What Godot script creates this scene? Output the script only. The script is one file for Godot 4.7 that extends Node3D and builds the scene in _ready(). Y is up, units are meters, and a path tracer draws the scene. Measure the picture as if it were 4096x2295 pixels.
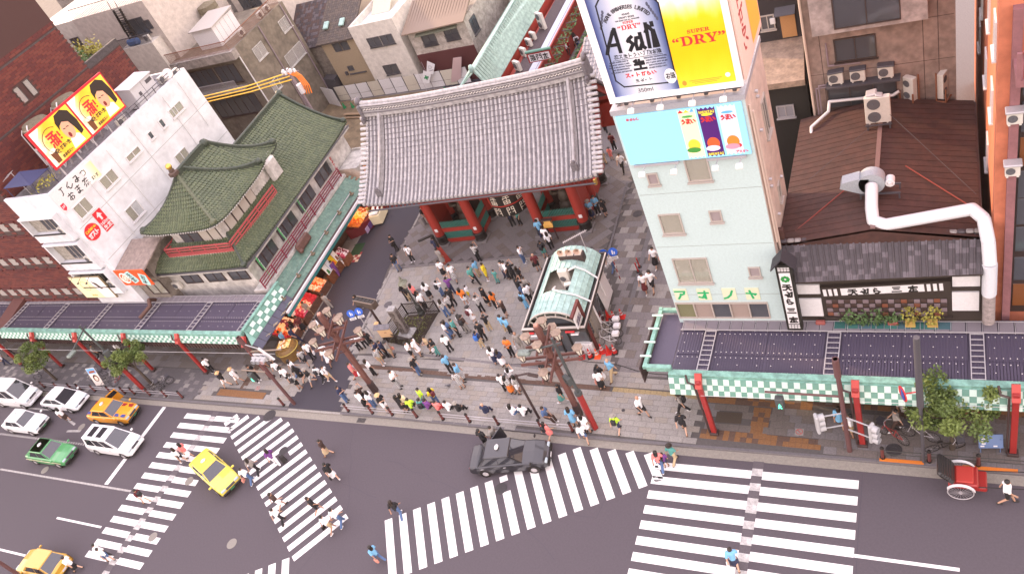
extends Node3D
class MB:
	var v := PackedVector3Array()
	var n := PackedVector3Array()
	func tri(a: Vector3, b: Vector3, c: Vector3) -> void:
		var q := (b - a).cross(c - a).normalized()
		v.append(a); v.append(c); v.append(b)
		n.append(q); n.append(q); n.append(q)
	func trin(a: Vector3, b: Vector3, c: Vector3, na: Vector3, nb: Vector3, nc: Vector3) -> void:
		v.append(a); v.append(c); v.append(b)
		n.append(na); n.append(nc); n.append(nb)
	func quad(a: Vector3, b: Vector3, c: Vector3, d: Vector3) -> void:
		tri(a, b, c); tri(a, c, d)
	func slab(a: Vector3, b: Vector3, c: Vector3, d: Vector3, t: Vector3) -> void:   # quad a-d (front) with its back at +t
		quad(a, b, c, d)
		quad(d + t, c + t, b + t, a + t)
		quad(b, a, a + t, b + t); quad(c, b, b + t, c + t); quad(d, c, c + t, d + t); quad(a, d, d + t, a + t)
	func box(p: Vector3, s: Vector3, b := Basis()) -> void:
		var x := b.x * s.x * 0.5
		var y := b.y * s.y * 0.5
		var z := b.z * s.z * 0.5
		slab(p - x - y + z, p + x - y + z, p + x + y + z, p - x + y + z, -2. * z)
	func bb(x0: float, y0: float, z0: float, x1: float, y1: float, z1: float) -> void:   # box from corner to corner
		box(Vector3(x0 + x1, y0 + y1, z0 + z1) * 0.5, Vector3(absf(x1 - x0), absf(y1 - y0), absf(z1 - z0)))
	func rbox(p: Vector3, s: Vector3, r := 0.01, b := Basis()) -> void:   # chamfered box
		var h := s * 0.5
		var i := h - Vector3(r, r, r)
		for k in 3:
			var e := [Vector3.RIGHT, Vector3.UP, Vector3.BACK]
			var a: Vector3 = e[k]
			var u: Vector3 = e[(k + 1) % 3]
			var w: Vector3 = e[(k + 2) % 3]
			for sg in [-1.,1.]:
				var ctr: Vector3 = a * h[k] * sg
				var du: Vector3 = u * i[(k + 1) % 3] * sg
				var dw: Vector3 = w * i[(k + 2) % 3]
				quad(p + b * (ctr - du - dw), p + b * (ctr + du - dw), p + b * (ctr + du + dw), p + b * (ctr - du + dw))
				for s2 in [-1.,1.]:   # the bevel between faces k and k+1, running along w
					var hu: float = h[(k + 1) % 3]
					var iu: float = i[(k + 1) % 3]
					var p1: Vector3 = a * h[k] * sg + u * iu * s2
					var p2: Vector3 = a * i[k] * sg + u * hu * s2
					if sg * s2 < 0.0:
						var t := p1; p1 = p2; p2 = t
					quad(p + b * (p1 - dw), p + b * (p2 - dw), p + b * (p2 + dw), p + b * (p1 + dw))
		for sx in [-1.,1.]:
			for sy in [-1.,1.]:
				for sz in [-1.,1.]:
					var q1 := Vector3(h.x * sx, i.y * sy, i.z * sz)
					var q2 := Vector3(i.x * sx, h.y * sy, i.z * sz)
					var q3 := Vector3(i.x * sx, i.y * sy, h.z * sz)
					if sx * sy * sz < 0.0:
						var t := q1; q1 = q2; q2 = t
					tri(p + b * q1, p + b * q2, p + b * q3)
	func cyl(a: Vector3, b: Vector3, r0: float, r1 := -1., sides := 8, cap := true) -> void:
		if r1 < 0.0:
			r1 = r0
		var d := (b - a).normalized()
		var u := d.cross(Vector3.UP if absf(d.y) < 0.9 else Vector3.RIGHT).normalized()
		var w := d.cross(u)
		for k in sides:
			var t0 := TAU * k / sides
			var t1 := TAU * (k + 1) / sides
			var e0 := u * cos(t0) + w * sin(t0)
			var e1 := u * cos(t1) + w * sin(t1)
			trin(a + e0 * r0, a + e1 * r0, b + e1 * r1, e0, e1, e1)
			trin(a + e0 * r0, b + e1 * r1, b + e0 * r1, e0, e1, e0)
			if cap:
				tri(a, a + e1 * r0, a + e0 * r0)
				tri(b, b + e0 * r1, b + e1 * r1)
	func tube(pts: Array, r: float, sides := 6, r1 := -1.) -> void:
		for k in pts.size() - 1:
			var f := float(k) / maxf(1., pts.size() - 1)
			var g := float(k + 1) / maxf(1., pts.size() - 1)
			cyl(pts[k], pts[k + 1], r if r1 < 0. else lerpf(r, r1, f), r if r1 < 0. else lerpf(r, r1, g), sides, k == 0 or k == pts.size() - 2)
			if k > 0 and sides > 5:
				ball(pts[k], Vector3.ONE * (r if r1 < 0. else lerpf(r, r1, f)), sides, 4)
	func bar(a: Vector3, b: Vector3, w: float, h: float) -> void:   # rectangular bar; h measured up
		var d := (b - a)
		var l := d.length()
		d /= l
		var s := d.cross(Vector3.UP if absf(d.y) < 0.95 else Vector3.BACK).normalized()
		box((a + b) * 0.5, Vector3(l, h, w), Basis(d, s.cross(d).normalized(), s))
	func ball(p: Vector3, r: Vector3, seg := 10, rings := 6) -> void:
		for i in rings:
			var a0 := PI * i / rings - PI / 2
			var a1 := PI * (i + 1) / rings - PI / 2
			for k in seg:
				var t0 := TAU * k / seg
				var t1 := TAU * (k + 1) / seg
				var d := [Vector3(cos(a0) * cos(t0), sin(a0), -cos(a0) * sin(t0)), Vector3(cos(a0) * cos(t1), sin(a0), -cos(a0) * sin(t1)), Vector3(cos(a1) * cos(t1), sin(a1), -cos(a1) * sin(t1)), Vector3(cos(a1) * cos(t0), sin(a1), -cos(a1) * sin(t0))]
				if i > 0:
					trin(p + d[0] * r, p + d[1] * r, p + d[2] * r, (d[0] / r).normalized(), (d[1] / r).normalized(), (d[2] / r).normalized())
				if i < rings - 1:
					trin(p + d[0] * r, p + d[2] * r, p + d[3] * r, (d[0] / r).normalized(), (d[2] / r).normalized(), (d[3] / r).normalized())
	func lathe(prof: Array, p: Vector3, sides := 12, b := Basis()) -> void:   # Vector2(radius, height), from the bottom up
		for i in prof.size() - 1:
			var q0: Vector2 = prof[i]
			var q1: Vector2 = prof[i + 1]
			var nn := Vector2(q1.y - q0.y, q0.x - q1.x).normalized()
			for k in sides:
				var t0 := TAU * k / sides
				var t1 := TAU * (k + 1) / sides
				var e0 := Vector3(cos(t0), 0, -sin(t0))
				var e1 := Vector3(cos(t1), 0, -sin(t1))
				var n0 := b * (e0 * nn.x + Vector3.UP * nn.y)
				var n1 := b * (e1 * nn.x + Vector3.UP * nn.y)
				var a := p + b * (e0 * q0.x + Vector3.UP * q0.y)
				var bb2 := p + b * (e1 * q0.x + Vector3.UP * q0.y)
				var c := p + b * (e1 * q1.x + Vector3.UP * q1.y)
				var d := p + b * (e0 * q1.x + Vector3.UP * q1.y)
				if q0.x > 0.0001:
					trin(a, bb2, c, n0, n1, n1)
				if q1.x > 0.0001:
					trin(a, c, d, n0, n1, n0)
	func prism(poly: PackedVector2Array, t: Transform3D, depth: float) -> void:   # outline in the local xy plane, extruded to -depth; front faces +z
		if Geometry2D.is_polygon_clockwise(poly):
			poly = poly.duplicate()
			poly.reverse()
		var ix := Geometry2D.triangulate_polygon(poly)
		for k in range(0, ix.size(), 3):
			var a := poly[ix[k]]
			var b := poly[ix[k + 1]]
			var c := poly[ix[k + 2]]
			if (b - a).cross(c - a) < 0.0:
				var s := b; b = c; c = s
			tri(t * Vector3(a.x, a.y, 0), t * Vector3(b.x, b.y, 0), t * Vector3(c.x, c.y, 0))
			if depth > 0.0:
				tri(t * Vector3(a.x, a.y, -depth), t * Vector3(c.x, c.y, -depth), t * Vector3(b.x, b.y, -depth))
		if depth > 0.0:
			for k in poly.size():
				var a := poly[k]
				var b := poly[(k + 1) % poly.size()]
				quad(t * Vector3(a.x, a.y, -depth), t * Vector3(b.x, b.y, -depth), t * Vector3(b.x, b.y, 0), t * Vector3(a.x, a.y, 0))
	func ring(p: Vector3, axis: Vector3, r: float, t: float, seg := 16, sides := 5) -> void:   # a torus
		var u := axis.cross(Vector3.UP if absf(axis.y) < 0.9 else Vector3.RIGHT).normalized()
		var w := axis.cross(u).normalized()
		for k in seg:
			var e0 := u * cos(TAU * k / seg) + w * sin(TAU * k / seg)
			var e1 := u * cos(TAU * (k + 1) / seg) + w * sin(TAU * (k + 1) / seg)
			for j in sides:
				var f0 := TAU * j / sides
				var f1 := TAU * (j + 1) / sides
				var n00 := e0 * cos(f0) + axis * sin(f0)
				var n10 := e1 * cos(f0) + axis * sin(f0)
				var n01 := e0 * cos(f1) + axis * sin(f1)
				var n11 := e1 * cos(f1) + axis * sin(f1)
				trin(p + e0 * r + n00 * t, p + e1 * r + n10 * t, p + e1 * r + n11 * t, n00, n10, n11)
				trin(p + e0 * r + n00 * t, p + e1 * r + n11 * t, p + e0 * r + n01 * t, n00, n11, n01)
	func add(o: MB, t: Transform3D) -> void:
		for k in o.v.size():
			v.append(t * o.v[k])
			n.append((t.basis * o.n[k]).normalized())
	func mesh() -> ArrayMesh:
		var a := []
		a.resize(Mesh.ARRAY_MAX)
		a[Mesh.ARRAY_VERTEX] = v
		a[Mesh.ARRAY_NORMAL] = n
		var m := ArrayMesh.new()
		m.add_surface_from_arrays(Mesh.PRIMITIVE_TRIANGLES, a)
		return m
var mm := {}
var texs := {}
var rng := RandomNumberGenerator.new()
func tex(key: String) -> Texture2D:
	if not texs.has(key):
		var p: Array = {
			"grain": [11, 0.09, 0.16, 0.02, 0.10], "blotch": [12, 0.03, 0.06, 0.008, 0.12], "asphalt": [13, 0.3, 0.16, 0.03, 0.07],
			"stain": [14, 0.02, 0.16, 0.006, 0.20], "stone": [15, 0.16, 0.22, 0.03, 0.14], "fine": [16, 0.22, 0.10, 0.02, 0.05],
		}[key]
		var a := FastNoiseLite.new()
		a.seed = p[0]; a.frequency = p[1]; a.noise_type = FastNoiseLite.TYPE_SIMPLEX_SMOOTH; a.fractal_octaves = 4
		var b := FastNoiseLite.new()
		b.seed = p[0] + 40; b.frequency = p[3]; b.noise_type = FastNoiseLite.TYPE_SIMPLEX_SMOOTH; b.fractal_octaves = 3
		var ia := a.get_seamless_image(512,512)
		var ib := b.get_seamless_image(512,512)
		ia.convert(Image.FORMAT_L8); ib.convert(Image.FORMAT_L8)
		var da := ia.get_data()
		var db := ib.get_data()
		var o := PackedByteArray()
		o.resize(da.size())
		for k in da.size():
			o[k] = int(255. * clampf(1. - p[2] * da[k] / 255. - p[4] * db[k] / 255.,0.,1.))
		texs[key] = ImageTexture.create_from_image(Image.create_from_data(512,512, false, Image.FORMAT_L8, o))
	return texs[key]
func mt(key: String, r := 0.5, g := 0.5, b := 0.5, rough := 0.8, metal := 0., t := "", scale := 0.4) -> StandardMaterial3D:
	if mm.has(key):
		return mm[key]
	var m := StandardMaterial3D.new()
	m.resource_name = key
	m.albedo_color = Color(r, g, b).linear_to_srgb()
	m.roughness = rough
	m.metallic = metal
	if t:
		m.albedo_texture = tex(t)
		m.uv1_triplanar = true
		m.uv1_world_triplanar = true
		m.uv1_scale = Vector3.ONE * scale
	mm[key] = m
	return m
func glow(key: String, r: float, g: float, b: float, e: float) -> StandardMaterial3D:
	var m := mt(key, r, g, b, 0.4)
	m.emission_enabled = true
	m.emission = Color(r, g, b).linear_to_srgb()
	m.emission_energy_multiplier = e
	return m
func paint(hex: String, rough := 0.6, t := "") -> StandardMaterial3D:   # a colour given as sRGB
	var c := Color(hex).srgb_to_linear()
	return mt("paint_%s_%s_%s" % [hex, rough, t], c.r, c.g, c.b, rough, 0., t)
var labels := {}
func put(called: String, m, material: Material, parent: Node = self) -> MeshInstance3D:
	var o := MeshInstance3D.new()
	o.name = called
	o.mesh = m.mesh() if m is MB else m
	o.material_override = material
	parent.add_child(o, true)
	return o
func tag(o: Node, label: String, category: String, group := "") -> Node:
	if labels.has(label) and labels[label] != group + "!":
		print("SAME LABEL: ", label)
	labels[label] = group + "!" if group else "?"
	o.set_meta("label", label)
	o.set_meta("category", category)
	if group:
		o.set_meta("group", group)
	return o
func thing(called: String, label: String, category: String, at := Vector3.ZERO, turn := 0., group := "") -> Node3D:
	var o := Node3D.new()
	o.name = called
	add_child(o, true)
	o.position = at
	o.rotation.y = turn
	tag(o, label, category, group)
	return o
func copy(src: Node3D, label: String, at: Vector3, turn := 0., group := "") -> Node3D:
	var o: Node3D = src.duplicate()
	add_child(o, true)
	o.position = at
	o.rotation.y = turn
	tag(o, label, src.get_meta("category"), group)
	return o
func struct(called: String, m, material: Material) -> MeshInstance3D:
	var o := put(called, m, material)
	o.set_meta("kind", "structure")
	return o
const EYE := Vector3(36,35,34)
func pieces(parent: Node, called: String, meshes: Array, materials: Array, items: Array, most := 290) -> void:
	var xf := Transform3D()
	if parent is Node3D:
		xf = (parent as Node3D).transform
		if parent.get_parent() is Node3D and parent.get_parent() != self:
			xf = (parent.get_parent() as Node3D).transform * xf
	if items.size() > most:
		items.sort_custom(func(p, q): return (xf * p[0].origin).distance_squared_to(EYE) < (xf * q[0].origin).distance_squared_to(EYE))
	var built := []
	for m in meshes:
		built.append(m.mesh() if m is MB else m)
	for k in mini(most, items.size()):
		var it: Array = items[k]
		var o := MeshInstance3D.new()
		o.name = called
		o.mesh = built[it[1]]
		o.material_override = materials[it[2]]
		o.transform = it[0]
		parent.add_child(o, true)
	if items.size() <= most:
		return
	var bins := {}
	for k in range(most, items.size()):
		var it: Array = items[k]
		if not bins.has(it[2]):
			bins[it[2]] = mb()
		bins[it[2]].add(meshes[it[1]], it[0])
	var am := ArrayMesh.new()
	for key in bins:
		var a := []
		a.resize(Mesh.ARRAY_MAX)
		a[Mesh.ARRAY_VERTEX] = bins[key].v
		a[Mesh.ARRAY_NORMAL] = bins[key].n
		am.add_surface_from_arrays(Mesh.PRIMITIVE_TRIANGLES, a)
		am.surface_set_material(am.get_surface_count() - 1, materials[key])
	var r := MeshInstance3D.new()
	r.name = called + "s_farther_off"
	r.mesh = am
	r.set_meta("kind","stuff")
	parent.add_child(r, true)
func at(x: float, y: float, z: float, turn := 0.) -> Transform3D:
	return Transform3D(Basis(Vector3.UP, turn), V(x, y, z))
func face(origin: Vector3, right: Vector3, up := Vector3.UP) -> Transform3D:
	var r := right.normalized()
	var z := r.cross(up).normalized()
	return Transform3D(Basis(r, z.cross(r).normalized(), z), origin)
func pen(m: MB, spec: String, t: Transform3D, w: float, h: float, thick: float) -> void:
	var lift := 0.
	for stroke in spec.split(";"):
		var pts := []
		for q in stroke.strip_edges().split(" "):
			pts.append(Vector2(float(q[0]) / 9. * w, float(q[1]) / 9. * h))
		for k in pts.size() - 1:
			var a: Vector2 = pts[k]
			var b: Vector2 = pts[k + 1]
			var d := (b - a).normalized() * thick * 0.5
			var s := Vector2(-d.y, d.x)
			lift += 0.0004
			var p := [a - d * 0.8 - s, b + d * 0.8 - s, b + d * 0.8 + s, a - d * 0.8 + s]
			var q := []
			for e in p:
				q.append(t * V(e.x, e.y, 0.006 + lift))
			m.slab(q[0], q[1], q[2], q[3], -t.basis.z * (0.006 + lift))
const KANA := {
	"a": "29 79;48 45 31 10", "A": "09 99 86 65;56 43 20", "O": "07 97;69 60 42;66 31 02", "NO": "89 64 31 00", "YA": "06 85 74;39 50",
	"ten": "18 88;05 95;58 53 30 00;55 80 90", "bu": "48 66;13 24 40;44 65 52 40;82 60;80 98;87 97", "ra": "38 57;26 22;24 54 82 60 30", "san": "18 88;25 75;01 91",
	"tei": "59 58;17 97 96;17 16;26 76;55 50;53 83;34 10 40 90", "an": "08 88;49 42 20 12 34 74 82 60", "n2": "59 05;03 24 30 50 93", "mi": "28 78 40 12 34 93;76 60", "tsu": "16 57 86 82 50 30",
	"o": "17 77;49 40 12 34 74 82 60;78 96", "ma": "18 88;25 75;59 51 20 12 42 80", "cha": "18 98;38 29;68 79;59 24 03;55 95;52 50;32 10;72 91", "no": "58 41 20 14 38 79 94 71 60",
	"sei": "38 17;26 86;14 84;00 90;58 50", "shin": "09 59;07 57;04 64;37 30;12 00;52 71;69 89;69 63 50;66 96;86 80", "u": "38 58;26 56 74 52 20", "i": "17 22 41;67 93", "bang": "58 53", "na": "09 59;29 00;66 86;68 62 40;80 98",
	"dot": "22 42 44 24 22", "ga": "17 67 60 40;38 20;78 67;98 87", "su": "18 78 10;44 80", "to": "29 20;25 73", "go": "18 78;10 90;38 20;68 70;14 94;54 50",
	"uo": "48 18;18 16;26 76 74 20;45 41", "mon": "00 09 39 36 06;03 33;90 99 69 66 96;93 63", "rai": "19 89;07 97;59 55;17 06;00 80 84 04 00;02 82;44 40", "kaminari2": "19 79;08 88 07;49 46",
	"wave": "05 26 45 66 85",
}
func words(called: String, keys: Array, t: Transform3D, w: float, h: float, gap: float, thick: float, material: Material, parent: Node, down := false) -> void:
	for k in keys.size():
		var m := mb()
		var o := V(0, -(h + gap) * k, 0) if down else V((w + gap) * k, 0,0)
		pen(m, KANA[keys[k]], t * Transform3D(Basis(), o), w, h, thick)
		put("lettering", m, material, parent)
func latin(s: String, size: float, t: Transform3D, material: Material, parent: Node, serif := false, bold := true, wide := 1.) -> void:
	var f := SystemFont.new()
	f.font_names = PackedStringArray(["Droid Serif" if serif else "Droid Sans"])
	f.font_weight = 700 if bold else 400
	var tm := TextMesh.new()
	tm.text = s
	tm.font = f
	tm.font_size = 32
	tm.pixel_size = size / 32.
	tm.depth = 0.012
	tm.curve_step = 4.
	var o := MeshInstance3D.new()
	o.name = "lettering"
	o.mesh = tm
	o.material_override = material
	o.transform = t * Transform3D(Basis.from_scale(V(wide, 1,1)), V(0,0,0.007))
	parent.add_child(o, true)
func window(parent: Node, t: Transform3D, w: float, h: float, fm: Material, gm: Material, n := 2, curtain: Material = null, sill := true, called := "window", recess := 0.) -> Node3D:
	var fr := mb()
	var e := 0.06
	var z := 0.05 - recess
	for q in [[0.,0., w, e], [0., h - e, w, h], [0., e, e, h - e], [w - e, e, w, h - e]]:
		fr.box(t * V((q[0] + q[2]) * 0.5, (q[1] + q[3]) * 0.5, z * 0.5 + recess * 0.), V(q[2] - q[0], q[3] - q[1], absf(z) + 0.04), t.basis)
	for k in range(1, n):
		fr.box(t * V(w * k / n, h * 0.5,0.03), V(0.05, h - 2 * e - 0.004,0.05), t.basis)
	var o := put(called, fr, fm, parent)
	for k in n:
		var g := mb()
		var a := maxf(e, w * k / n + 0.025)
		var b := minf(w - e, w * (k + 1) / n - 0.025)
		g.box(t * V((a + b) * 0.5, h * 0.5,0.012 + 0.006 * (k % 2)), V(b - a, h - 2 * e, 0.008), t.basis)
		put("pane", g, gm, o)
	if curtain:
		for k in n:
			if n > 1 and k % 2 == 1 and rng.randf() < 0.3:
				continue
			var c := mb()
			var a := maxf(e, w * k / n + 0.03)
			var b := minf(w - e, w * (k + 1) / n - 0.03)
			var folds := maxi(4, int((b - a) * 9.))
			for j in folds:
				var x0 := lerpf(a, b, float(j) / folds)
				var x1 := lerpf(a, b, float(j + 1) / folds)
				var z0 := 0.0035 + (0.003 if j % 2 else 0.)
				var z1 := 0.0035 + (0. if j % 2 else 0.003)
				c.quad(t * V(x0, e, z0), t * V(x1, e, z1), t * V(x1, h - e, z1), t * V(x0, h - e, z0))
			put("curtain", c, curtain, o)
	if sill:
		var s := mb()
		s.box(t * V(w * 0.5,-0.05,0.075), V(w + 0.12,0.06,0.15), t.basis)
		put("sill", s, fm, o)
	return o
func aircon(label: String, where: Vector3, turn := 0., w := 0.8, h := 0.6, fans := 1, parent: Node = null, group := "") -> Node3D:
	var o: Node3D
	if parent == null:
		o = thing("air_conditioner", label, "air conditioner", where, turn, group)
	else:
		o = Node3D.new()
		o.name = "air_conditioner"
		parent.add_child(o, true)
		o.transform = at(where.x, where.y, where.z, turn)
	var b := mb()
	b.rbox(V(0, h * 0.5,0.16), V(w, h, 0.3), 0.02)
	for s in [-0.35,0.35]:
		b.bb(w * s - 0.04,-0.06,0.02, w * s + 0.04,0.004,0.3)
	put("case", b, mt("aircon_case", 0.62, 0.60, 0.55, 0.6, 0., "fine"), o)
	for k in fans:
		var g := mb()
		var r := minf(w * 0.3, h / fans * 0.4)
		var c := V(-w * 0.14, h * (k + 0.5) / fans, 0.315)
		g.cyl(c, c + V(0,0,0.006), r, r, 16)
		g.ring(c + V(0,0,0.01), Vector3.BACK, r, 0.012,16,4)
		g.cyl(c, c + V(0,0,0.025), r * 0.25, r * 0.2,8)
		put("fan_grille", g, mt("aircon_grille", 0.09, 0.09, 0.10, 0.6), o)
	return o
func _ready() -> void:
	rng.seed = 7
	var cam := Camera3D.new()
	cam.name = "camera"
	cam.keep_aspect = Camera3D.KEEP_HEIGHT
	cam.fov = 39.301
	cam.near = 0.3
	cam.far = 400.
	add_child(cam)
	cam.transform = Transform3D(Basis(V(0.876774,-0.352004,-0.327659), V(0.015385,0.701525,-0.712479), V(0.480656,0.619642,0.620495)), EYE)
	cam.current = true
	var we := WorldEnvironment.new()
	we.name = "surroundings"
	var env := Environment.new()
	env.background_mode = Environment.BG_SKY
	var sky := Sky.new()
	var sm := ProceduralSkyMaterial.new()
	sm.sky_top_color = Color(0.74,0.70,0.74)
	sm.sky_horizon_color = Color(0.95,0.86,0.76)
	sm.sky_curve = 0.25
	sm.sky_energy_multiplier = 1.75
	sm.ground_bottom_color = Color(0.35,0.32,0.30)
	sm.ground_horizon_color = Color(0.75,0.70,0.66)
	sky.sky_material = sm
	env.sky = sky
	env.tonemap_mode = Environment.TONE_MAPPER_LINEAR
	env.tonemap_exposure = 1.6
	env.sdfgi_enabled = true
	env.ssao_enabled = true
	env.ssil_enabled = true
	env.fog_enabled = true
	env.fog_density = 0.0001
	env.fog_light_color = Color(0.93,0.88,0.85)
	we.environment = env
	add_child(we)
	var sun := DirectionalLight3D.new()
	sun.name = "sun"
	sun.light_color = Color(1.,0.84,0.66)
	sun.light_energy = 1.3
	sun.light_angular_distance = 1.
	sun.shadow_enabled = true
	add_child(sun)
	var to_sun := V(-0.9,0.34,-0.28).normalized()
	sun.basis = Basis.looking_at(-to_sun, Vector3.UP)
	build_ground()
	build_road()
	build_paving()
	build_arcades()
	build_tower()
	build_right()
	build_gate()
	build_plaza_things()
	build_left()
	build_back()
	build_vehicles()
	build_street_things()
	build_people()
func P2(s: Array) -> PackedVector2Array:   # plan polygon: x, z, x, z ...
	var p := PackedVector2Array()
	for k in range(0, s.size(), 2):
		p.append(Vector2(s[k], s[k + 1]))
	return p
func sheet(called: String, poly: PackedVector2Array, y: float, thick: float, m: Material) -> MeshInstance3D:
	var b := mb()
	var q := PackedVector2Array()
	for p in poly:
		q.append(Vector2(p.x, -p.y))
	b.prism(q, Transform3D(Basis(Vector3.RIGHT, Vector3.FORWARD, Vector3.UP), V(0, y, 0)), thick)
	return struct(called, b, m)
func build_ground() -> void:
	var m := mb()
	m.bb(-300,-0.6,-300,300,-0.3,300)
	struct("ground", m, mt("earth", 0.16, 0.14, 0.12, 0.95, 0, "blotch", 0.1))
	mt("asphalt", 0.088, 0.074, 0.086, 0.85, 0, "asphalt", 0.45)
	mt("asphalt_new", 0.047, 0.042, 0.056, 0.85, 0, "asphalt", 0.6)
	mt("concrete", 0.30, 0.275, 0.235, 0.9, 0, "grain", 0.5)
	mt("kerb_stone", 0.16, 0.148, 0.155, 0.85, 0, "grain", 0.6)
	mt("joint", 0.115, 0.105, 0.10, 0.95, 0, "grain", 0.5)
	mt("slab_light", 0.40, 0.375, 0.345, 0.85, 0, "stone", 0.5)
	mt("slab_mid", 0.36, 0.338, 0.315, 0.85, 0, "stone", 0.5)
	mt("slab_warm", 0.38, 0.342, 0.295, 0.85, 0, "stone", 0.5)
	mt("slab_dark", 0.15, 0.138, 0.145, 0.85, 0, "stone", 0.5)
	mt("slab_grey", 0.235, 0.215, 0.215, 0.85, 0, "stone", 0.5)
	mt("slab_brown", 0.20, 0.172, 0.155, 0.85, 0, "stone", 0.5)
	mt("tactile_brown", 0.155, 0.093, 0.066, 0.85, 0, "stone", 0.5)
	mt("tactile_orange", 0.30, 0.145, 0.058, 0.85, 0, "stone", 0.5)
	mt("tactile_yellow", 0.43, 0.33, 0.17, 0.85, 0, "stone", 0.5)
	mt("road_paint", 0.80, 0.79, 0.77, 0.7, 0, "fine", 0.6)
	mt("iron", 0.06, 0.055, 0.058, 0.6, 0.3, "fine", 1.)
	mm["road_paint_worn"] = mt("road_paint_worn", 0.48, 0.46, 0.44, 0.8, 0, "stain", 1.2)
func build_road() -> void:
	var road := sheet("road", P2([-120, 10.6, 120, 10.6, 120, 60, -120, 60]), -0.13, 0.15, mm.asphalt)
	var gut := sheet("gutter", P2([-60, 10.62, 5, 10.62, 20, 10.90, 45, 11., 45, 11.5, 20, 11.41, 8, 11.18, -7, 11.11, -26, 11.05, -60, 11.2]), -0.126, 0.1, mm.concrete)
	var kerbs := struct("kerb", _kerb_base(), mm.kerb_stone)
	var items := []
	var st := mb()
	st.rbox(Vector3.ZERO, V(0.97,0.2,0.17), 0.012)
	var k0 := -46.
	while k0 < 44.0:
		var mid := k0 + 0.5
		if mid > -4.5 and mid < 0.1:
			items.append([at(mid, -0.135, kerb_z(mid), 0.), 0,1])
		else:
			items.append([at(mid, -0.098 + 0.002 * sin(k0 * 7.), kerb_z(mid), 0.), 0,0])
		k0 += 0.985
	pieces(kerbs, "kerbstone", [st], [mm.kerb_stone, mm.slab_light], items)
	var paint_: Material = mm.road_paint
	for k in 14:
		var z := 11.52 + 0.8575 * k
		_stripe(road, "crosswalk_stripe", [-14.13, z, -8.6, z, -8.6, z + 0.45, -14.13, z + 0.45], paint_)
	for k in 11:
		var z := 11.95 + 0.8565 * k
		_stripe(road, "crosswalk_stripe", [22.27, z, 32.07, z, 32.07, z + 0.46, 22.27, z + 0.46], paint_)
	var a := Vector2(-4.02,11.48)
	var sd := Vector2(8.57,5.94) / 12.
	var ln := Vector2(-2.2,3.08)
	var wd := sd.normalized() * 0.42
	for k in range(-5,13):
		var p := a + sd * k
		var q := p + ln
		if k < 0:
			var f := (11.2 - p.y) / ln.y
			p = p + ln * maxf(f, 0.)
		if k == 3:
			_stripe(road, "crosswalk_stripe", [p.x, p.y, p.x + ln.x * 0.27, p.y + ln.y * 0.27, p.x + ln.x * 0.27 + wd.x, p.y + ln.y * 0.27 + wd.y, p.x + wd.x, p.y + wd.y], paint_)
			p += ln * 0.5
		_stripe(road, "crosswalk_stripe", [p.x, p.y, p.x + wd.x, p.y + wd.y, q.x + wd.x, q.y + wd.y, q.x, q.y], paint_)
	a = Vector2(7.44,17.47)
	sd = Vector2(5.36,-3.12) / 7.
	ln = Vector2(2.04,3.3)
	wd = Vector2(0.405,-0.232)
	for k in range(0,18):
		var p := a + sd * k
		var q := p + ln
		if p.y < 11.62:
			p += ln * ((11.62 - p.y) / ln.y)
		if k == 8:
			_stripe(road, "crosswalk_stripe", [p.x, p.y, p.x + wd.x, p.y + wd.y, p.x + wd.x + ln.x * 0.1, p.y + wd.y + ln.y * 0.1, p.x + ln.x * 0.1, p.y + ln.y * 0.1], paint_)
			p += ln * 0.28
		_stripe(road, "crosswalk_stripe", [p.x, p.y, p.x + wd.x, p.y + wd.y, q.x + wd.x, q.y + wd.y, q.x, q.y], paint_)
	for k in 4:
		var p := Vector2(1.81 - 0.75 * k, 20.81 + 0.45 * k)
		_stripe(road, "crosswalk_stripe", [p.x, p.y, p.x + wd.x, p.y + wd.y, p.x + wd.x + ln.x, p.y + wd.y + ln.y, p.x + ln.x, p.y + ln.y], paint_)
	_stripe(road, "stop_line", [-17.17, 11.15, -16.8, 11.15, -16.9, 18., -17.3, 18.], paint_)
	_stripe(road, "lane_line", [-30.13, 18.08, -14.2, 18.12, -14.2, 18.27, -30.13, 18.23], mm.road_paint_worn)
	_stripe(road, "lane_line", [32.09, 15.66, 36.1, 15.66, 36.1, 15.82, 32.09, 15.82], paint_)
	_stripe(road, "lane_line", [-19.53, 20.93, -14.56, 20.95, -14.56, 21.1, -19.53, 21.08], paint_)
	_stripe(road, "lane_line", [-24.5, 23.88, -19.5, 23.86, -19.5, 24.01, -24.5, 24.03], paint_)
	_stripe(road, "lane_line", [-36, 12.33, -28.8, 12.3, -28.8, 12.45, -36, 12.48], mm.road_paint_worn)
	for k in 40:
		var x := -34. + 0.31 * k
		_stripe(road, "lane_dash", [x, 15.02, x + 0.2, 15.02, x + 0.2, 15.2, x, 15.2], mm.road_paint_worn)
	for s in [[-27.3,12.9,-25.6,13.5], [-25.9,14.05,-24.3,14.], [-33.8,13.2,-32.6,13.5]]:
		_stripe(road, "lane_arrow", [s[0], s[1], s[2], s[3] - 0.12, s[2], s[3] + 0.1, s[0], s[1] + 0.2], mm.road_paint_worn)
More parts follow.
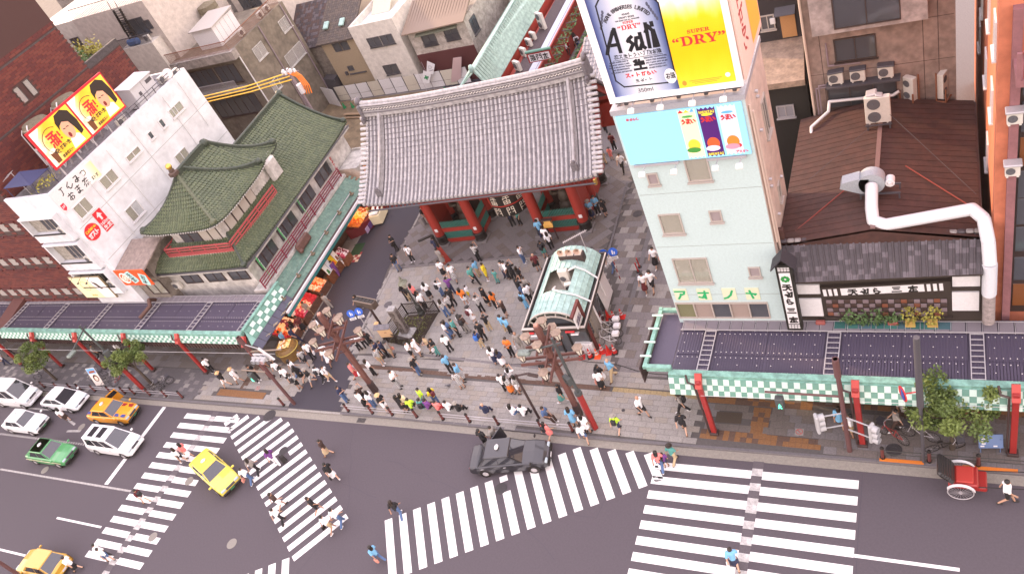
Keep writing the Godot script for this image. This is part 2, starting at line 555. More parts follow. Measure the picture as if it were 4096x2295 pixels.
	for s in [[-11.55,-10.97,11.2,25.], [27.2,27.72,11.4,22.]]:
		var pads := []
		var pb := mb()
		pb.rbox(Vector3.ZERO, V(s[1] - s[0], 0.006,0.40), 0.002)
		for j in 4:
			pb.bb(-0.22,0.003,-0.16 + 0.1 * j, 0.22,0.0075,-0.12 + 0.1 * j)
		var z: float = s[2] + 0.2
		while z < s[3]:
			var on := fposmod(z - (11.52 if s[0] < 0 else 11.95), 0.857) < 0.45
			pads.append([at((s[0] + s[1]) * 0.5,-0.119, z), 0,0 if on else 1])
			z += 0.415
		pieces(road, "tactile_pad", [pb], [mt("tactile_white", 0.62, 0.6, 0.58, 0.8, 0, "stain", 0.8), mt("tactile_grey", 0.125, 0.108, 0.118, 0.85, 0, "grain", 0.8)], pads)
	var mh := mb()
	mh.cyl(V(0,-0.004,0), V(0,0.006,0), 0.33,0.33,24)
	mh.ring(V(0,0.006,0), Vector3.UP, 0.31,0.008,24,4)
	for k in 8:
		var e := V(cos(TAU * k / 8), 0, sin(TAU * k / 8))
		mh.ring(V(0,0.006,0) + e * 0.18, Vector3.UP, 0.07,0.007,8,4)
	mh.ring(V(0,0.006,0), Vector3.UP, 0.07,0.007,10,4)
	var i := 0
	for p in [[-9.41,16.82,1.,1], [-9.33,20.98,1.,1], [-2.58,20.43,1.05,1], [-24.57,13.64,1.,1], [-24.8,17.65,1.,1], [-2.9,13.75,1.,0], [-6.,11.13,1.5,0], [13.94,14.58,1.1,0]]:
		var o := put("manhole_cover", mh, mt("manhole_iron", 0.27, 0.25, 0.22, 0.6, 0.2, "fine", 2.) if p[3] else mm.iron, self)
		o.position = V(p[0], -0.122, p[1])
		o.scale = V(p[2], 1, p[2])
		var here: String = ["in the left crosswalk beside the turning yellow taxi", "in the left crosswalk at its third stripe from below", "alone on open asphalt between the two crosswalks", "on the road behind the striped yellow taxi", "under the near side of the green taxi", "on the diagonal crosswalk by the suitcase", "large, at the kerb where the diagonal crosswalk starts", "on the diagonal crosswalk beside the black taxi"][i]
		tag(o, ("round patterned manhole cover " if p[3] else "dark round manhole cover ") + here, "manhole cover")
		i += 1
	var seam := mb()
	for s in [[1.5,11.3,4.6,17.2,0.8], [4.6,17.2,2.2,25.,0.3], [5.5,13.5,12.5,15.3,1.2], [12.5,15.3,19.9,15.6,0.6], [19.9,15.6,20.6,11.6,0.2], [-0.5,14.6,6.2,16.2,0.7], [14.,15.,18.5,18.2,0.9], [32.2,11.6,32.2,22.,0.1]]:
		var n := 9
		for k in n:
			var f0 := float(k) / n
			var f1 := float(k + 1) / n
			var p0 := V(lerpf(s[0], s[2], f0) + s[4] * 0.13 * sin(f0 * 17.), -0.1285, lerpf(s[1], s[3], f0) + s[4] * 0.1 * sin(f0 * 23. + 1.))
			var p1 := V(lerpf(s[0], s[2], f1) + s[4] * 0.13 * sin(f1 * 17.), -0.1285, lerpf(s[1], s[3], f1) + s[4] * 0.1 * sin(f1 * 23. + 1.))
			seam.bar(p0, p1,0.028,0.002)
	put("seam", seam, mt("tar", 0.045, 0.038, 0.05, 0.7), road)
func kerb_z(x: float) -> float:
	return 10.53 if x < 4. else lerpf(10.53,10.86, clampf((x - 4.) / 16.,0,1))
func _kerb_base() -> MB:
	var m := mb()
	for s in [[-60,-4.6], [0.1,4.], [4.,20.], [20.,46.]]:
		var z0 := kerb_z(s[0])
		var z1 := kerb_z(s[1])
		m.slab(V(s[0], -0.012, z0 + 0.08), V(s[1], -0.012, z1 + 0.08), V(s[1], -0.012, z1 - 0.08), V(s[0], -0.012, z0 - 0.08), V(0,-0.2,0))
	return m
func _stripe(road: Node, called: String, q: Array, m: Material) -> void:
	var b := mb()
	var v := []
	for k in 4:
		v.append(V(q[k * 2], -0.1255, q[k * 2 + 1]))
	if (v[1] - v[0]).cross(v[2] - v[0]).y < 0.0:
		v.reverse()
	b.slab(v[0], v[1], v[2], v[3], V(0,-0.004,0))
	put(called, b, m, road)
func slabs(parent: Node, called: String, poly: PackedVector2Array, holes: Array, turn: float, w: float, d: float, mlist: Array, gap := 0.014, bond := 0.5, y := 0., most := 290, pick := -1) -> void:
	var c := Vector2.ZERO
	for p in poly:
		c += p / poly.size()
	var u := Vector2(cos(turn), sin(turn))
	var t := Vector2(-sin(turn), cos(turn))
	var lo := Vector2(1e9,1e9)
	var hi := -lo
	for p in poly:
		var q := Vector2((p - c).dot(u), (p - c).dot(t))
		lo = lo.min(q); hi = hi.max(q)
	var b := mb()
	b.rbox(V(0,-0.008,0), V(w - gap, 0.022, d - gap), 0.003)
	var items := []
	var j := 0
	var z := lo.y + d * 0.5
	while z < hi.y:
		var x := lo.x + w * (0.5 + (bond if j % 2 else 0.)) - w
		var k := 0
		while x < hi.x + w:
			var p := c + u * x + t * z
			var ok := Geometry2D.is_point_in_polygon(p, poly)
			for h in holes:
				ok = ok and not Geometry2D.is_point_in_polygon(p, h)
			if ok and (pick < 0 or (k + j) % 2 == pick):
				items.append([at(p.x, y + rng.randf_range(-0.002,0.002), p.y, -turn), 0, rng.randi() % mlist.size()])
			x += w
			k += 1
		z += d
		j += 1
	pieces(parent, called, [b], mlist, items, most)
func build_paving() -> void:
	var alley := P2([-7.45,5.25,-7.5,4.2,-8.77,-10.1,-10.6,-32,-5.,-32,-3.5,-10,-3.25,-3.2,-2.3,1.2,-2.05,4.95,-1.2,6.,-0.6,8.,0.05,10.45,-4.6,10.42,-4.95,9.6,-3.95,7.2,-5.2,6.2,-6.6,5.9])
	var walk := sheet("sidewalk", P2([-60, 2, -60, 10.46, 4, 10.46, 20, 10.78, 46, 10.80, 46, -14, -9, -14, -11, 2]), -0.014, 0.12, mm.joint)
	sheet("alley", alley, -0.002, 0.05, mm.asphalt_new)
	sheet("back_street", P2([-60, -40, 60, -40, 60, -14.01, -60, -14.01]), -0.02, 0.1, mm.slab_grey)
	var band := PackedVector2Array(P2([-0.6,6.35,11.9,6.98,24,7.55,24,7.95,11.9,7.38,-0.6,6.75]))
	var st := [mm.slab_light, mm.slab_mid, mm.slab_light, mm.slab_warm]
	slabs(walk, "paving_slab", P2([-1.2, 5.55, 11.4, 6.05, 18.8, 6.25, 24.2, 6.8, 24.2, 10.74, 20, 10.74, 4, 10.43, -0.2, 10.43]), [band, alley], 0.03, 0.74, 0.37, st)
	slabs(walk, "tactile_paving", P2([-0.6, 6.37, 11.9, 7., 18.6, 7.3, 18.6, 7.66, 11.9, 7.36, -0.6, 6.73]), [], 0.05, 0.33, 0.33, [mm.tactile_brown], 0.012, 0.)
	slabs(walk, "tactile_paving", P2([18.7, 7.3, 24., 7.57, 24., 7.93, 18.7, 7.66]), [], 0.05, 0.33, 0.33, [mm.tactile_yellow], 0.012, 0.)
	var plaza := struct("plaza", _slab_sheet(P2([-3.3, -3.4, 14.9, -4.8, 15.3, -4.8, 18.7, 6.2, 11.4, 5.95, -1.3, 5.45, -2., 4.9, -2.3, 1.2]), -0.0145), mm.joint)
	slabs(plaza, "plaza_slab", P2([-3., -3.3, 7.7, -4., 15., -4.6, 18.3, 6.1, 11.4, 5.9, -1.4, 5.4, -2., 4.9, -2.35, 1.2]), [], -0.062, 0.60, 0.60, [mm.slab_mid, mm.slab_warm, mm.slab_mid, mm.slab_light], 0.012, 0.5)
	var apron := struct("gate_platform", _slab_sheet(P2([-3.1, -3.45, 15., -4.65, 15., -16, -3.5, -16]), 0.03, 0.06), mm.joint)
	slabs(apron, "platform_slab", P2([-3., -3.5, 14.9, -4.75, 14.9, -15.5, -3.3, -15.5]), [], 0.72, 0.62, 0.62, [mm.slab_grey, mm.slab_brown, mm.slab_grey], 0.012, 0., 0.043)
	var ks := []
	var kb := mb()
	kb.rbox(Vector3.ZERO, V(1.17,0.12,0.2), 0.015)
	for k in 15:
		ks.append([at(-2.4 + 1.19 * k, 0.01,-3.4 - 0.067 * 1.19 * k, 0.067), 0,0])
	for k in 11:
		ks.append([at(1.3 + 1.19 * k, -0.045,5.1 + 0.083 * 1.19 * k, -0.083), 0,0])
	pieces(apron, "edge_stone", [kb], [mm.slab_grey], ks)
	var lane := struct("lane", _slab_sheet(P2([15.1, -14, 22.6, -14, 23.2, 6.7, 18.8, 6.2, 15.3, -4.8]), -0.0142), mm.joint)
	slabs(lane, "lane_slab", P2([15.2, -14, 22.4, -14, 23.1, 6.7, 18.8, 6.15, 15.5, -4.8]), [P2([17.2, -14, 17.6, -14, 18.4, 5, 18., 5])], 0.04, 0.62, 0.62, [mm.slab_grey, mm.slab_mid, mm.slab_brown, mm.slab_grey], 0.012, 0.5)
	var ch := mb()
	for k in 22:
		ch.rbox(V(17.38 + 0.042 * k, -0.006,-13. + 0.8 * k), V(0.3,0.02,0.78), 0.004, Basis(Vector3.UP, 0.052))
	put("drain_cover", ch, mt("drain_steel", 0.16, 0.15, 0.155, 0.6, 0.2, "grain", 0.8), lane)
	ch = mb()
	for k in 12:
		ch.rbox(V(14.75 + 0.045 * k, 0.03,-11.5 + 0.62 * k), V(0.16,0.14,0.6), 0.01, Basis(Vector3.UP, 0.07))
	put("edge_kerb", ch, mm.kerb_stone, lane)
	slabs(walk, "paving_slab", P2([-10., -12, -8.85, -11, -7.6, 4.15, -7.5, 5.9, -8.9, 5.9, -9.2, 2]), [alley], 1.51, 0.9, 0.7, [mm.slab_grey, mm.slab_mid], 0.012)
	slabs(walk, "paving_slab", P2([-3.35, -10, -0.1, -10, -0.1, -3.6, -3., -3.4]), [alley], -0.06, 0.6, 0.6, [mm.slab_mid, mm.slab_light, mm.slab_warm], 0.012)
	var ck := []
	var cb := mb()
	cb.rbox(Vector3.ZERO, V(0.2,0.1,0.98), 0.012)
	for k in 15:
		var f := k / 14.
		ck.append([at(lerpf(-8.72,-7.45, f), -0.015, lerpf(-10.,4.4, f), 0.088), 0,0])
		ck.append([at(lerpf(-3.38,-2.1, f), -0.015, lerpf(-10.,4.7, f), 0.088), 0,0])
	for k in 6:
		ck.append([Transform3D(Basis(Vector3.UP, PI / 2 - 0.12), V(-7. + 0.99 * k, -0.02,5.2 - 0.1 * k + 0.25)), 0,0])
	pieces(walk, "alley_kerbstone", [cb], [mm.slab_mid], ck)
	slabs(walk, "paving_slab", P2([-13.3, 7.4, -4., 6.1, -3.95, 7.2, -4.95, 9.6, -4.6, 10.40, -14.6, 10.40]), [alley, P2([-12.6, 8.9, -7.4, 9.2, -7.4, 9.9, -12.6, 9.8])], 0., 0.6, 0.42, [mm.slab_mid, mm.slab_light, mm.slab_warm], 0.012)
	slabs(walk, "tactile_paving", P2([-12.2, 9.2, -7.6, 9.35, -7.6, 9.95, -12.3, 9.8]), [], 0.02, 0.3, 0.3, [mm.tactile_orange], 0.01, 0.)
	slabs(walk, "tactile_paving", P2([-10.4, 6.4, -9.8, 6.4, -9.8, 9.2, -10.4, 9.2]), [], 0., 0.3, 0.3, [mm.tactile_brown], 0.01, 0.)
	var chk := P2([-45,7.5,-13.2,7.5,-14.6,10.40,-45,10.40])
	slabs(walk, "dark_paver", chk, [], 0., 0.55, 0.36, [mm.slab_dark], 0.012, 0.5, 0., 290, 0)
	slabs(walk, "light_paver", chk, [], 0., 0.55, 0.36, [mm.slab_grey, mm.slab_mid, mm.slab_dark, mm.slab_dark], 0.012, 0.5, 0., 290, 1)
	slabs(walk, "paving_slab", P2([-45, 4.4, -6.5, 4.4, -5.2, 6.2, -13.2, 7.4, -45, 7.4]), [alley], 0., 0.8, 0.6, [mm.slab_brown, mm.slab_grey], 0.012, 0.5, 0., 120)
	var o1 := P2([24.3,9.75,30.2,10.05,30.2,10.65,24.3,10.45])
	var o2 := P2([26.8,8.2,27.7,8.2,27.7,9.9,26.8,9.9])
	var o3 := P2([24.3,7.55,42,7.65,42,8.1,24.3,8.])
	slabs(walk, "paving_slab", P2([24.2, 5.9, 42, 5.9, 42, 10.73, 24.2, 10.73]), [o1, o2, o3, P2([24.9, 8.6, 26.3, 8.6, 26.3, 9.3, 24.9, 9.3])], 0.02, 0.6, 0.42, [mm.slab_brown, mm.slab_grey, mm.slab_brown], 0.012)
	for o in [o1, o2, o3]:
		slabs(walk, "tactile_paving", o, [], 0.03, 0.3, 0.3, [mm.tactile_orange, mm.tactile_orange, mm.tactile_brown], 0.01, 0., 0., 150)
	var plate := mb()
	plate.rbox(V(25.6,0.,8.95), V(1.35,0.02,0.68), 0.006)
	put("access_plate", plate, mt("rust_plate", 0.10, 0.075, 0.055, 0.7, 0.2, "grain", 1.), walk)
	var dr := mb()
	for k in 9:
		dr.bb(1.72 + 0.075 * k, -0.122,10.72,1.77 + 0.075 * k, -0.112,11.08)
	put("drain_grate", dr, mm.iron, walk)
	for p in [[32.9,34.75,10.80], [36.3,38.4,10.83]]:
		var b := mb()
		b.bb(p[0], -0.02, p[2] - 0.10, p[1], 0.008, p[2] + 0.085)
		put("kerb_marking", b, mt("orange_paint", 0.70, 0.20, 0.02, 0.7, 0, "fine", 1.), walk)
	for p in [[-8.6,8.95,0], [29.2,9.55,1]]:
		var o := mb()
		o.rbox(Vector3.ZERO, V(0.42,0.024,0.42), 0.004)
		var n := put("pavement_sign", o, mm.slab_light, self)
		n.position = V(p[0], 0.003, p[1])
		var rd := mb()
		rd.ring(V(0,0.014,0), Vector3.UP, 0.16,0.012,16,4)
		rd.bar(V(-0.11,0.016,-0.11), V(0.11,0.016,0.11), 0.025,0.006)
		put("prohibition_mark", rd, paint("b02a22"), n)
		tag(n, "square tile with a red no-smoking ring set in the " + ("right pavement before the crossing" if p[2] else "left pavement near the walking pedestrian signal"), "pavement sign")
	var mh := mb()
	mh.cyl(V(0,0,0), V(0,0.012,0), 0.36,0.36,20)
	mh.ring(V(0,0.012,0), Vector3.UP, 0.3,0.01,20,4)
	mh.ring(V(0,0.012,0), Vector3.UP, 0.16,0.01,16,4)
	var i := 0
	for p in [[-1.15,0.6,0.95], [0.9,-0.8,0.7], [20.6,-1.2,0.25], [16.4,-8.2,1.], [19.7,8.9,0.28], [33.5,10.2,1.], [22.,6.3,0.9]]:
		var o := put("manhole_cover", mh, mm.slab_dark if i < 2 else mm.iron, self)
		o.position = V(p[0], 0.002, p[1])
		o.scale = V(p[2], 1, p[2])
		tag(o, "round manhole cover " + ["on the plaza left of the street lantern", "faint, on the plaza right of the street lantern", "tiny, in the lane beside the pale tower", "large and dark in the lane beside the gate roof", "small, on the pavement near the big lamp post", "under the parked bicycles on the right", "at the corner of the right arcade roof"][i], "manhole cover")
		i += 1
func _slab_sheet(poly: PackedVector2Array, y: float, thick := 0.05) -> MB:
	var b := mb()
	var q := PackedVector2Array()
	for p in poly:
		q.append(Vector2(p.x, -p.y))
	b.prism(q, Transform3D(Basis(Vector3.RIGHT, Vector3.FORWARD, Vector3.UP), V(0, y, 0)), thick)
	return b
func corrugated(w: float, d: float, pitch := 0.12, hgt := 0.025) -> MB:   # sheet with its ribs along z, centred, top at y = 0
	var m := mb()
	var n := maxi(2, int(w / pitch))
	var p := w / n
	for k in n:
		var x := -w * 0.5 + p * k
		m.quad(V(x, -hgt, d * 0.5), V(x + p * 0.55, -hgt, d * 0.5), V(x + p * 0.55, -hgt, -d * 0.5), V(x, -hgt, -d * 0.5))
		m.quad(V(x + p * 0.55, -hgt, d * 0.5), V(x + p * 0.65,0, d * 0.5), V(x + p * 0.65,0, -d * 0.5), V(x + p * 0.55, -hgt, -d * 0.5))
		m.quad(V(x + p * 0.65,0, d * 0.5), V(x + p * 0.9,0, d * 0.5), V(x + p * 0.9,0, -d * 0.5), V(x + p * 0.65,0, -d * 0.5))
		m.quad(V(x + p * 0.9,0, d * 0.5), V(x + p, -hgt, d * 0.5), V(x + p, -hgt, -d * 0.5), V(x + p * 0.9,0, -d * 0.5))
	return m
func tile_row(a: Vector3, b: Vector3, drop: Vector3, rows: int, w: float, items: Array, phase := 0) -> void:   # checkered tiles on the slope from line a-b down along drop
	var along := (b - a)
	var n := int(round(along.length() / w))
	var ux := along.normalized()
	var dy := drop.normalized()
	var nz := dy.cross(ux).normalized()
	if nz.y < 0.0:
		nz = -nz
	for r in rows:
		for k in n:
			var p := a + along * ((k + 0.5) / n) + drop * ((r + 0.5) / rows) + nz * 0.02
			items.append([Transform3D(Basis(ux, -dy, ux.cross(-dy)), p), 0, (k + r + phase) % 2])
func arcade_tile(w: float, h: float) -> MB:
	var m := mb()
	var n := 4
	for k in n:
		var y0 := h * (0.5 - float(k) / n)
		var y1 := h * (0.5 - float(k + 1) / n)
		var z0 := 0.02 * pow(float(k) / n, 1.5)
		var z1 := 0.02 * pow(float(k + 1) / n, 1.5)
		m.quad(V(-w * 0.49, y1, z1), V(w * 0.49, y1, z1), V(w * 0.49, y0, z0), V(-w * 0.49, y0, z0))
		m.quad(V(-w * 0.49, y0,-0.02), V(-w * 0.49, y1,-0.02), V(-w * 0.49, y1, z1), V(-w * 0.49, y0, z0))
		m.quad(V(w * 0.49, y1,-0.02), V(w * 0.49, y0,-0.02), V(w * 0.49, y0, z0), V(w * 0.49, y1, z1))
	m.quad(V(-w * 0.49, -h * 0.5,-0.02), V(w * 0.49, -h * 0.5,-0.02), V(w * 0.49, -h * 0.5,0.02), V(-w * 0.49, -h * 0.5,0.02))
	return m
func build_arcades() -> void:
	mt("roof_purple", 0.075, 0.062, 0.10, 0.55, 0, "fine", 0.5)
	mt("rivet", 0.62, 0.60, 0.58, 0.4, 0.3)
	mt("teal_sheet", 0.25, 0.50, 0.41, 0.6, 0, "stain", 0.5)
	mt("tile_pale", 0.52, 0.68, 0.60, 0.5, 0, "fine", 1.)
	mt("tile_green", 0.115, 0.27, 0.21, 0.5, 0, "fine", 1.)
	mt("galvanised", 0.50, 0.48, 0.50, 0.5, 0.3, "fine", 1.)
	mt("red_post", 0.30, 0.022, 0.020, 0.45, 0, "fine", 1.)
	mt("dark_brown", 0.055, 0.032, 0.030, 0.6, 0, "fine", 1.)
	mt("grating", 0.30, 0.27, 0.30, 0.6, 0.2, "fine", 2.)
	var R := thing("arcade_roof", "right arcade roof of dark ribbed sheets with green checkered eaves below the pale tower", "arcade roof")
	_arcade(R, 23.45,44.,5.6,9.15, [[24.78,25.33], [30.73,31.3], [36.68,37.2]], [27.95,33.94,40.], 9.95,3.15,4.)
	var f := mb()
	f.bb(22.02,4.,5.05,22.2,4.35,5.2)
	f.bb(22.02,4.1,5.2,22.22,4.3,9.2)
	f.bb(22.22,4.1,5.05,23.3,4.3,5.25)
	f.bb(22.22,4.02,9.,23.5,4.3,9.25)
	put("end_frame", f, mm.teal_sheet, R)
	f = mb()
	for k in 4:
		f.bb(21.75,4.3,5.6 + 0.95 * k, 22.35,4.36,5.7 + 0.95 * k)
	put("bracket", f, mm.tile_pale, R)
	f = mb()
	f.slab(V(21.8,3.,9.2), V(21.8,3.,5.5), V(21.8,4.2,5.5), V(21.8,4.2,9.2), V(0.06,0,0))
	put("end_board", f, mm.dark_brown, R)
	f = mb()
	f.bb(22.2,3.9,5.25,23.42,3.95,9.)
	put("end_sheet", f, mm.roof_purple, R)
	var L := thing("arcade_roof", "left arcade roof of dark ribbed sheets with green checkered eaves below the white building", "arcade roof")
	_arcade(L, -38.3,-8.3,3.3,7.1, [[-38.2,-37.65], [-32.15,-31.6], [-26.15,-25.6], [-20.2,-19.65], [-14.25,-13.7], [-8.95,-8.4]], [-35.,-29.,-23.,-17.,-11.2], 7.72,3.5,4.05, true)
	var L2 := thing("arcade_roof", "far left arcade roof section beyond the brown gable board", "arcade roof")
	_arcade(L2,-56.,-40.2,3.3,7.1, [[-46.2,-45.65]], [-43.], 7.9,3.5,4.05, true)
	f = mb()
	f.slab(V(-40.1,3.9,7.1), V(-38.4,3.9,7.1), V(-38.4,4.6,3.4), V(-40.1,4.6,3.4), V(0,-0.5,0))
	put("gable_board", f, mt("rust_sheet", 0.12, 0.035, 0.028, 0.6, 0, "grain", 0.8), L2)
	var items := []
	tile_row(V(-8.18,4.12,2.4), V(-8.1,4.12,7.05), V(0.6,-0.65,0.1), 3,0.5, items, 1)
	tile_row(V(-8.1,4.12,7.08), V(-8.1,4.12,7.08) + V(0.01,0,0), V(0.6,-0.65,0.5), 3,0.5, items)
	pieces(L, "return_tile", [arcade_tile(0.5, 0.30)], [mm.tile_pale, mm.tile_green], items)
	f = mb()
	f.slab(V(-8.22,4.10,2.4), V(-8.14,4.10,7.1), V(-7.45,3.42,7.8), V(-7.6,3.42,2.8), V(-0.03,-0.05,0))
	f.bb(-8.42,4.,2.2,-8.15,4.28,7.1)
	put("return_slope", f, mm.teal_sheet, L)
	var pan := mb()
	pan.slab(V(-0.3,0.22,0.33), V(0.3,-0.22,0.33), V(0.3,-0.22,-0.33), V(-0.3,0.22,-0.33), V(0,-0.04,0))
	for k in 7:
		var o := put("navy_panel", pan, mt("navy_sheet", 0.052, 0.052, 0.085, 0.5, 0, "fine", 1.), L)
		o.position = V(-7.3 + 0.02 * k, 3.2,3.15 + 0.7 * k)
	var gl := ["no", "bu", "an", "tsu", "mi"]
	for k in 4:
		var g := mb()
		pen(g, KANA[gl[k]], face(V(-7.12,3.06,3.6 + 1.05 * k), V(0.15,-0.3,-1), V(1,1.3,0)), 0.42,0.34,0.1)
		put("lettering", g, paint("d8cdb8"), L)
	for p in [[-33.2,7.95], [-27.3,7.9], [-21.1,7.85], [-14.9,7.8], [-7.85,7.95], [-39.3,8.]]:
		arcade_post(V(p[0], 0, p[1]), 4., "", p[0])
	for p in [[25.04,10.], [38.25,9.95], [32.15,10.05]]:
		arcade_post(V(p[0], 0, p[1]), 4.3, "r", p[0])
func arcade_post(p: Vector3, h: float, kind: String, x: float) -> void:
	var names := {-33.2: "second from the picture's edge on the left", -27.3: "between the two trees at the left", -21.1: "beside the taller left tree", -14.9: "nearest the checkered paving's end", -7.85: "at the corner with the alley", -39.3: "at the far left behind the white van", 25.04: "at the free end of the right arcade", 38.25: "far right beside the blue notice board", 32.15: "right behind the signal pole"}
	var t := thing("arcade_post", "red steel arcade post " + names[x], "post", p, 0., "red posts that carry the arcade roofs")
	var b := mb()
	b.rbox(V(0, h * 0.5,0), V(0.26, h, 0.2), 0.02)
	put("shaft", b, mm.red_post, t)
	b = mb()
	b.rbox(V(0,0.09,0), V(0.44,0.18,0.36), 0.02)
	put("base", b, mm.dark_brown, t)
	b = mb()
	b.slab(V(-0.16, h - 0.5,0.06), V(0.16, h - 0.5,0.06), V(0.16, h + 0.12,-0.42), V(-0.16, h + 0.12,-0.42), V(0,0.16,0.16))
	put("bracket", b, mt("red_bracket", 0.42, 0.045, 0.035, 0.5, 0, "fine", 1.), t)
	b = mb()
	b.tube([V(-0.24,0.1,0.02), V(-0.24, h - 0.25,0.02), V(-0.55, h - 0.2,-0.05), V(-0.62, h + 0.15,-0.25)], 0.055,6)
	put("downpipe", b, mm.dark_brown, t)
func _arcade(R: Node3D, x0: float, x1: float, zr: float, zf: float, ladders: Array, seams: Array, ze: float, ye: float, y: float, fascia := false) -> void:
	var b := mb()
	b.bb(x0, y - 0.22, zr, x1, y - 0.06, zf)
	put("deck", b, mm.roof_purple, R)
	var cuts := [x0]
	for s in seams:
		cuts.append(s)
	for l in ladders:
		cuts.append(l[1] + 0.06)
		cuts.append(l[0] - 0.08)
	cuts.append(x1)
	cuts.sort()
	var zs := lerpf(zr, zf, 0.675)
	var zw := zr + 0.85
	var rv := mb()
	for k in cuts.size() - 1:
		var a: float = cuts[k] + 0.03
		var c: float = cuts[k + 1] - 0.03
		if c - a < 0.3:
			continue
		var lad := c - a < 0.75
		for part in [[zw, zs, y, 0.], [zs + 0.02, zf, y - (0. if lad else 0.06), 0.]]:
			var o := put("roof_sheet", corrugated(c - a, part[1] - part[0]), mm.roof_purple, R)
			o.position = V((a + c) * 0.5, part[2], (part[0] + part[1]) * 0.5)
			if lad:
				continue
			for row in [0.12,0.9]:
				var x: float = a + 0.1
				while x < c - 0.05:
					rv.ball(V(x, part[2] + 0.012, lerpf(part[0], part[1], row)), V(0.028,0.022,0.028), 6,4)
					x += 0.255
			var x: float = a + 0.3
			while x < c - 0.1:
				rv.ball(V(x, part[2] + 0.012, lerpf(part[0], part[1], 0.52)), V(0.028,0.022,0.028), 6,4)
				x += 0.95
		if zw - zr > 0.2:
			var o := put("rear_sheet", corrugated(c - a, zw - zr - 0.02), mm.roof_purple, R)
			o.position = V((a + c) * 0.5, y, (zr + zw) * 0.5)
	rv.bb(x0, y - 0.06, zf, x0 + 0.01, y - 0.05, zf + 0.01)
	var ro := put("rivets", rv, mm.rivet, R)
	ro.set_meta("kind","stuff")
	for l in ladders:
		var lb := mb()
		for x in l:
			lb.bb(x - 0.02, y + 0.05, zw + 0.05, x + 0.02, y + 0.11, zf - 0.02)
		put("ladder_rail", lb, mm.galvanised, R)
		for k in 9:
			var r := mb()
			var z := lerpf(zw + 0.07, zf - 0.06, k / 8.)
			r.bb(l[0] + 0.021, y + 0.06, z - 0.018, l[1] - 0.021, y + 0.10, z + 0.018)
			put("ladder_rung", r, mm.galvanised, R)
	var n := int((x1 - x0 - 0.1) / 0.62)
	for k in n:
		var a := x0 + 0.08 + 0.62 * k
		var g := mb()
		for j in 12:
			g.bb(a + 0.03, y + 0.10, zw - 0.585 + 0.047 * j, a + 0.57, y + 0.125, zw - 0.555 + 0.047 * j)
		put("walkway_grating", g, mm.grating, R)
		g = mb()
		g.bb(a - 0.012, y + 0., zw - 0.62, a + 0.012, y + 0.14, zw)
		put("walkway_bearer", g, mm.galvanised, R)
	var e := mb()
	e.bb(x0, y + 0.09, zw, x1, y + 0.15, zw + 0.03)
	e.bb(x0, y + 0.09, zw - 0.65, x1, y + 0.15, zw - 0.62)
	put("walkway_edge", e, mm.galvanised, R)
	var g := mb()
	g.bb(x0 - 0.05, y - 0.2, zf + 0.005, x1, y + 0.12, zf + 0.36)
	g.bb(x0 - 0.05, y - 0.24, zf + 0.36, x1, y - 0.02, zf + 0.42)
	put("gutter_board", g, mm.teal_sheet, R)
	var top := V(x0 - 0.05, y - 0.03, zf + 0.42)
	var low := V(x0 - 0.05, ye, ze)
	g = mb()
	var len := V(x1 - x0 + 0.05,0,0)
	g.slab(low, low + len, top + len, top, V(0,-0.05,-0.05))
	put("slope_board", g, mm.teal_sheet, R)
	var items := []
	var w := 0.275
	tile_row(top, top + len, low - top, 3, w, items)
	pieces(R, "eave_tile", [arcade_tile(w, (low - top).length() / 3. + 0.02)], [mm.tile_pale, mm.tile_green], items)
	if fascia:
		g = mb()
		g.bb(x0, ye - 0.62, ze - 0.14, x1, ye - 0.03, ze - 0.10)
		put("fascia", g, mt("fascia_brown", 0.15, 0.085, 0.075, 0.7, 0, "grain", 1.), R)
		var fi := []
		var fb := mb()
		fb.bb(-0.04,-0.3,0,0.04,0.28,0.09)
		var x := x0 + 0.2
		while x < x1:
			fi.append([at(x, ye - 0.33, ze - 0.10), 0,0])
			x += 0.33
		pieces(R, "fascia_batten", [fb], [mm.dark_brown], fi)
	g = mb()
	g.bb(x0, y - 0.6, zf - 0.1, x1, y - 0.24, zf + 0.3)
	put("beam", g, mm.dark_brown, R)
func print_quad(called: String, t: Transform3D, x0: float, y0: float, x1: float, y1: float, m: Material, parent: Node, z := 0.) -> MeshInstance3D:
	var q := QuadMesh.new()
	q.size = Vector2(x1 - x0, y1 - y0)
	var o := put(called, q, m, parent)
	o.transform = t * Transform3D(Basis(), V((x0 + x1) * 0.5, (y0 + y1) * 0.5, z))
	return o
func grad_mat(key: String, stops: Array, cols: Array, vertical := false, rough := 0.35, wob := 0.) -> StandardMaterial3D:
	var m := StandardMaterial3D.new()
	m.resource_name = key
	m.roughness = rough
	var im := Image.create(128,128, false, Image.FORMAT_RGB8)
	var nz := FastNoiseLite.new()
	nz.seed = 5
	nz.frequency = 0.03
	var g := Gradient.new()
	g.offsets = PackedFloat32Array(stops)
	var cc := PackedColorArray()
	for c in cols:
		cc.append(Color(c))
	g.colors = cc
	for y in 128:
		for x in 128:
			var f := (y if vertical else x) / 127.
			f += nz.get_noise_2d(x, y) * wob
			im.set_pixel(x, y, g.sample(clampf(f, 0,1)))
	m.albedo_texture = ImageTexture.create_from_image(im)
	return m
func flat_poly(called: String, t: Transform3D, pts: Array, m: Material, parent: Node, z := 0.004, depth := 0.004) -> MeshInstance3D:   # x, y, x, y ...
	var p := PackedVector2Array()
	for k in range(0, pts.size(), 2):
		p.append(Vector2(pts[k], pts[k + 1]))
	var b := mb()
	b.prism(p, t * Transform3D(Basis(), V(0,0, z)), depth)
	return put(called, b, m, parent)
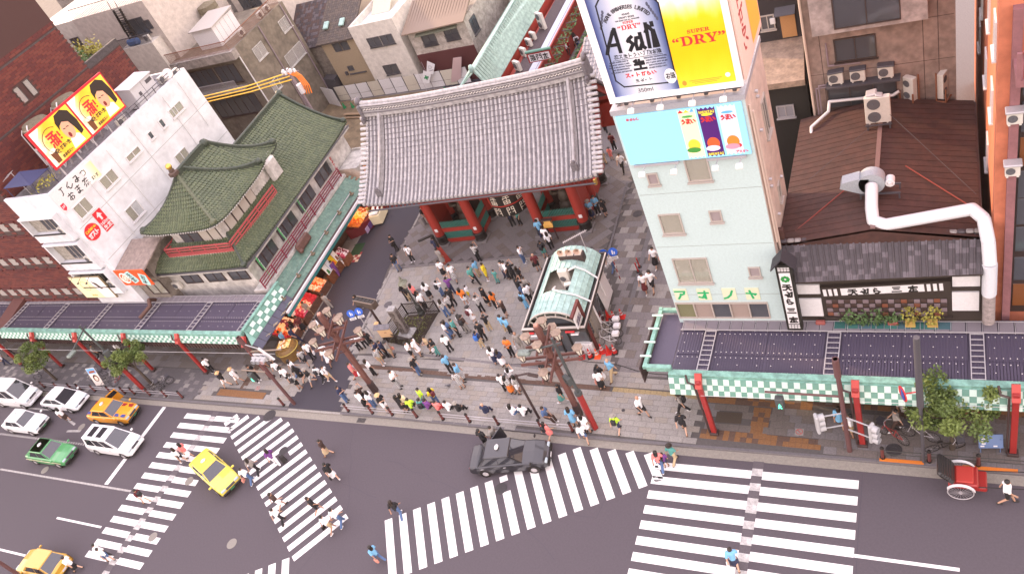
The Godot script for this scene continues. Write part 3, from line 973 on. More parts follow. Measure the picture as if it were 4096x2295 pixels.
func disc(called: String, t: Transform3D, x: float, y: float, rx: float, ry: float, m: Material, parent: Node, z := 0.004, seg := 20, a0 := 0., a1 := TAU) -> MeshInstance3D:
	var pts := []
	var full := absf(a1 - a0 - TAU) < 0.01
	for k in (seg if full else seg + 1):
		var a := a0 + (a1 - a0) * k / seg
		pts.append(x + rx * cos(a))
		pts.append(y + ry * sin(a))
	return flat_poly(called, t, pts, m, parent, z)
func build_tower() -> void:
	mt("mint_tile", 0.50, 0.63, 0.63, 0.45, 0, "fine", 0.6)
	mt("pink_wall", 0.56, 0.46, 0.40, 0.8, 0, "blotch", 0.3)
	mt("window_frame", 0.46, 0.41, 0.37, 0.5, 0.1, "fine", 1.)
	var gl := mt("glass_dark", 0.06, 0.065, 0.075, 0.08)
	gl.metallic_specular = 0.7
	var gc := mt("glass_clear", 0.5, 0.52, 0.5, 0.05)
	gc.transparency = BaseMaterial3D.TRANSPARENCY_ALPHA
	gc.albedo_color.a = 0.12
	mt("curtain", 0.36, 0.335, 0.25, 0.9, 0, "fine", 1.)
	var T := thing("tower_building", "tall narrow pale mint building with pink side wall and two billboards", "building")
	var b := mb()
	b.bb(23.25,0,1.4,28.87,17.18,5.72)
	put("wall", b, mm.pink_wall, T)
	b = mb()
	b.bb(23.25,5.5,5.722,28.87,17.18,5.8)
	b.bb(23.25,0,5.722,23.30,5.5,5.8)
	b.bb(28.,0,5.722,28.87,5.5,5.8)
	b.bb(23.3,0,5.722,28.,4.3,5.8)
	put("front_wall", b, mm.mint_tile, T)
	var jo := mb()
	for y in [6.05,9.4,12.7]:
		jo.bb(23.3, y, 5.8,28.84, y + 0.022,5.8035)
	put("wall_joint", jo, mt("joint_grey", 0.22, 0.24, 0.235, 0.9), T)
	b = mb()
	b.bb(23.2,17.18,1.35,28.92,17.42,1.6); b.bb(23.2,17.18,5.55,28.92,17.42,5.85)
	b.bb(23.2,17.18,1.6,23.45,17.42,5.55); b.bb(28.67,17.18,1.6,28.92,17.42,5.55)
	put("coping", b, mt("coping_metal", 0.46, 0.46, 0.5, 0.5, 0.2, "grain", 0.8), T)
	var w := Vector3.RIGHT
	window(T, face(V(23.88,10.27,5.8), w), 1.05,1.24, mm.window_frame, mm.glass_clear, 1, mm.curtain)
	window(T, face(V(25.78,13.30,5.8), w), 1.06,1.3, mm.window_frame, mm.glass_clear, 1, mm.curtain)
	window(T, face(V(23.88,6.94,5.8), w), 1.73,1.7, mm.window_frame, mm.glass_clear, 2, mm.curtain)
	for p in [[23.93,13.3,0.52,0.65], [26.29,10.88,0.56,0.67], [27.45,7.28,0.56,0.64]]:
		window(T, face(V(p[0], p[1], 5.8), w), p[2], p[3], mm.window_frame, mt("frosted", 0.26, 0.22, 0.225, 0.3), 1)
	var bf := mb()
	bf.bb(23.3,5.38,5.74,28.,5.5,5.84); bf.bb(23.3,4.3,5.74,28.,4.36,5.84)
	for k in 6:
		bf.bb(23.3 + 0.93 * k, 4.36,5.74,23.36 + 0.93 * k, 5.38,5.85)
	put("band_frame", bf, mm.window_frame, T)
	for k in 5:
		var p := mb()
		p.bb(23.365 + 0.93 * k, 4.36,5.75,24.225 + 0.93 * k, 5.38,5.765)
		put("band_pane", p, [mt("pane_olive", 0.16, 0.16, 0.09, 0.1), mt("pane_mauve", 0.27, 0.215, 0.19, 0.25), mm.glass_dark, mm.pane_mauve if mm.has("pane_mauve") else mm.glass_dark, mm.glass_dark][k], T)
	var kx := [23.5,24.7,25.97,27.1]
	var kn := ["A", "O", "NO", "YA"]
	var plate := mt("clear_plate", 0.55, 0.58, 0.42, 0.4)
	for k in 4:
		var pb := mb()
		pb.bb(kx[k] - 0.06,5.68,5.8, kx[k] + 0.62,6.5,5.83)
		var n := put("name_plate", pb, plate, T)
		var g := mb()
		pen(g, KANA[kn[k]], face(V(kx[k], 5.8,5.832), w), 0.5,0.52,0.105)
		put("lettering", g, paint("1d9a5c"), n)
	b = mb()
	b.tube([V(28.93,16.7,5.5), V(28.95,12.,5.52), V(28.95,9.2,5.52)], 0.055)
	b.tube([V(28.95,16.2,5.2), V(28.97,9.2,5.22), V(28.97,4.5,5.22)], 0.07)
	put("downpipe", b, mt("pipe_beige", 0.50, 0.40, 0.34, 0.6), T)
	var sw := face(V(28.87,13.4,3.35), V(0,0,-1))
	window(T, sw, 0.9,1.9, mm.window_frame, mm.glass_dark, 2)
	window(T, face(V(28.87,9.6,3.2), V(0,0,-1)), 0.5,1., mm.window_frame, mm.glass_dark, 1)
	window(T, face(V(28.87,6.4,2.6), V(0,0,-1)), 0.5,1., mm.window_frame, mm.glass_dark, 1)
	for p in [[16.3,3.9], [16.,3.85], [14.6,4.3], [12.,4.4], [11.6,4.4], [10.4,2.2], [9.6,4.], [8.1,3.1]]:
		b = mb()
		b.cyl(V(28.87, p[0], p[1]), V(29., p[0] - 0.02, p[1]), 0.07,0.08,8)
		put("vent_cap", b, mm.galvanised, T)
	var S := thing("snack_billboard", "light blue billboard with three snack packets hung on the mint building", "billboard")
	b = mb()
	b.rbox(V(26.06,15.84,5.86), V(5.36,2.58,0.1), 0.015)
	put("board", b, paint("8fd4f5", 0.4), S)
	var f := face(V(23.38,14.55,5.912), w)
	var px := [[2.73, "ece3bd", "3f9e4c", "c02a2a"], [3.55, "4a1d6b", "e8dc3a", "c02a2a"], [4.37, "c9d2e6", "58a8dc", "b02030"]]
	for k in 3:
		var x: float = px[k][0]
		var zig := []
		for j in 9:
			zig.append_array([x + 0.8 * j / 8. * 0.9,2.6 - (0.1 if j % 2 else 0.) - 0.05])
		for j in 9:
			zig.append_array([x + 0.72 - 0.72 * j / 8.,0.06 + (0.1 if j % 2 else 0.)])
		var pk := flat_poly("snack_packet", f, zig, paint(px[k][1], 0.35), S)
		words("pack", ["u", "ma", "i"], f * Transform3D(Basis(), V(x + 0.05, 1.86, 0.006)), 0.2, 0.22, 0., 0.055, paint(px[k][3]), pk)
		disc("flavour_band", f, x + 0.36, 2.2, 0.24, 0.06, paint(px[k][2]), pk, 0.009)
		disc("corn", f, x + 0.36, 0.75, 0.26, 0.3, paint(["e9c63a", "d85a2a", "e87f2c"][k]), pk, 0.009)
		disc("garnish", f, x + 0.3, 0.5, 0.3, 0.14, paint(["3c8a35", "e6d7e8", "e58aa0"][k]), pk, 0.013)
		if k == 0:
			for j in 3:
				flat_poly("corner_flash", f, [x + 0.24 * j, 2.4, x + 0.24 * (j + 1) - 0.01, 2.4, x + 0.12 + 0.24 * j, 2.55], paint(["c8232c", "e9c63a", "58a8dc"][j]), pk, 0.009)
		if k == 1:
			latin("MENTAI", 0.17, f * Transform3D(Basis(), V(x + 0.36, 2.32, 0.002)), paint("e8dc3a"), pk)
			latin("MENTAI", 0.17, f * Transform3D(Basis(), V(x + 0.36, 0.2, 0.002)), paint("e8dc3a"), pk)
	var red := paint("c0252d")
	disc("maker_mark", f, 4.95, 0.52, 0.1, 0.1, red, S, 0.008)
	words("maker", ["ri", "su", "ka", "ka"] if false else ["A", "su", "ga", "to"], f * Transform3D(Basis(), V(4.75, 0.16, 0)), 0.12, 0.1, 0.02, 0.025, red, S)
	words("maker", ["ya", "o", "ki", "n"] if false else ["o", "bu", "ra", "n2"], f * Transform3D(Basis(), V(0.45, 2.33, 0)), 0.13, 0.12, 0.02, 0.025, red, S)
	b = mb()
	b.bb(23.55,14.42,5.82,25.6,14.52,5.95); b.bb(26.85,14.42,5.82,28.5,14.52,5.95)
	put("cable_tray", b, mm.galvanised, S)
	for k in 4:
		var x: float = [24.05,25.5,27.3,28.3][k]
		lamp_small("small white floodlight under the snack billboard, " + ["first from the left", "second from the left", "third from the left", "last on the right"][k], V(x, 14.4, 5.9), V(x, 14.45, 6.55))
	build_beer_board()
func lamp_small(label: String, a: Vector3, p: Vector3) -> void:
	var t := thing("floodlight", label, "floodlight", p, 0., "floodlights on the mint building")
	var b := mb()
	b.bar(a - p, V(0,0.05,-0.05), 0.03,0.03)
	put("arm", b, mm.galvanised, t)
	b = mb()
	b.rbox(Vector3.ZERO, V(0.28,0.12,0.24), 0.02, Basis(Vector3.RIGHT, 0.5))
	put("lamp_case", b, mt("white_case", 0.7, 0.69, 0.66, 0.5), t)
	b = mb()
	b.box(V(0,0.064,-0.036), V(0.2,0.006,0.16), Basis(Vector3.RIGHT, 0.5))
	put("lamp_glass", b, mt("lamp_glass", 0.35, 0.42, 0.45, 0.1), t)
func build_beer_board() -> void:
	var w := Vector3.RIGHT
	var B := thing("beer_billboard", "big rooftop billboard with a silver beer can beside yellow beer", "billboard")
	var m := mb()
	m.bb(23.4,17.85,5.3,28.9,26.,5.86)
	put("board", m, paint("c9c7c4", 0.5), B)
	var fr := mb()
	fr.bb(23.38,17.83,5.70,28.95,18.08,5.92); fr.bb(23.38,18.08,5.70,23.68,26.05,5.92); fr.bb(28.74,18.08,5.70,28.95,26.05,5.92)
	put("frame", fr, paint("eeeef0", 0.4), B)
	var f := face(V(0,0,5.868), w)
	print_quad("can_print", f, 23.68, 18.08, 26.46, 26., grad_mat("can", [0., 0.12, 0.4, 0.58, 0.88, 1.], ["3c4a7d", "8a96b8", "cfd2da", "d6d8dd", "8c98b8", "3a4876"]), B, 0.004)
	print_quad("beer_print", f, 26.46, 18.08, 28.74, 26., grad_mat("beer", [0., 0.52, 0.585, 0.64, 0.80, 1.], ["f2f0ec", "efece4", "f2d880", "f2c21c", "f0b606", "f3cf35"], true, 0.35, 0.035), B, 0.004)
	var dark := paint("14161c", 0.4)
	var lab := [24.2,18.52,26.02,18.44,26.42,18.75,26.48,21.85,26.1,22.45,24.3,22.5,24.05,22.2,23.92,18.86]
	for k in 8:
		var a := Vector2(lab[k * 2], lab[k * 2 + 1])
		var c := Vector2(lab[(k * 2 + 2) % 16], lab[(k * 2 + 3) % 16])
		var d := (c - a).normalized() * 0.03
		var s := Vector2(-d.y, d.x)
		flat_poly("label_outline", f, [a.x - d.x - s.x, a.y - d.y - s.y, c.x + d.x - s.x, c.y + d.y - s.y, c.x + d.x + s.x, c.y + d.y + s.y, a.x - d.x + s.x, a.y - d.y + s.y], dark, B, 0.0085 + 0.0004 * k, 0.003)
	var ar := "ASAHI BREWERIES LIMITED"
	for k in ar.length():
		if ar[k] == " ":
			continue
		var a := PI * 0.85 - PI * 0.70 * k / (ar.length() - 1)
		var p := V(25.12 + 0.98 * cos(a), 21.15 + 0.80 * sin(a), 0.006)
		latin(ar[k], 0.22, f * Transform3D(Basis(Vector3.BACK, a - PI / 2), p), paint("3a3a42"), B)
	for sg in [-1.,1.]:
		for j in 6:
			disc("barley_grain", f, 25.14 + sg * (0.9 + 0.05 * j), 21.9 - 0.13 * j, 0.05, 0.09, paint("4b4f63"), B, 0.009, 8)
	latin("ASAHI", 0.11, f * Transform3D(Basis(), V(25.12, 21.66, 0.003)), paint("4a4a55"), B)
	latin("DRAFT BEER", 0.11, f * Transform3D(Basis(), V(25.12, 21.53, 0.003)), paint("4a4a55"), B)
	latin("THE BEER FOR ALL SEASONS", 0.075, f * Transform3D(Basis(), V(25.12, 21.42, 0.003)), paint("4a4a55"), B)
	var rd := paint("b8202a")
	latin("SUPER", 0.13, f * Transform3D(Basis(), V(25.12, 21.31, 0.003)), rd, B, true)
	latin("“DRY”", 0.26, f * Transform3D(Basis(), V(25.12, 21.11, 0.003)), rd, B, true, true, 1.2)
	var gl := mb()
	var big := {"A": "00 12 58 69;65 69 60;33 63", "s": "87 66 55 65 83 72 50", "a": "66 36 23 20 40 63;68 61 70", "h": "39 20;26 48 66 50", "i": "16 20;18 19"}
	var xs := [23.92,24.62,25.07,25.57,25.98]
	var ks := ["A", "s", "a", "h", "i"]
	var ww := [0.85,0.52,0.58,0.62,0.35]
	for k in 5:
		var hh: float = 1. if k != 1 and k != 2 else 0.72
		pen(gl, big[ks[k]], f * Transform3D(Basis(), V(xs[k], 20.12,0.004)), ww[k], hh, 0.15)
	put("lettering", gl, dark, B)
	words("x", ["cha", "su", "sei", "ta" if false else "to", "ku" if false else "u", "ri" if false else "i", "a", "na", "o", "shin"], f * Transform3D(Basis(), V(24.15, 19.82, 0.003)), 0.17, 0.17, 0.03, 0.026, dark, B)
	words("x", ["sei"], f * Transform3D(Basis(), V(24.85, 19.24, 0.003)), 0.5, 0.46, 0, 0.1, dark, B)
	for s in [[24.28, "ASAHI SUPER DRY IS|BREWED USING CARE-|FULLY SELECTED YEAST|AND INGREDIENTS|UTILIZING ADVANCED"], [25.82, "BREWING TECHNIQUES,|ENJOY THE REFRESH-|ING TASTE AND SILKY|SMOOTHNESS OF|ASAHI SUPER DRY!"]]:
		var lines: PackedStringArray = s[1].split("|")
		for k in lines.size():
			latin(lines[k], 0.078, f * Transform3D(Basis(), V(s[0], 19.68 - 0.115 * k, 0.003)), paint("3a3f55"), B, true)
	var sl := mb()
	sl.box(f * V(25.1,19.76,0.008), V(2.1,0.02,0.004), f.basis)
	put("rule", sl, dark, B)
	words("x", ["su", "to", "ra", "i", "go"] if false else ["su", "dot", "to", "ga", "ra", "i"], f * Transform3D(Basis(), V(24.4, 18.93, 0.003)), 0.19, 0.17, 0.03, 0.04, rd, B)
	words("x", ["sei", "bu", "dot", "to"], f * Transform3D(Basis(), V(24.75, 18.66, 0.003)), 0.16, 0.14, 0.03, 0.018, dark, B)
	disc("age_mark", f, 26.22, 18.72, 0.24, 0.34, paint("e3e5ec"), B, 0.012)
	words("x", ["o", "shin"], f * Transform3D(Basis(), V(26.02, 18.62, 0.014)), 0.19, 0.24, 0.02, 0.03, dark, B)
	latin("350ml", 0.24, f * Transform3D(Basis(), V(25.05, 18.25, 0.003)), dark, B, false, false)
	latin("SUPER", 0.2, f * Transform3D(Basis(), V(27.7, 20.48, 0.003)), rd, B, true, true, 1.3)
	latin("“DRY”", 0.52, f * Transform3D(Basis(), V(27.66, 20.1, 0.003)), rd, B, true, true, 1.3)
	disc("age_mark", f, 28.45, 18.42, 0.1, 0.1, paint("f4f0e4"), B, 0.009)
	disc("crest", f, 26.7, 18.3, 0.09, 0.12, paint("b5872a"), B, 0.009)
	for k in 3:
		var sm := mb()
		sm.box(f * V(27.55,18.36 - 0.07 * k, 0.007), V(1.3 - 0.2 * k, 0.02,0.003), f.basis)
		put("small_print", sm, paint("8a7a35"), B)
	var s := mb()
	s.bb(28.955,17.9,1.3,29.05,26.,5.6)
	put("side_board", s, paint("d9b9ae", 0.5), B)
	var sf := face(V(29.055,18.2,5.3), V(0,0,-1))
	print_quad("side_print", sf, 1.9, 0., 3.9, 7.5, grad_mat("side", [0., 0.3, 0.6, 1.], ["e8dfd2", "f0c060", "eda23a", "f0b040"], true), B, 0.003)
	words("x", ["san", "dot", "to", "ga", "ra", "i"], sf * Transform3D(Basis(), V(0.3, 3.6, 0)), 0.9, 0.5, 0.12, 0.1, paint("9a3b3a"), B, true)
	s = mb()
	for z in [3.,5.6]:
		s.bb(23.5,17.62, z - 0.08,28.8,17.82, z + 0.08)
	for k in 5:
		s.bb(23.8 + 1.15 * k, 17.4,5.3,23.95 + 1.15 * k, 17.85,5.5)
		s.bb(23.8 + 1.15 * k, 17.4,1.8,23.95 + 1.15 * k, 24.,1.95)
		s.bar(V(23.87 + 1.15 * k, 24.,1.9), V(23.87 + 1.15 * k, 25.5,5.3), 0.12,0.12)
		s.bar(V(23.87 + 1.15 * k, 17.6,5.3), V(23.87 + 1.15 * k, 21.,1.9), 0.1,0.1)
	put("steelwork", s, mt("steel_dark", 0.10, 0.095, 0.11, 0.6, 0.2, "grain", 1.), B)
	for k in 4:
		var x: float = [24.35,25.62,26.95,28.2][k]
		lamp_small("white projector lamp below the beer billboard, " + ["first from the left", "second from the left", "third from the left", "last on the right"][k], V(x, 17.72, 5.7), V(x, 17.62, 6.35))
func build_right() -> void:
	mt("dark_timber", 0.040, 0.028, 0.022, 0.7, 0, "grain", 1.)
	mt("old_tile", 0.062, 0.050, 0.058, 0.6, 0, "stain", 1.2)
	mt("old_tile_worn", 0.135, 0.115, 0.13, 0.6, 0, "stain", 1.2)
	mt("brown_roof", 0.075, 0.028, 0.021, 0.75, 0, "stain", 0.35)
	mt("white_panel", 0.72, 0.71, 0.72, 0.4, 0, "fine", 0.5)
	var R := thing("tempura_restaurant", "low dark restaurant with a tiled eave, white sign panels and a big brown roof", "restaurant")
	var b := mb()
	b.bb(28.95,0,-4.9,37.3,6.9,5.75)
	put("wall", b, mm.dark_timber, R)
	for sg in [-1.,1.]:
		b = mb()
		var xe: float = 33. + sg * 4.1
		var n := 24
		for k in n:
			var z0 := lerpf(5.2,-4.9, float(k) / n)
			var z1 := lerpf(5.2,-4.9, float(k + 0.93) / n)
			var p := [V(33.,9.45, z0), V(xe, 8.7, z0), V(xe, 8.7, z1), V(33.,9.45, z1)]
			if sg < 0:
				p.reverse()
			b.slab(p[0], p[1], p[2], p[3], V(0,-0.05,0))
		b.slab(V(33. - 0.,9.41,5.2), V(33.,9.41,-4.9), V(xe, 8.66,-4.9), V(xe, 8.66,5.2), V(0,-0.1,0))
		put("roof_slope", b, mm.brown_roof, R)
	b = mb()
	b.bb(32.9,9.44,-4.9,33.1,9.52,5.2)
	put("ridge_strip", b, mt("ridge_pink", 0.22, 0.13, 0.12, 0.6, 0, "grain", 1.), R)
	b = mb()
	b.slab(V(28.95,6.9,5.2), V(37.2,6.9,5.2), V(37.2,8.7,5.2), V(28.95,8.7,5.2), V(0,0,-0.1))
	b.slab(V(28.95,8.7,5.2), V(37.2,8.7,5.2), V(33.05,9.4,5.2), V(33.,9.4,5.2), V(0,0,-0.1))
	b.bb(28.95,6.5,-4.8,29.05,8.65,5.2); b.bb(37.1,6.5,-4.8,37.2,8.65,5.2)
	put("gable", b, mm.brown_roof, R)
	var top := V(29.,8.72,5.12)
	var low := V(29.35,7.38,6.35)
	b = mb()
	b.slab(V(29.35,7.36,6.35), V(37.15,7.7,6.35), V(37.25,8.72,4.95), V(29.,8.70,5.12), V(0,-0.12,0))
	put("eave_board", b, mm.dark_timber, R)
	var tl := mb()   # one pan tile with its roll
	for k in 6:
		var a0 := PI * k / 6.
		var a1 := PI * (k + 1) / 6.
		tl.quad(V(0.075 - 0.05 * cos(a0), -0.13,0.02 + 0.05 * sin(a0)), V(0.075 - 0.05 * cos(a1), -0.13,0.02 + 0.05 * sin(a1)), V(0.075 - 0.045 * cos(a1), 0.13,0. + 0.045 * sin(a1)), V(0.075 - 0.045 * cos(a0), 0.13,0. + 0.045 * sin(a0)))
	tl.quad(V(-0.13,-0.13,0.02), V(0.025,-0.13,0.02), V(0.025,0.13,0), V(-0.13,0.13,0))
	tl.quad(V(-0.13,-0.13,-0.01), V(0.125,-0.13,-0.01), V(0.125,-0.13,0.02), V(-0.13,-0.13,0.02))
	var items := []
	var cols := 31
	var rows := 8
	for j in rows:
		for k in cols:
			var fa := (k + 0.5) / cols
			var fb := (j + 0.5) / rows
			var q := V(29.02,8.74,5.08).lerp(V(37.22,8.76,4.93), fa).lerp(V(29.35,7.40,6.4).lerp(V(37.15,7.74,6.4), fa), fb)
			var dn := V(0,-1.3,1.3).normalized()
			items.append([Transform3D(Basis(Vector3.RIGHT, -dn, Vector3.RIGHT.cross(-dn)), q), 0,1 if rng.randf() < 0.3 else 0])
	pieces(R, "roof_tile", [tl], [mm.old_tile, mm.old_tile_worn], items, 260)
	items = []
	var rt := mb()
	rt.rbox(Vector3.ZERO, V(0.31,0.14,0.24), 0.05)
	for k in 26:
		items.append([at(29.15 + 0.315 * k, 8.86,5.1 - 0.006 * k), 0,1 if rng.randf() < 0.6 else 0])
	pieces(R, "ridge_tile", [rt], [mm.old_tile, mt("ridge_pale", 0.33, 0.30, 0.29, 0.7, 0, "stain", 1.)], items)
	b = mb()
	b.bb(28.95,8.45,4.85,29.2,9.5,5.1)
	put("end_post", b, mm.brown_roof, R)
	for p in [[29.44,6.05,30.54,6.65], [29.44,4.5,30.52,5.7], [36.02,6.42,37.07,7.02], [36.,4.88,37.04,6.05]]:
		b = mb()
		b.bb(p[0], p[1], 5.76, p[2], p[3], 5.84)
		put("white_panel", b, mm.white_panel, R)
	b = mb()
	b.slab(V(30.62,5.92,5.98), V(35.95,6.25,5.98), V(35.95,6.9,5.98), V(30.62,6.58,5.98), V(0,0,-0.2))
	var sg2 := put("sign_case", b, mm.dark_timber, R)
	var df := face(V(30.7,6.02,5.983), V(5.18,0.31,0))
	for s in [0.,0.24,0.48,4.35,4.6,4.84]:
		flat_poly("sign_light", df, [s, 0.02, s + 0.15, 0.02, s + 0.15, 0.46, s, 0.46], mm.white_panel, sg2)
	flat_poly("sign_face", df, [0.78, 0.02, 4.25, 0.02, 4.25, 0.47, 0.78, 0.47], mm.white_panel, sg2)
	var gx := [1.1,1.6,2.12,2.95,3.6]
	var gk := ["ten", "bu", "ra", "san", "tei"]
	for k in 5:
		var g := mb()
		pen(g, KANA[gk[k]], df * Transform3D(Basis(), V(gx[k], 0.07,0.008)), 0.36,0.34,0.075)
		put("lettering", g, paint("15120f"), sg2)
	items = []
	var cb := mb()
	cb.rbox(Vector3.ZERO, V(0.25,0.22,0.05), 0.01)
	for j in 4:
		for k in 19:
			items.append([Transform3D(Basis(), V(30.85 + 0.268 * k, 4.62 + 0.29 * j, 5.79 + (0.02 if (j + k) % 2 else 0.))), 0, (j + k) % 2 if rng.randf() < 0.85 else 2])
	pieces(R, "lattice_panel", [cb], [mt("lattice_dark", 0.05, 0.03, 0.025, 0.5), mt("lattice_grey", 0.17, 0.13, 0.14, 0.4), mt("lattice_rust", 0.16, 0.055, 0.03, 0.5)], items)
	b = mb()
	b.bb(30.6,4.42,5.78,36.,4.5,5.95)
	put("sill", b, mm.dark_timber, R)
	var k2 := 0
	for p in [[31.75,1.15], [32.9,1.1], [33.6,0.8], [34.3,1.3], [35.2,1.25], [32.3,0.7]]:
		creeper("green creeper climbing the lattice of the tempura restaurant, " + ["first from the left", "fullest, in the middle", "thin one right of the middle", "yellowish over a straw mat", "yellowish, last on the right", "low one between the two fullest"][k2], V(p[0], 4.15, 6.02), p[1], k2 > 2 and k2 < 5)
		k2 += 1
	for p in [[34.28,0], [35.2,1]]:
		b = mb()
		b.slab(V(-0.22,0,0.2), V(0.22,0,0.2), V(0.2,0.36,-0.05), V(-0.2,0.36,-0.05), V(0,-0.02,-0.02))
		for j in 8:
			b.bb(-0.2,0.02 + 0.042 * j, 0.185 - 0.03 * j, 0.2,0.034 + 0.042 * j, 0.2 - 0.03 * j)
		var o := put("straw_mat", b, mt("straw", 0.46, 0.31, 0.08, 0.9, 0, "grain", 2.), self)
		o.position = V(p[0], 4.1,6.)
		tag(o, "yellow straw mat hung below the creeper, " + ("the right one" if p[1] else "the left one"), "mat")
	for p in [[30.35,0.42], [33.55,0.42]]:
		b = mb()
		b.rbox(V(0,0.1,0), V(0.44,0.2,0.2), 0.03)
		var o := put("planter", b, paint("8a4a44"), self)
		o.position = V(p[0], 4.1,5.98)
		tag(o, "long red-brown planter on the ledge, " + ("below the left white panel" if p[0] < 32 else "between the middle creepers"), "planter")
	for k in 9:
		b = mb()
		b.bb(30.95 + 0.56 * k, 4.08,5.86,31.48 + 0.56 * k, 4.13,6.3)
		put("green_mat", b, mt("mat_%d" % (k % 3), 0.03 + 0.015 * (k % 3), 0.14 + 0.03 * (k % 2), 0.125 + 0.02 * (k % 3), 0.9, 0, "grain", 1.), R)
	var V := thing("vertical_sign", "tall narrow white shop sign with black lettering under a tiny black roof", "sign")
	b = mb()
	b.bb(28.9,4.35,6.3,29.62,8.75,6.62)
	put("sign_case", b, paint("17150f"), V)
	b = mb()
	b.slab(V(28.72,8.62,6.85), V(29.26,9.3,6.85), V(29.26,9.3,6.05), V(28.72,8.62,6.05), V(0.02,-0.06,0))
	b.slab(V(29.26,9.3,6.85), V(29.82,8.66,6.85), V(29.82,8.66,6.05), V(29.26,9.3,6.05), V(0.02,-0.06,0))
	put("small_roof", b, paint("2c2a30"), V)
	var vf := face(V(28.98,4.7,6.622), w_right())
	flat_poly("sign_face", vf, [0.03, 0.1, 0.53, 0.1, 0.53, 3.55, 0.03, 3.55], mm.white_panel, V)
	for r in 2:
		for j in 3:
			for k in 4:
				flat_poly("sign_light", vf, [0.02 + 0.135 * k, (3.65 if r else -0.22) + 0.09 * j, 0.13 + 0.135 * k, (3.65 if r else -0.22) + 0.09 * j, 0.13 + 0.135 * k, (3.65 if r else -0.22) + 0.09 * j + 0.06, 0.02 + 0.135 * k, (3.65 if r else -0.22) + 0.09 * j + 0.06], mm.white_panel, V)
	var em := disc("emblem", vf, 0.28, 3.15, 0.2, 0.2, paint("1f7a35"), V, 0.008, 8)
	for k in 8:
		disc("petal", vf, 0.28 + 0.15 * cos(TAU * k / 8), 3.15 + 0.15 * sin(TAU * k / 8), 0.07, 0.07, paint("1f7a35"), em, 0.009 + 0.0004 * k, 8)
	disc("heart", vf, 0.28, 3.15, 0.05, 0.05, mm.white_panel, em, 0.016, 8)
	for k in 5:
		var g := mb()
		pen(g, KANA[gk[k]], vf * Transform3D(Basis(), V(0.1, [2.45,1.98,1.5,0.85,0.22][k], 0.008)), 0.36,0.36,0.085)
		put("lettering", g, paint("15120f"), V)
	var ac := aircon("double-fan air conditioner on a steel rack at the ridge of the brown roof", V(32.95, 9.75, -2.6), 0., 1.15, 1.45, 2)
	b = mb()
	for x in [-0.5,0.5]:
		b.bb(x - 0.04,-0.9,0.25, x + 0.04,0.,0.33); b.bb(x - 0.04,-0.7,-0.1, x + 0.04,0.,-0.02)
		b.bb(x - 0.04,-0.06,-0.1, x + 0.04,-0.01,0.4)
	b.bb(-0.6,-0.1,0.36,0.6,-0.04,0.42)
	put("rack", b, mm.steel_dark, ac)
	b = mb()
	b.rbox(V(-0.25,1.5,-0.1), V(0.5,0.12,0.5), 0.04, Basis(Vector3.BACK, 0.15))
	b.rbox(V(0.1,1.5,0.1), V(0.34,0.1,0.34), 0.04, Basis(Vector3.BACK, -0.2))
	put("cover_sheet", b, mm.galvanised, ac)
	b = mb()
	b.tube([V(32.8,10.2,-2.8), V(32.8,9.9,-3.6), V(32.8,9.4,-4.8)], 0.07)
	b.tube([V(33.,10.2,-2.8), V(33.,9.9,-3.6), V(33.,9.5,-4.8)], 0.07)
	tag(put("pipe_pair", b, mm.white_panel, self), "two white insulated pipes running up from the roof air conditioner", "pipe")
	var F := thing("exhaust_fan", "grey blower with a curved outlet on the front of the brown roof", "exhaust fan", V(32.9, 9.9, 2.7))
	b = mb()
	b.cyl(V(0,0.25,-0.3), V(0,0.25,0.3), 0.55,0.55,20)
	put("housing", b, mt("blower_grey", 0.42, 0.46, 0.50, 0.5, 0.1, "grain", 1.), F)
	b = mb()
	b.slab(V(-0.5,0.55,0.3), V(-0.5,-0.25,0.3), V(-0.5,-0.25,-0.3), V(-0.5,0.55,-0.3), V(0.4,0,0))
	b.slab(V(-1.35,0.1,0.3), V(-0.5,-0.25,0.3), V(-0.5,0.6,0.3), V(-1.25,0.4,0.3), V(0,0,-0.6))
	put("outlet", b, mm.blower_grey, F)
	b = mb()
	b.cyl(V(0.75,0.2,-0.15), V(0.75,0.2,0.25), 0.2,0.2,12)
	b.cyl(V(0.75,0.2,0.25), V(0.75,0.2,0.33), 0.12,0.08,10)
	put("motor", b, mm.white_panel, F)
	b = mb()
	b.bb(-0.5,-0.35,0.25,1.15,-0.28,0.33); b.bb(-0.5,-0.35,-0.4,1.15,-0.28,-0.32)
	for q in [[-0.5,0.3], [1.1,0.3], [1.1,-0.36], [-0.5,-0.36]]:
		b.bb(q[0] - 0.03,-0.95, q[1] - 0.03, q[0] + 0.03,-0.3, q[1] + 0.03)
	put("stand", b, mm.steel_dark, F)
	var D := thing("exhaust_duct", "thick white duct bending along the brown roof and down beside the red wall", "duct")
	var dp := [V(32.9,10.1,3.), V(32.92,9.75,4.1), V(33.,9.5,4.75), V(33.5,9.42,4.95), V(36.8,9.75,4.6), V(37.2,9.55,5.), V(37.35,8.9,5.75), V(37.4,8.,6.1)]
	b = mb()
	b.tube(dp, 0.27,14)
	put("duct_bend", b, mt("duct_white", 0.66, 0.67, 0.70, 0.45, 0, "fine", 0.6), D)
	b = mb()
	for k in 24:
		b.cyl(V(37.4,8. - 0.075 * k, 6.1), V(37.4,7.93 - 0.075 * k, 6.1), 0.29,0.275,14)
	put("duct_ribbed", b, mm.duct_white, D)
	b = mb()
	b.cyl(V(37.4,6.2,6.1), V(37.4,4.45,6.1), 0.25,0.25,14)
	put("duct_foot", b, mt("duct_grey", 0.42, 0.36, 0.35, 0.6, 0, "stain", 1.), D)
	b = mb()
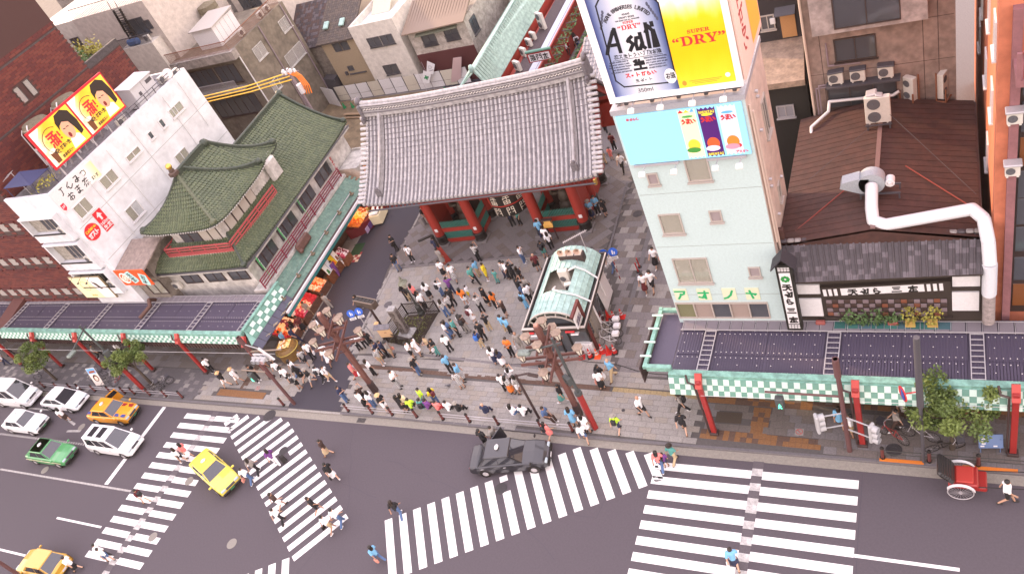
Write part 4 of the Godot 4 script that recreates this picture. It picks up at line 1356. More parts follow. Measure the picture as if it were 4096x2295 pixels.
	b.tube([V(29.3,8.5,-3.2), V(29.6,8.7,-3.3), V(29.6,9.,-3.6), V(30.4,9.2,-4.6), V(30.45,9.6,-4.9), V(33.5,9.5,-4.95), V(33.8,9.7,-4.95)], 0.085)
	tag(put("drain_pipe", b, mm.white_panel, self), "cream pipe zigzagging along the back edge of the brown roof", "pipe")
	for p in [[29.8,9.,1.,33.,9.9,-2.4], [37.,8.8,2.5,33.4,10.2,-2.4]]:
		b = mb()
		b.cyl(V(p[0], p[1], p[2]), V(p[3], p[4], p[5]), 0.012,0.012,4)
		tag(put("guy_wire", b, mm.steel_dark, self), "thin guy wire from the roof air conditioner to the " + ("left" if p[0] < 33 else "right") + " roof edge", "wire")
	for p in [[29.4, 8.75, 4.6, 32.2, 9.42, 1.6, "left"], [36.8, 8.85, 3.4, 34.2, 9.35, 0.8, "right"]]:
		b = mb()
		b.cyl(V(p[0], p[1], p[2]), V(p[3], p[4], p[5]), 0.03,0.03,5)
		tag(put("stay_rod", b, mt("red_rod", 0.20, 0.03, 0.02, 0.6), self), "rusty red stay rod across the " + p[6] + " half of the brown roof", "rod")
	_cream_building()
	_dark_house()
	_salmon_building()
func w_right() -> Vector3:
	return Vector3.RIGHT
func creeper(label: String, p: Vector3, h: float, yellow: bool) -> void:
	var t := thing("creeper_plant", label, "plant", p, 0., "creepers on the restaurant lattice")
	var b := mb()
	b.tube([Vector3.ZERO, V(0.03, h * 0.5,0.02), V(-0.02, h, 0.)], 0.015,5)
	put("stem", b, mt("stem", 0.08, 0.09, 0.03, 0.9), t)
	b = mb()
	for k in 90:
		var y := rng.randf() * h
		leaf(b, V(rng.randfn(0,0.10 + 0.16 * sin(PI * y / h)), y, rng.randf_range(-0.02,0.14)), 0.085)
	var o := put("foliage", b, mt("leaf_yellow", 0.26, 0.24, 0.04, 0.7) if yellow else mt("leaf_green", 0.075, 0.14, 0.045, 0.7), t)
	o.set_meta("kind","stuff")
func leaf(b: MB, p: Vector3, s: float) -> void:
	var d := V(rng.randfn(), rng.randfn(), rng.randfn()).normalized()
	var u := d.cross(V(rng.randfn(), rng.randfn(), rng.randfn())).normalized()
	var w := d.cross(u)
	b.quad(p - u * s, p - w * s * 0.55, p + u * s, p + w * s * 0.55)
func _cream_building() -> void:
	mt("cream_wall", 0.36, 0.265, 0.225, 0.85, 0, "stain", 0.22)
	var C := thing("cream_building", "stained cream concrete building with dark sliding windows behind the brown roof", "building")
	var b := mb()
	b.bb(29.6,0,-18,36.35,17.,-5.2)
	put("wall", b, mm.cream_wall, C)
	b = mb()
	b.bb(30.1,13.72,-5.195,35.22,18.5,-4.5)
	put("balcony", b, mt("balcony_grey", 0.46, 0.40, 0.38, 0.85, 0, "stain", 0.3), C)
	b = mb()
	for s in [[29.62,11.1,36.3], [34.95,13.4,36.3]]:
		b.bb(s[0], s[1], -5.2, s[2], s[1] + 0.025,-5.194)
	for x in [34.95,35.6]:
		b.bb(x, 8.4,-5.2, x + 0.03,17,-5.193)
	b.bb(30.28,8.4,-5.2,30.31,13.7,-5.193)
	put("wall_joint", b, mm.dark_brown, C)
	var w := Vector3.RIGHT
	var fm := mt("bronze_frame", 0.055, 0.038, 0.034, 0.5, 0.2)
	window(C, face(V(31.15,13.95,-4.5), w), 2.95,3., fm, mm.glass_dark, 2, null, false)
	window(C, face(V(30.95,11.72,-5.2), w), 1.95,1.3, fm, mm.glass_dark, 2)
	window(C, face(V(30.35,8.98,-5.2), w), 3.35,1.38, fm, mm.glass_dark, 3)
	b = mb()
	b.tube([V(29.62,16.8,-5.12), V(29.62,8.3,-5.12)], 0.07)
	put("downpipe", b, mm.pipe_beige, C)
	b = mb()
	b.tube([V(30.6,12.9,-5.12), V(30.6,11.6,-5.12), V(32.1,11.55,-5.12)], 0.05)
	for x in [29.85,30.]:
		b.tube([V(x, 8.4,-4.95), V(x, 10.35 + (x - 29.85), -5.1), V(33.6,10.55,-5.1)], 0.04)
	put("conduit", b, mt("conduit_mauve", 0.22, 0.17, 0.19, 0.6), C)
	b = mb()
	b.bb(30.4,10.5,-5.19,33.9,10.6,-4.6)
	put("ledge", b, mm.steel_dark, C)
	for k in 3:
		var a := aircon("small air conditioner on the cream wall ledge, " + ["left one", "middle one", "right one"][k], V([30.9, 31.95, 33.25][k], 10.68, -5.1), 0., 0.72, 0.62, 1)
		b = mb()
		b.rbox(V(0.02,0.66,0.16), V(0.8,0.1,0.42), 0.03, Basis(Vector3.BACK, 0.08 - 0.06 * k))
		put("cover_sheet", b, mm.steel_dark, a)
	for k in 2:
		var x: float = [34.4,35.6][k]
		var a := aircon("tall air conditioner hung sideways in a rusty frame, " + ["left one" , "right one"][k] + " on the cream wall", V(x, 9.1, -5.1), -PI / 2 + 0.9 if k == 0 else 1.2, 0.6, 1.35, 2)
		b = mb()
		for s in [-0.38,0.38]:
			b.bb(s - 0.03,-0.15,-0.02, s + 0.03,1.5,0.04); b.bb(s - 0.03,-0.15,0.42, s + 0.03,0.6,0.48)
			b.bb(s - 0.03,-0.15,0.04, s + 0.03,-0.1,0.42)
		b.bb(-0.35,-0.15,0.42,0.35,-0.1,0.48)
		put("rust_frame", b, mt("rust", 0.26, 0.10, 0.05, 0.8, 0, "grain", 1.), a)
func _dark_house() -> void:
	var H := thing("dark_house", "black walled house with an orange door seen between the tower and the cream building", "house")
	var b := mb()
	b.bb(22.,0,-16,29.4,14.5,-10.)
	put("wall", b, mt("black_wall", 0.030, 0.024, 0.028, 0.7, 0, "grain", 0.6), H)
	b = mb()
	b.bb(22.,0,-9.995,29.2,10.,-6.4)
	put("lower_wall", b, mt("black_wall_low", 0.022, 0.02, 0.018, 0.7, 0, "grain", 0.6), H)
	b = mb()
	b.slab(V(22.,10.4,-6.), V(29.2,10.45,-6.), V(28.8,10.85,-9.99), V(22.,10.8,-9.99), V(0,-0.35,0))
	put("lean_to_roof", b, mt("tan_sheet", 0.42, 0.31, 0.235, 0.7, 0, "stain", 0.4), H)
	b = mb()
	b.bb(27.7,10.95,-9.995,28.5,12.5,-9.93)
	put("door", b, mt("orange_door", 0.48, 0.25, 0.10, 0.6, 0, "fine", 1.), H)
	b = mb()
	b.slab(V(27.5,12.6,-9.4), V(28.6,12.6,-9.4), V(28.6,12.85,-9.99), V(27.5,12.85,-9.99), V(0,-0.04,0))
	put("door_hood", b, mm.steel_dark, H)
	window(H, face(V(26.6,11.6,-9.995), Vector3.RIGHT), 0.8,0.9, mm.window_frame, mm.glass_dark, 2)
	window(H, face(V(27.42, 7.95, -6.4), Vector3.RIGHT), 0.95, 0.8, mm.galvanised, mt("pane_grey", 0.24, 0.24, 0.27, 0.15), 2)
	b = mb()
	b.rbox(V(27.3,12.1,-9.93), V(0.3,0.35,0.12), 0.02)
	put("meter_box", b, mm.white_panel, H)
func _salmon_building() -> void:
	mt("salmon", 0.56, 0.185, 0.10, 0.85, 0, "blotch", 0.25)
	mt("purple_pilaster", 0.26, 0.115, 0.125, 0.8, 0, "blotch", 0.4)
	var S := thing("salmon_building", "salmon plastered building with a dark glazed front at the right edge", "building")
	var b := mb()
	b.bb(37.55,0,-20,46,21,5.)
	put("wall", b, mm.salmon, S)
	b = mb()
	b.bb(37.95,0,5.,38.25,19,5.35)
	put("pilaster", b, mm.purple_pilaster, S)
	b = mb()
	b.bb(38.25,4.,5.002,46,17,5.06)
	put("glazed_front", b, mt("bronze_panel", 0.045, 0.030, 0.026, 0.35, 0.1, "fine", 0.5), S)
	var k := 0
	for y in [4.4,6.,7.7,9.2,10.6,12.2,13.8,15.4]:
		for x in [38.34,39.15,39.96,40.77]:
			var p := mb()
			p.rbox(V(x + 0.38, y + 0.68,5.07), V(0.76,1.34,0.03), 0.008)
			put("pane", p, mm.glass_dark if (k * 7) % 5 else [mt("pane_amber", 0.16, 0.06, 0.02, 0.3), mt("pane_pale", 0.28, 0.24, 0.26, 0.3)][k % 2], S)
			k += 1
	var w := V(0,0,1)
	for q in [[17.3,3.], [13.7,1.8], [11.8,-3.6], [15.8,-1.6], [9.2,-11.], [9.,-1.], [12.6,-8.5], [16.6,-8.]]:
		window(S, face(V(37.55, q[0] - 0.9, q[1]), w), 1.1,1.5, mm.white_panel, mm.glass_dark, 2, null, true)
	b = mb()
	b.bb(38.,16.9,5.06,46,17.15,6.8)
	b.bb(38.,17.15,6.7,38.15,18.2,6.8)
	put("balcony_floor", b, mm.purple_pilaster, S)
	b = mb()
	for j in 14:
		b.bb(38.2 + 0.16 * j, 17.2,6.7,38.24 + 0.16 * j, 18.15,6.74)
	b.bb(38.15,18.15,6.66,46,18.22,6.78)
	put("balcony_rail", b, mt("rail_red", 0.20, 0.05, 0.04, 0.6), S)
	for q in [[14.6,0], [12.2,1]]:
		var a := aircon("air conditioner on the pilaster of the salmon building, " + ("lower one" if q[1] else "upper one"), V(38.1, q[0], 5.37), 0., 0.5, 0.5, 1)
		b = mb()
		b.rbox(V(0,0.56,0.2), V(0.62,0.1,0.46), 0.03)
		put("cover_sheet", b, mm.galvanised, a)
func build_gate() -> void:
	mt("gate_red", 0.30, 0.028, 0.018, 0.5, 0, "fine", 0.6)
	mt("gate_teal", 0.045, 0.20, 0.165, 0.6, 0, "fine", 1.)
	mt("boot_black", 0.022, 0.018, 0.017, 0.5, 0.2, "grain", 1.)
	mt("tile_grey", 0.46, 0.445, 0.455, 0.5, 0, "stain", 0.6)
	mt("tile_grey2", 0.53, 0.51, 0.52, 0.5, 0, "stain", 0.8)
	mt("tile_flat", 0.185, 0.172, 0.19, 0.7, 0, "stain", 0.8)
	var G := thing("temple_gate", "big red temple gate with a curved grey tiled roof at the back of the plaza", "temple gate", V(6.72, 0.04, -9.2), 0.061)
	var b: MB
	var xs := [-5.98,-2.62,2.62,5.98]
	for x in xs:
		for z in [2.72,0.,-2.72]:
			b = mb()
			b.cyl(V(x, 0.7, z), V(x, 4.6, z), 0.40,0.38,18)
			var c := put("column", b, mm.gate_red, G)
			b = mb()
			b.lathe([Vector2(0.50,0.), Vector2(0.50,0.10), Vector2(0.46,0.16), Vector2(0.45,0.62), Vector2(0.50,0.68), Vector2(0.47,0.74), Vector2(0.40,0.76)], V(x, 0.12, z), 18)
			put("column_shoe", b, mm.boot_black, c)
			b = mb()
			b.rbox(V(x, 0.05, z), V(1.15,0.16,1.15), 0.03)
			put("column_stone", b, mm.slab_grey, c)
	for z in [2.72,0.,-2.72]:
		for y in [4.1,4.75]:
			b = mb()
			b.rbox(V(0, y, z), V(12.7,0.42,0.3), 0.03)
			put("beam", b, mm.gate_red, G)
	for x in xs:
		b = mb()
		b.rbox(V(x, 4.45,0), V(0.3,0.42,6.2), 0.03)
		put("beam", b, mm.gate_red, G)
	for sg in [-1.,1.]:
		var xa: float = sg * 2.62
		var xb: float = sg * 5.98
		var runs := [[V(xa, 0,2.72), V(xb, 0,2.72)], [V(xa, 0,2.72), V(xa, 0,0.)], [V(xb, 0,2.72), V(xb, 0,0.)]]
		for r in runs.size():
			var p: Vector3 = runs[r][0]
			var q: Vector3 = runs[r][1]
			var d := (q - p).normalized()
			p += d * 0.42
			q -= d * 0.42
			for y in [0.22,1.28]:
				b = mb()
				b.bar(p + Vector3.UP * y, q + Vector3.UP * y, 0.2,0.34)
				put("rail", b, mm.gate_red, G)
			var items := []
			var pk := mb()
			pk.rbox(V(0,0.75,0), V(0.075,0.74,0.06), 0.01)
			var pk2 := mb()
			pk2.rbox(V(0,1.72,0), V(0.06,0.56,0.05), 0.01)
			pk2.cyl(V(0,1.99,0), V(0,2.12,0), 0.035,0.002,5)
			var n := int((q - p).length() / 0.115)
			for k in n:
				var o := p.lerp(q, (k + 0.5) / n)
				items.append([Transform3D(Basis(d, Vector3.UP, d.cross(Vector3.UP)), o), 0,0])
				items.append([Transform3D(Basis(d, Vector3.UP, d.cross(Vector3.UP)), o), 1,0])
			if r == 2:
				b = mb()
				b.bar(V(xb, 2.1,2.4), V(xb, 2.1,-2.6), 0.12,4.)
				put("side_wall", b, mm.gate_red, G)
			else:
				pieces(G, "picket", [pk, pk2], [mm.gate_teal], items)
		b = mb()
		b.bb(xa, 0.1,-0.1, xb, 4.2,0.1)
		put("back_wall", b, mt("niche_dark", 0.05, 0.022, 0.016, 0.8, 0, "grain", 0.8), G)
		b = mb()
		b.bb(minf(xa, xb) + 0.2,0.05,0.1, maxf(xa, xb) - 0.2,0.5,2.5)
		put("niche_floor", b, mm.niche_dark, G)
		b = mb()
		var cx := (xa + xb) * 0.5
		b.ball(V(cx, 0.95,0.85), V(0.62,0.55,0.5), 10,6)
		b.ball(V(cx, 1.75,0.8), V(0.48,0.62,0.36), 10,6)
		b.ball(V(cx, 2.5,0.85), V(0.22,0.28,0.24), 10,6)
		b.tube([V(cx - 0.42,2.1,0.8), V(cx - 0.78,2.2,1.), V(cx - 0.7,2.75,1.1)], 0.14,7,0.1)
		b.tube([V(cx + 0.42,2.1,0.8), V(cx + 0.72,1.6,1.), V(cx + 0.5,1.25,1.25)], 0.14,7,0.1)
		var st := put("statue", b, mt("statue_bronze", 0.10, 0.075, 0.055, 0.6, 0, "stain", 1.), self)
		st.transform = G.transform
		tag(st, "dark guardian statue in the " + ("left" if sg < 0 else "right") + " bay of the red gate", "statue")
	for q in [[-5.98,3.14,1.55], [-2.62,3.14,1.4], [2.62,3.14,1.6], [5.98,3.14,1.5]]:
		b = mb()
		b.rbox(V(q[0] + 0.1, q[2], q[1] - 0.03), V(0.26,0.28,0.05), 0.01)
		put("paper_notice", b, mm.white_panel, G)
	var hw := 9.25
	var prof := []
	for k in 11:
		var t := k / 10.
		prof.append(Vector2(t * 5.05,10.55 - 4.55 * (1.32 * t - 0.32 * t * t)))
	for sg in [-1.,1.]:
		b = mb()
		var nx := 14
		for i in 10:
			for k in nx:
				var q := []
				for e in [[i, k], [i + 1, k], [i + 1, k + 1], [i, k + 1]]:
					var x: float = lerpf(-hw, hw, float(e[1]) / nx)
					q.append(roof_pt(prof[e[0]], x, hw, sg))
				if sg < 0.0:
					q.reverse()
				b.slab(q[0], q[1], q[2], q[3], V(0,-0.2,0))
		put("roof_slope", b, mm.tile_flat, G)
	var tile := mb()
	for k in 6:
		var a0 := PI * k / 6.
		var a1 := PI * (k + 1) / 6.
		tile.quad(V(-0.095 * cos(a0), 0.095 * sin(a0), 0.175), V(-0.095 * cos(a1), 0.095 * sin(a1), 0.175), V(-0.08 * cos(a1), 0.08 * sin(a1), -0.175), V(-0.08 * cos(a0), 0.08 * sin(a0), -0.175))
		tile.tri(V(0,0,0.175), V(-0.095 * cos(a1), 0.095 * sin(a1), 0.175), V(-0.095 * cos(a0), 0.095 * sin(a0), 0.175))
	var pan := mb()
	pan.slab(V(-0.085,0.035,0.17), V(0.085,0.035,0.17), V(0.085,0.01,-0.17), V(-0.085,0.01,-0.17), V(0,-0.03,0))
	var items := []
	var pans := []
	var n := 55
	for side in 2:
		for k in n:
			var x := lerpf(-hw + 0.15, hw - 0.15, k / float(n - 1))
			for j in 19:
				var f := (j + 0.5) / 19. * 10.
				var i := mini(9, int(f))
				var sgn := 1. if side == 0 else -1.
				var pa := roof_pt(prof[i], x, hw, sgn)
				var pb := roof_pt(prof[i + 1], x, hw, sgn)
				var p := pa.lerp(pb, f - i)
				var d := (pb - pa).normalized()
				var bs := Basis(Vector3.RIGHT * sgn, d.cross(Vector3.RIGHT * sgn), d)
				if side == 1 and j % 2:
					continue
				items.append([Transform3D(bs, p + bs.y * 0.02), 0, rng.randi() % 2])
				if side == 0 and k < n - 1:
					pans.append([Transform3D(bs, p + V(hw / n, 0,0) + bs.y * 0.005), 0,0])
	pieces(G, "round_tile", [tile], [mm.tile_grey, mm.tile_grey2], items)
	pieces(G, "pan_tile", [pan], [mm.tile_flat], pans)
	var eb := []
	var dk := mb()
	dk.cyl(V(0,0,-0.03), V(0,0,0.03), 0.115,0.115,10)
	for k in n:
		var x := lerpf(-hw + 0.15, hw - 0.15, k / float(n - 1))
		eb.append([Transform3D(Basis(), roof_pt(prof[10], x, hw, 1.) + V(0,0.03,0.03)), 0,0])
	for sg in [-1.,1.]:
		for j in 19:
			var f := (j + 0.5) / 19. * 10.
			var i := mini(9, int(f))
			var p := roof_pt(prof[i], sg * hw, hw, 1.).lerp(roof_pt(prof[i + 1], sg * hw, hw, 1.), f - i)
			eb.append([Transform3D(Basis(Vector3.UP, PI / 2), p + V(sg * 0.05,0.05,0)), 1,0])
	var vd := mb()
	vd.cyl(V(0,0,-0.35), V(0,0,0.35), 0.13,0.13,10)
	pieces(G, "tile_end", [dk, vd], [mm.tile_grey2], eb)
	for sg in [-1.,1.]:
		for side in [1.,-1.]:
			b = mb()
			for i in 9:
				for lay in 3:
					var pa := roof_pt(prof[i], sg * 7.75, hw, side) + V(0,0.16 + 0.13 * lay, 0)
					var pb := roof_pt(prof[i + 1], sg * 7.75, hw, side) + V(0,0.16 + 0.13 * lay, 0)
					b.bar(pa, pb, 0.40 - 0.1 * lay, 0.11)
				b.tube([roof_pt(prof[i], sg * 7.75, hw, side) + V(0,0.55,0), roof_pt(prof[i + 1], sg * 7.75, hw, side) + V(0,0.55,0)], 0.12,6)
			put("descending_ridge", b, mm.tile_grey, G)
			b = mb()
			var e := roof_pt(prof[9], sg * 7.75, hw, side)
			b.rbox(e + V(0,0.34,0.05 * side), V(0.5,0.62,0.16), 0.06)
			b.ball(e + V(0,0.72,0.05 * side), V(0.16,0.16,0.1), 8,5)
			put("ridge_end_tile", b, mm.tile_flat, G)
	for lay in [[10.45, 10.72, 0.72, "tile_grey"], [10.73, 10.80, 0.78, "tile_flat"], [10.81, 10.88, 0.70, "tile_grey"], [10.89, 11.14, 0.58, "tile_flat"], [11.15, 11.22, 0.66, "tile_grey"], [11.23, 11.30, 0.60, "tile_flat"], [11.31, 11.38, 0.66, "tile_grey2"]]:
		b = mb()
		for k in 10:
			var x0 := lerpf(-8.75,8.75, k / 10.)
			var x1 := lerpf(-8.75,8.75, (k + 1) / 10.)
			var y0 := 0.32 * pow(absf(x0) / 8.75,3.)
			var y1 := 0.32 * pow(absf(x1) / 8.75,3.)
			var q := [V(x0, lay[0] + y0, lay[2] * 0.5), V(x1, lay[0] + y1, lay[2] * 0.5), V(x1, lay[1] + y1, lay[2] * 0.5), V(x0, lay[1] + y0, lay[2] * 0.5)]
			b.slab(q[0], q[1], q[2], q[3], V(0,0, -lay[2]))
		put("ridge_course", b, mm[lay[3]], G)
	items = []
	var rh := mb()
	rh.rbox(Vector3.ZERO, V(0.085,0.085,0.03), 0.01, Basis(Vector3.BACK, PI / 4))
	var cap := mb()
	cap.cyl(V(-0.165,0,0), V(0.155,0,0), 0.16,0.16,8)
	for k in 140:
		var x := -8.6 + 17.2 * k / 139.
		items.append([Transform3D(Basis(), V(x, 10.985 + 0.1 * (k % 2) * 0.6 + 0.32 * pow(absf(x) / 8.75,3.), 0.295)), 0,0])
	for k in 53:
		var x := -8.6 + 17.2 * k / 52.
		items.append([Transform3D(Basis(Vector3.BACK, 0.11 * x / 8.75 * absf(x) / 8.75), V(x, 11.43 + 0.32 * pow(absf(x) / 8.75,3.), 0)), 1,1])
	pieces(G, "ridge_tile", [rh, cap], [mt("plaster_white", 0.60, 0.58, 0.55, 0.8), mm.tile_grey2], items)
	for sg in [-1.,1.]:
		b = mb()
		b.rbox(V(sg * 8.85,11.1,0), V(0.28,1.3,1.), 0.08)
		b.ball(V(sg * 8.9,11.95,0), V(0.2,0.3,0.35), 8,6)
		b.tube([V(sg * 8.8,11.9,0), V(sg * 9.1,12.15,0), V(sg * 9.35,12.12,0)], 0.12,6,0.05)
		for s2 in [-1.,1.]:
			b.rbox(V(sg * 8.85,10.6, s2 * 0.6), V(0.24,0.5,0.4), 0.1)
		put("ridge_ornament", b, mm.tile_flat, G)
		b = mb()
		var pl := PackedVector2Array([Vector2(-4.9,6.), Vector2(4.9,6.)])
		var pl2 := [Vector2(3.9,6.6), Vector2(2.6,7.6), Vector2(1.2,9.), Vector2(0,10.3), Vector2(-1.2,9.), Vector2(-2.6,7.6), Vector2(-3.9,6.6)]
		for q in pl2:
			pl.append(q)
		b.prism(pl, Transform3D(Basis(V(0,0, -sg), Vector3.UP, V(sg, 0,0)), V(sg * 7.9,-0.5,0)), 0.2)
		put("gable", b, mm.gate_red, G)
		for side in [1.,-1.]:
			b = mb()
			for i in 10:
				b.bar(roof_pt(prof[i], sg * 8.95, hw, side) - V(0,0.42,0), roof_pt(prof[i + 1], sg * 8.95, hw, side) - V(0,0.42,0), 0.14,0.5)
			put("barge_board", b, mm.gate_red, G)
			b = mb()
			b.rbox(roof_pt(prof[10], sg * 8.95, hw, side) - V(0,0.45,0), V(0.2,0.5,0.3), 0.04)
			put("gold_fitting", b, mt("gold", 0.62, 0.40, 0.10, 0.35, 0.8), G)
	items = []
	var rf := mb()
	rf.rbox(Vector3.ZERO, V(0.12,0.14,2.3), 0.01, Basis(Vector3.RIGHT, 0.36))
	for k in 46:
		var x := -8.6 + 17.2 * k / 45.
		items.append([Transform3D(Basis(), V(x, 6.,3.75)), 0,0])
	pieces(G, "rafter", [rf], [mm.gate_red], items)
	for sg in [-1.,1.]:
		b = mb()
		b.bb(-8.8,5., sg * 2.4,8.8,6.9, sg * 2.9)
		put("bracket_wall", b, mm.gate_red, G)
	b = mb()
	b.cyl(V(-9.,5.72,5.16), V(9.,5.72,5.16), 0.07,0.07,6)
	put("eave_gutter", b, mm.steel_dark, G)
	var L := thing("giant_lantern", "giant red paper lantern with black painted characters hanging in the gate", "lantern", V(6.95, 1.3, -8.2), 0.061)
	b = mb()
	var pr := []
	for k in 13:
		var t := k / 12.
		pr.append(Vector2(1.62 * sqrt(maxf(0.,1. - pow(absf(2. * t - 1.), 2.6) * 0.62)) + (0.012 if k % 2 else 0.), 0.3 + 3.3 * t))
	b.lathe(pr, Vector3.ZERO, 28)
	put("paper_body", b, mt("lantern_red", 0.42, 0.03, 0.02, 0.6, 0, "fine", 1.), L)
	b = mb()
	b.lathe([Vector2(0.,0.), Vector2(0.9,0.), Vector2(1.04,0.12), Vector2(1.04,0.34)], Vector3.ZERO, 24)
	b.lathe([Vector2(1.04,3.5), Vector2(1.04,3.75), Vector2(0.,3.8)], Vector3.ZERO, 24)
	put("metal_rim", b, mm.boot_black, L)
	for row in 3:
		b = mb()
		var wb := mb()
		for k in 9:
			var a0 := -0.95 + 1.9 * k / 9. + 0.35
			var a1 := -0.95 + 1.9 * (k + 1) / 9. + 0.35
			var r := 1.635
			var y0 := 0.55 + 1.02 * row
			b.slab(V(r * sin(a0), y0, r * cos(a0)), V(r * sin(a1), y0, r * cos(a1)), V(r * sin(a1), y0 + 0.9, r * cos(a1)), V(r * sin(a0), y0 + 0.9, r * cos(a0)), V(0,0,-0.02))
			if k % 3 == 1:
				var am := (a0 + a1) * 0.5
				pen(wb, KANA[["mon", "rai", "kaminari2"][row]], face(V((r + 0.004) * sin(am) - 0.25 * cos(am), y0 + 0.12, (r + 0.004) * cos(am) + 0.25 * sin(am)), V(cos(am), 0, -sin(am))), 0.5, 0.66, 0.05)
		put("black_band", b, mm.boot_black, L)
		put("lettering", wb, paint("d9d2c4"), L)
	var N := thing("notice_board", "yellow wooden notice board on a stand before the gate's right bay", "notice board", V(10.6, 0.04, -5.85), 0.06)
	b = mb()
	b.rbox(V(0,1.5,0), V(0.72,0.62,0.06), 0.01, Basis(Vector3.RIGHT, -0.3))
	put("board", b, paint("c79a4a"), N)
	b = mb()
	b.bb(-0.35,0,-0.05,-0.28,1.85,0.02); b.bb(0.28,0,-0.05,0.35,1.85,0.02)
	b.rbox(V(0,1.88,0), V(0.9,0.08,0.3), 0.02)
	put("stand", b, mm.dark_brown, N)
func roof_pt(q: Vector2, x: float, hw: float, side: float) -> Vector3:
	var u := absf(x) / hw
	return V(x * (1. - 0.035 * (1. - q.x / 5.05)), q.y + 0.3 * pow(u, 4.) * (0.4 + 0.6 * q.x / 5.05), q.x * side)
func build_plaza_things() -> void:
	_koban()
	_monument()
	for p in [[2.09, 8.64, 0.32, "standing on the pavement by the asphalt alley mouth"], [17.22, 9.42, 0.18, "standing beside the green street light before the police box"]]:
		_lantern_pole(p[3], V(p[0], 0, p[1]), p[2])
	var b: MB
	var R := thing("path_lamp", "red wedge-shaped lamp with a dark bent head beside the gate's left column", "lamp", V(2.05, 0, -3.95), 0.9)
	b = mb()
	b.slab(V(-0.32,0,0.3), V(0.32,0,0.3), V(0.12,1.5,0.1), V(-0.12,1.5,0.1), V(0,0,-0.3))
	put("base", b, paint("8f2f24"), R)
	b = mb()
	b.bar(V(0,1.3,0), V(0,2.7,0), 0.16,0.16)
	b.bar(V(0,2.7,0), V(-1.15,2.95,0), 0.24,0.08)
	put("arm", b, mm.boot_black, R)
	var S := thing("sign_box", "brown louvred box on a dark post beside the stone monument", "sign box", V(0.1, 0, 3.25), -0.2)
	b = mb()
	b.rbox(V(-0.15,1.3,0), V(0.14,2.6,0.14), 0.01)
	put("post", b, mm.dark_brown, S)
	b = mb()
	b.rbox(V(-0.2,2.9,0), V(1.9,0.55,0.5), 0.02)
	put("box", b, mt("box_brown", 0.10, 0.075, 0.06, 0.6, 0, "grain", 1.), S)
	for k in 5:
		b = mb()
		b.rbox(V(-0.92 + 0.36 * k, 3.2,0), V(0.27,0.05,0.36), 0.01)
		put("louvre", b, mm.boot_black, S)
	b = mb()
	b.bb(-1.15,3.176,-0.26,0.75,3.24,-0.2); b.bb(-1.15,3.176,0.2,0.75,3.24,0.26)
	put("top_rail", b, mt("rail_tan", 0.26, 0.20, 0.155, 0.6, 0, "grain", 1.), S)
	for sd in [[-0.66, 3.9, "on a white pole by the monument", "", 0.35], [16.97, -1.28, "on a red and white striped pole behind the police box", "r", 0.2]]:
		var B := thing("blue_sign", "pair of round blue pedestrian signs " + sd[2], "road sign", V(sd[0], 0, sd[1]), sd[4])
		var n := 8 if sd[3] else 1
		for k in n:
			b = mb()
			b.cyl(V(0,2.6 * k / n, 0), V(0,2.6 * (k + 1) / n, 0), 0.035,0.035,8)
			put("pole", b, (mm.red_post if k % 2 else mm.white_panel) if sd[3] else mm.galvanised, B)
		for k in 2:
			var o := Transform3D(Basis(Vector3.RIGHT, -0.25), V(-0.33 + 0.62 * k - 0.1,2.75,0.05))
			b = mb()
			b.cyl(o * V(0,0,-0.015), o * V(0,0,0.), 0.3,0.3,20)
			var d := put("disc", b, paint("1f55b5", 0.4), B)
			b = mb()
			b.cyl(o * V(-0.04,0.1,0.), o * V(-0.04,0.1,0.004), 0.05,0.05,10)
			b.cyl(o * V(0.08,0.,0.), o * V(0.08,0.,0.004), 0.035,0.035,10)
			b.box(o * V(-0.04,-0.05,0.003), V(0.09,0.22,0.006), o.basis)
			b.box(o * V(0.08,-0.09,0.003), V(0.06,0.14,0.006), o.basis)
			put("walkers", b, mm.white_panel, d)
			b = mb()
			b.rbox(o * V(0,-0.42,0), V(0.5,0.2,0.02), 0.005, o.basis)
			var pl := put("sub_plate", b, mm.white_panel, B)
			b = mb()
			for j in 2:
				b.box(o * V(0,-0.38 - 0.07 * j, 0.0115), V(0.36,0.03,0.003), o.basis)
			put("small_print", b, paint("2a2a2a"), pl)
	var cone: Node3D
	var spots := [[16.08, 5.18, 0, "at the front row's left end"], [16.63, 5.1, 1, "second in the front row"], [17.1, 5.09, 2, "orange, third in the front row"], [17.3, 4.71, 0, "fourth, just behind the orange one"], [17.74, 4.77, 3, "plain red, fifth in the front row"], [18.11, 4.72, 1, "at the front row's right end"], [16.95, 1.93, 3, "leaning, left in the rear row"], [17.35, 1.98, 1, "middle of the rear row"], [17.82, 1.81, 0, "right in the rear row"]]
	for s in spots:
		var c := thing("traffic_cone", "striped traffic cone by the police box bicycles, " + s[3], "traffic cone", V(s[0], 0, s[1]), rng.randf() * 0.5, "traffic cones by the police box")
		b = mb()
		b.rbox(V(0,0.03,0), V(0.42,0.06,0.42), 0.02)
		put("foot", b, mm.boot_black if s[2] == 1 else (paint("e0552f") if s[2] == 2 else paint("b51f1f")), c)
		b = mb()
		b.cyl(V(0,0.05,0), V(0,0.76,0), 0.15,0.028,12)
		put("cone", b, paint("e8622f" if s[2] == 2 else "c2261f"), c)
		if s[2] != 3:
			for y in [0.28,0.48]:
				b = mb()
				b.cyl(V(0, y, 0), V(0, y + 0.09,0), 0.153 - 0.171 * (y - 0.05), 0.153 - 0.171 * (y + 0.04), 12, false)
				put("stripe", b, mm.white_panel, c)
	var k := 0
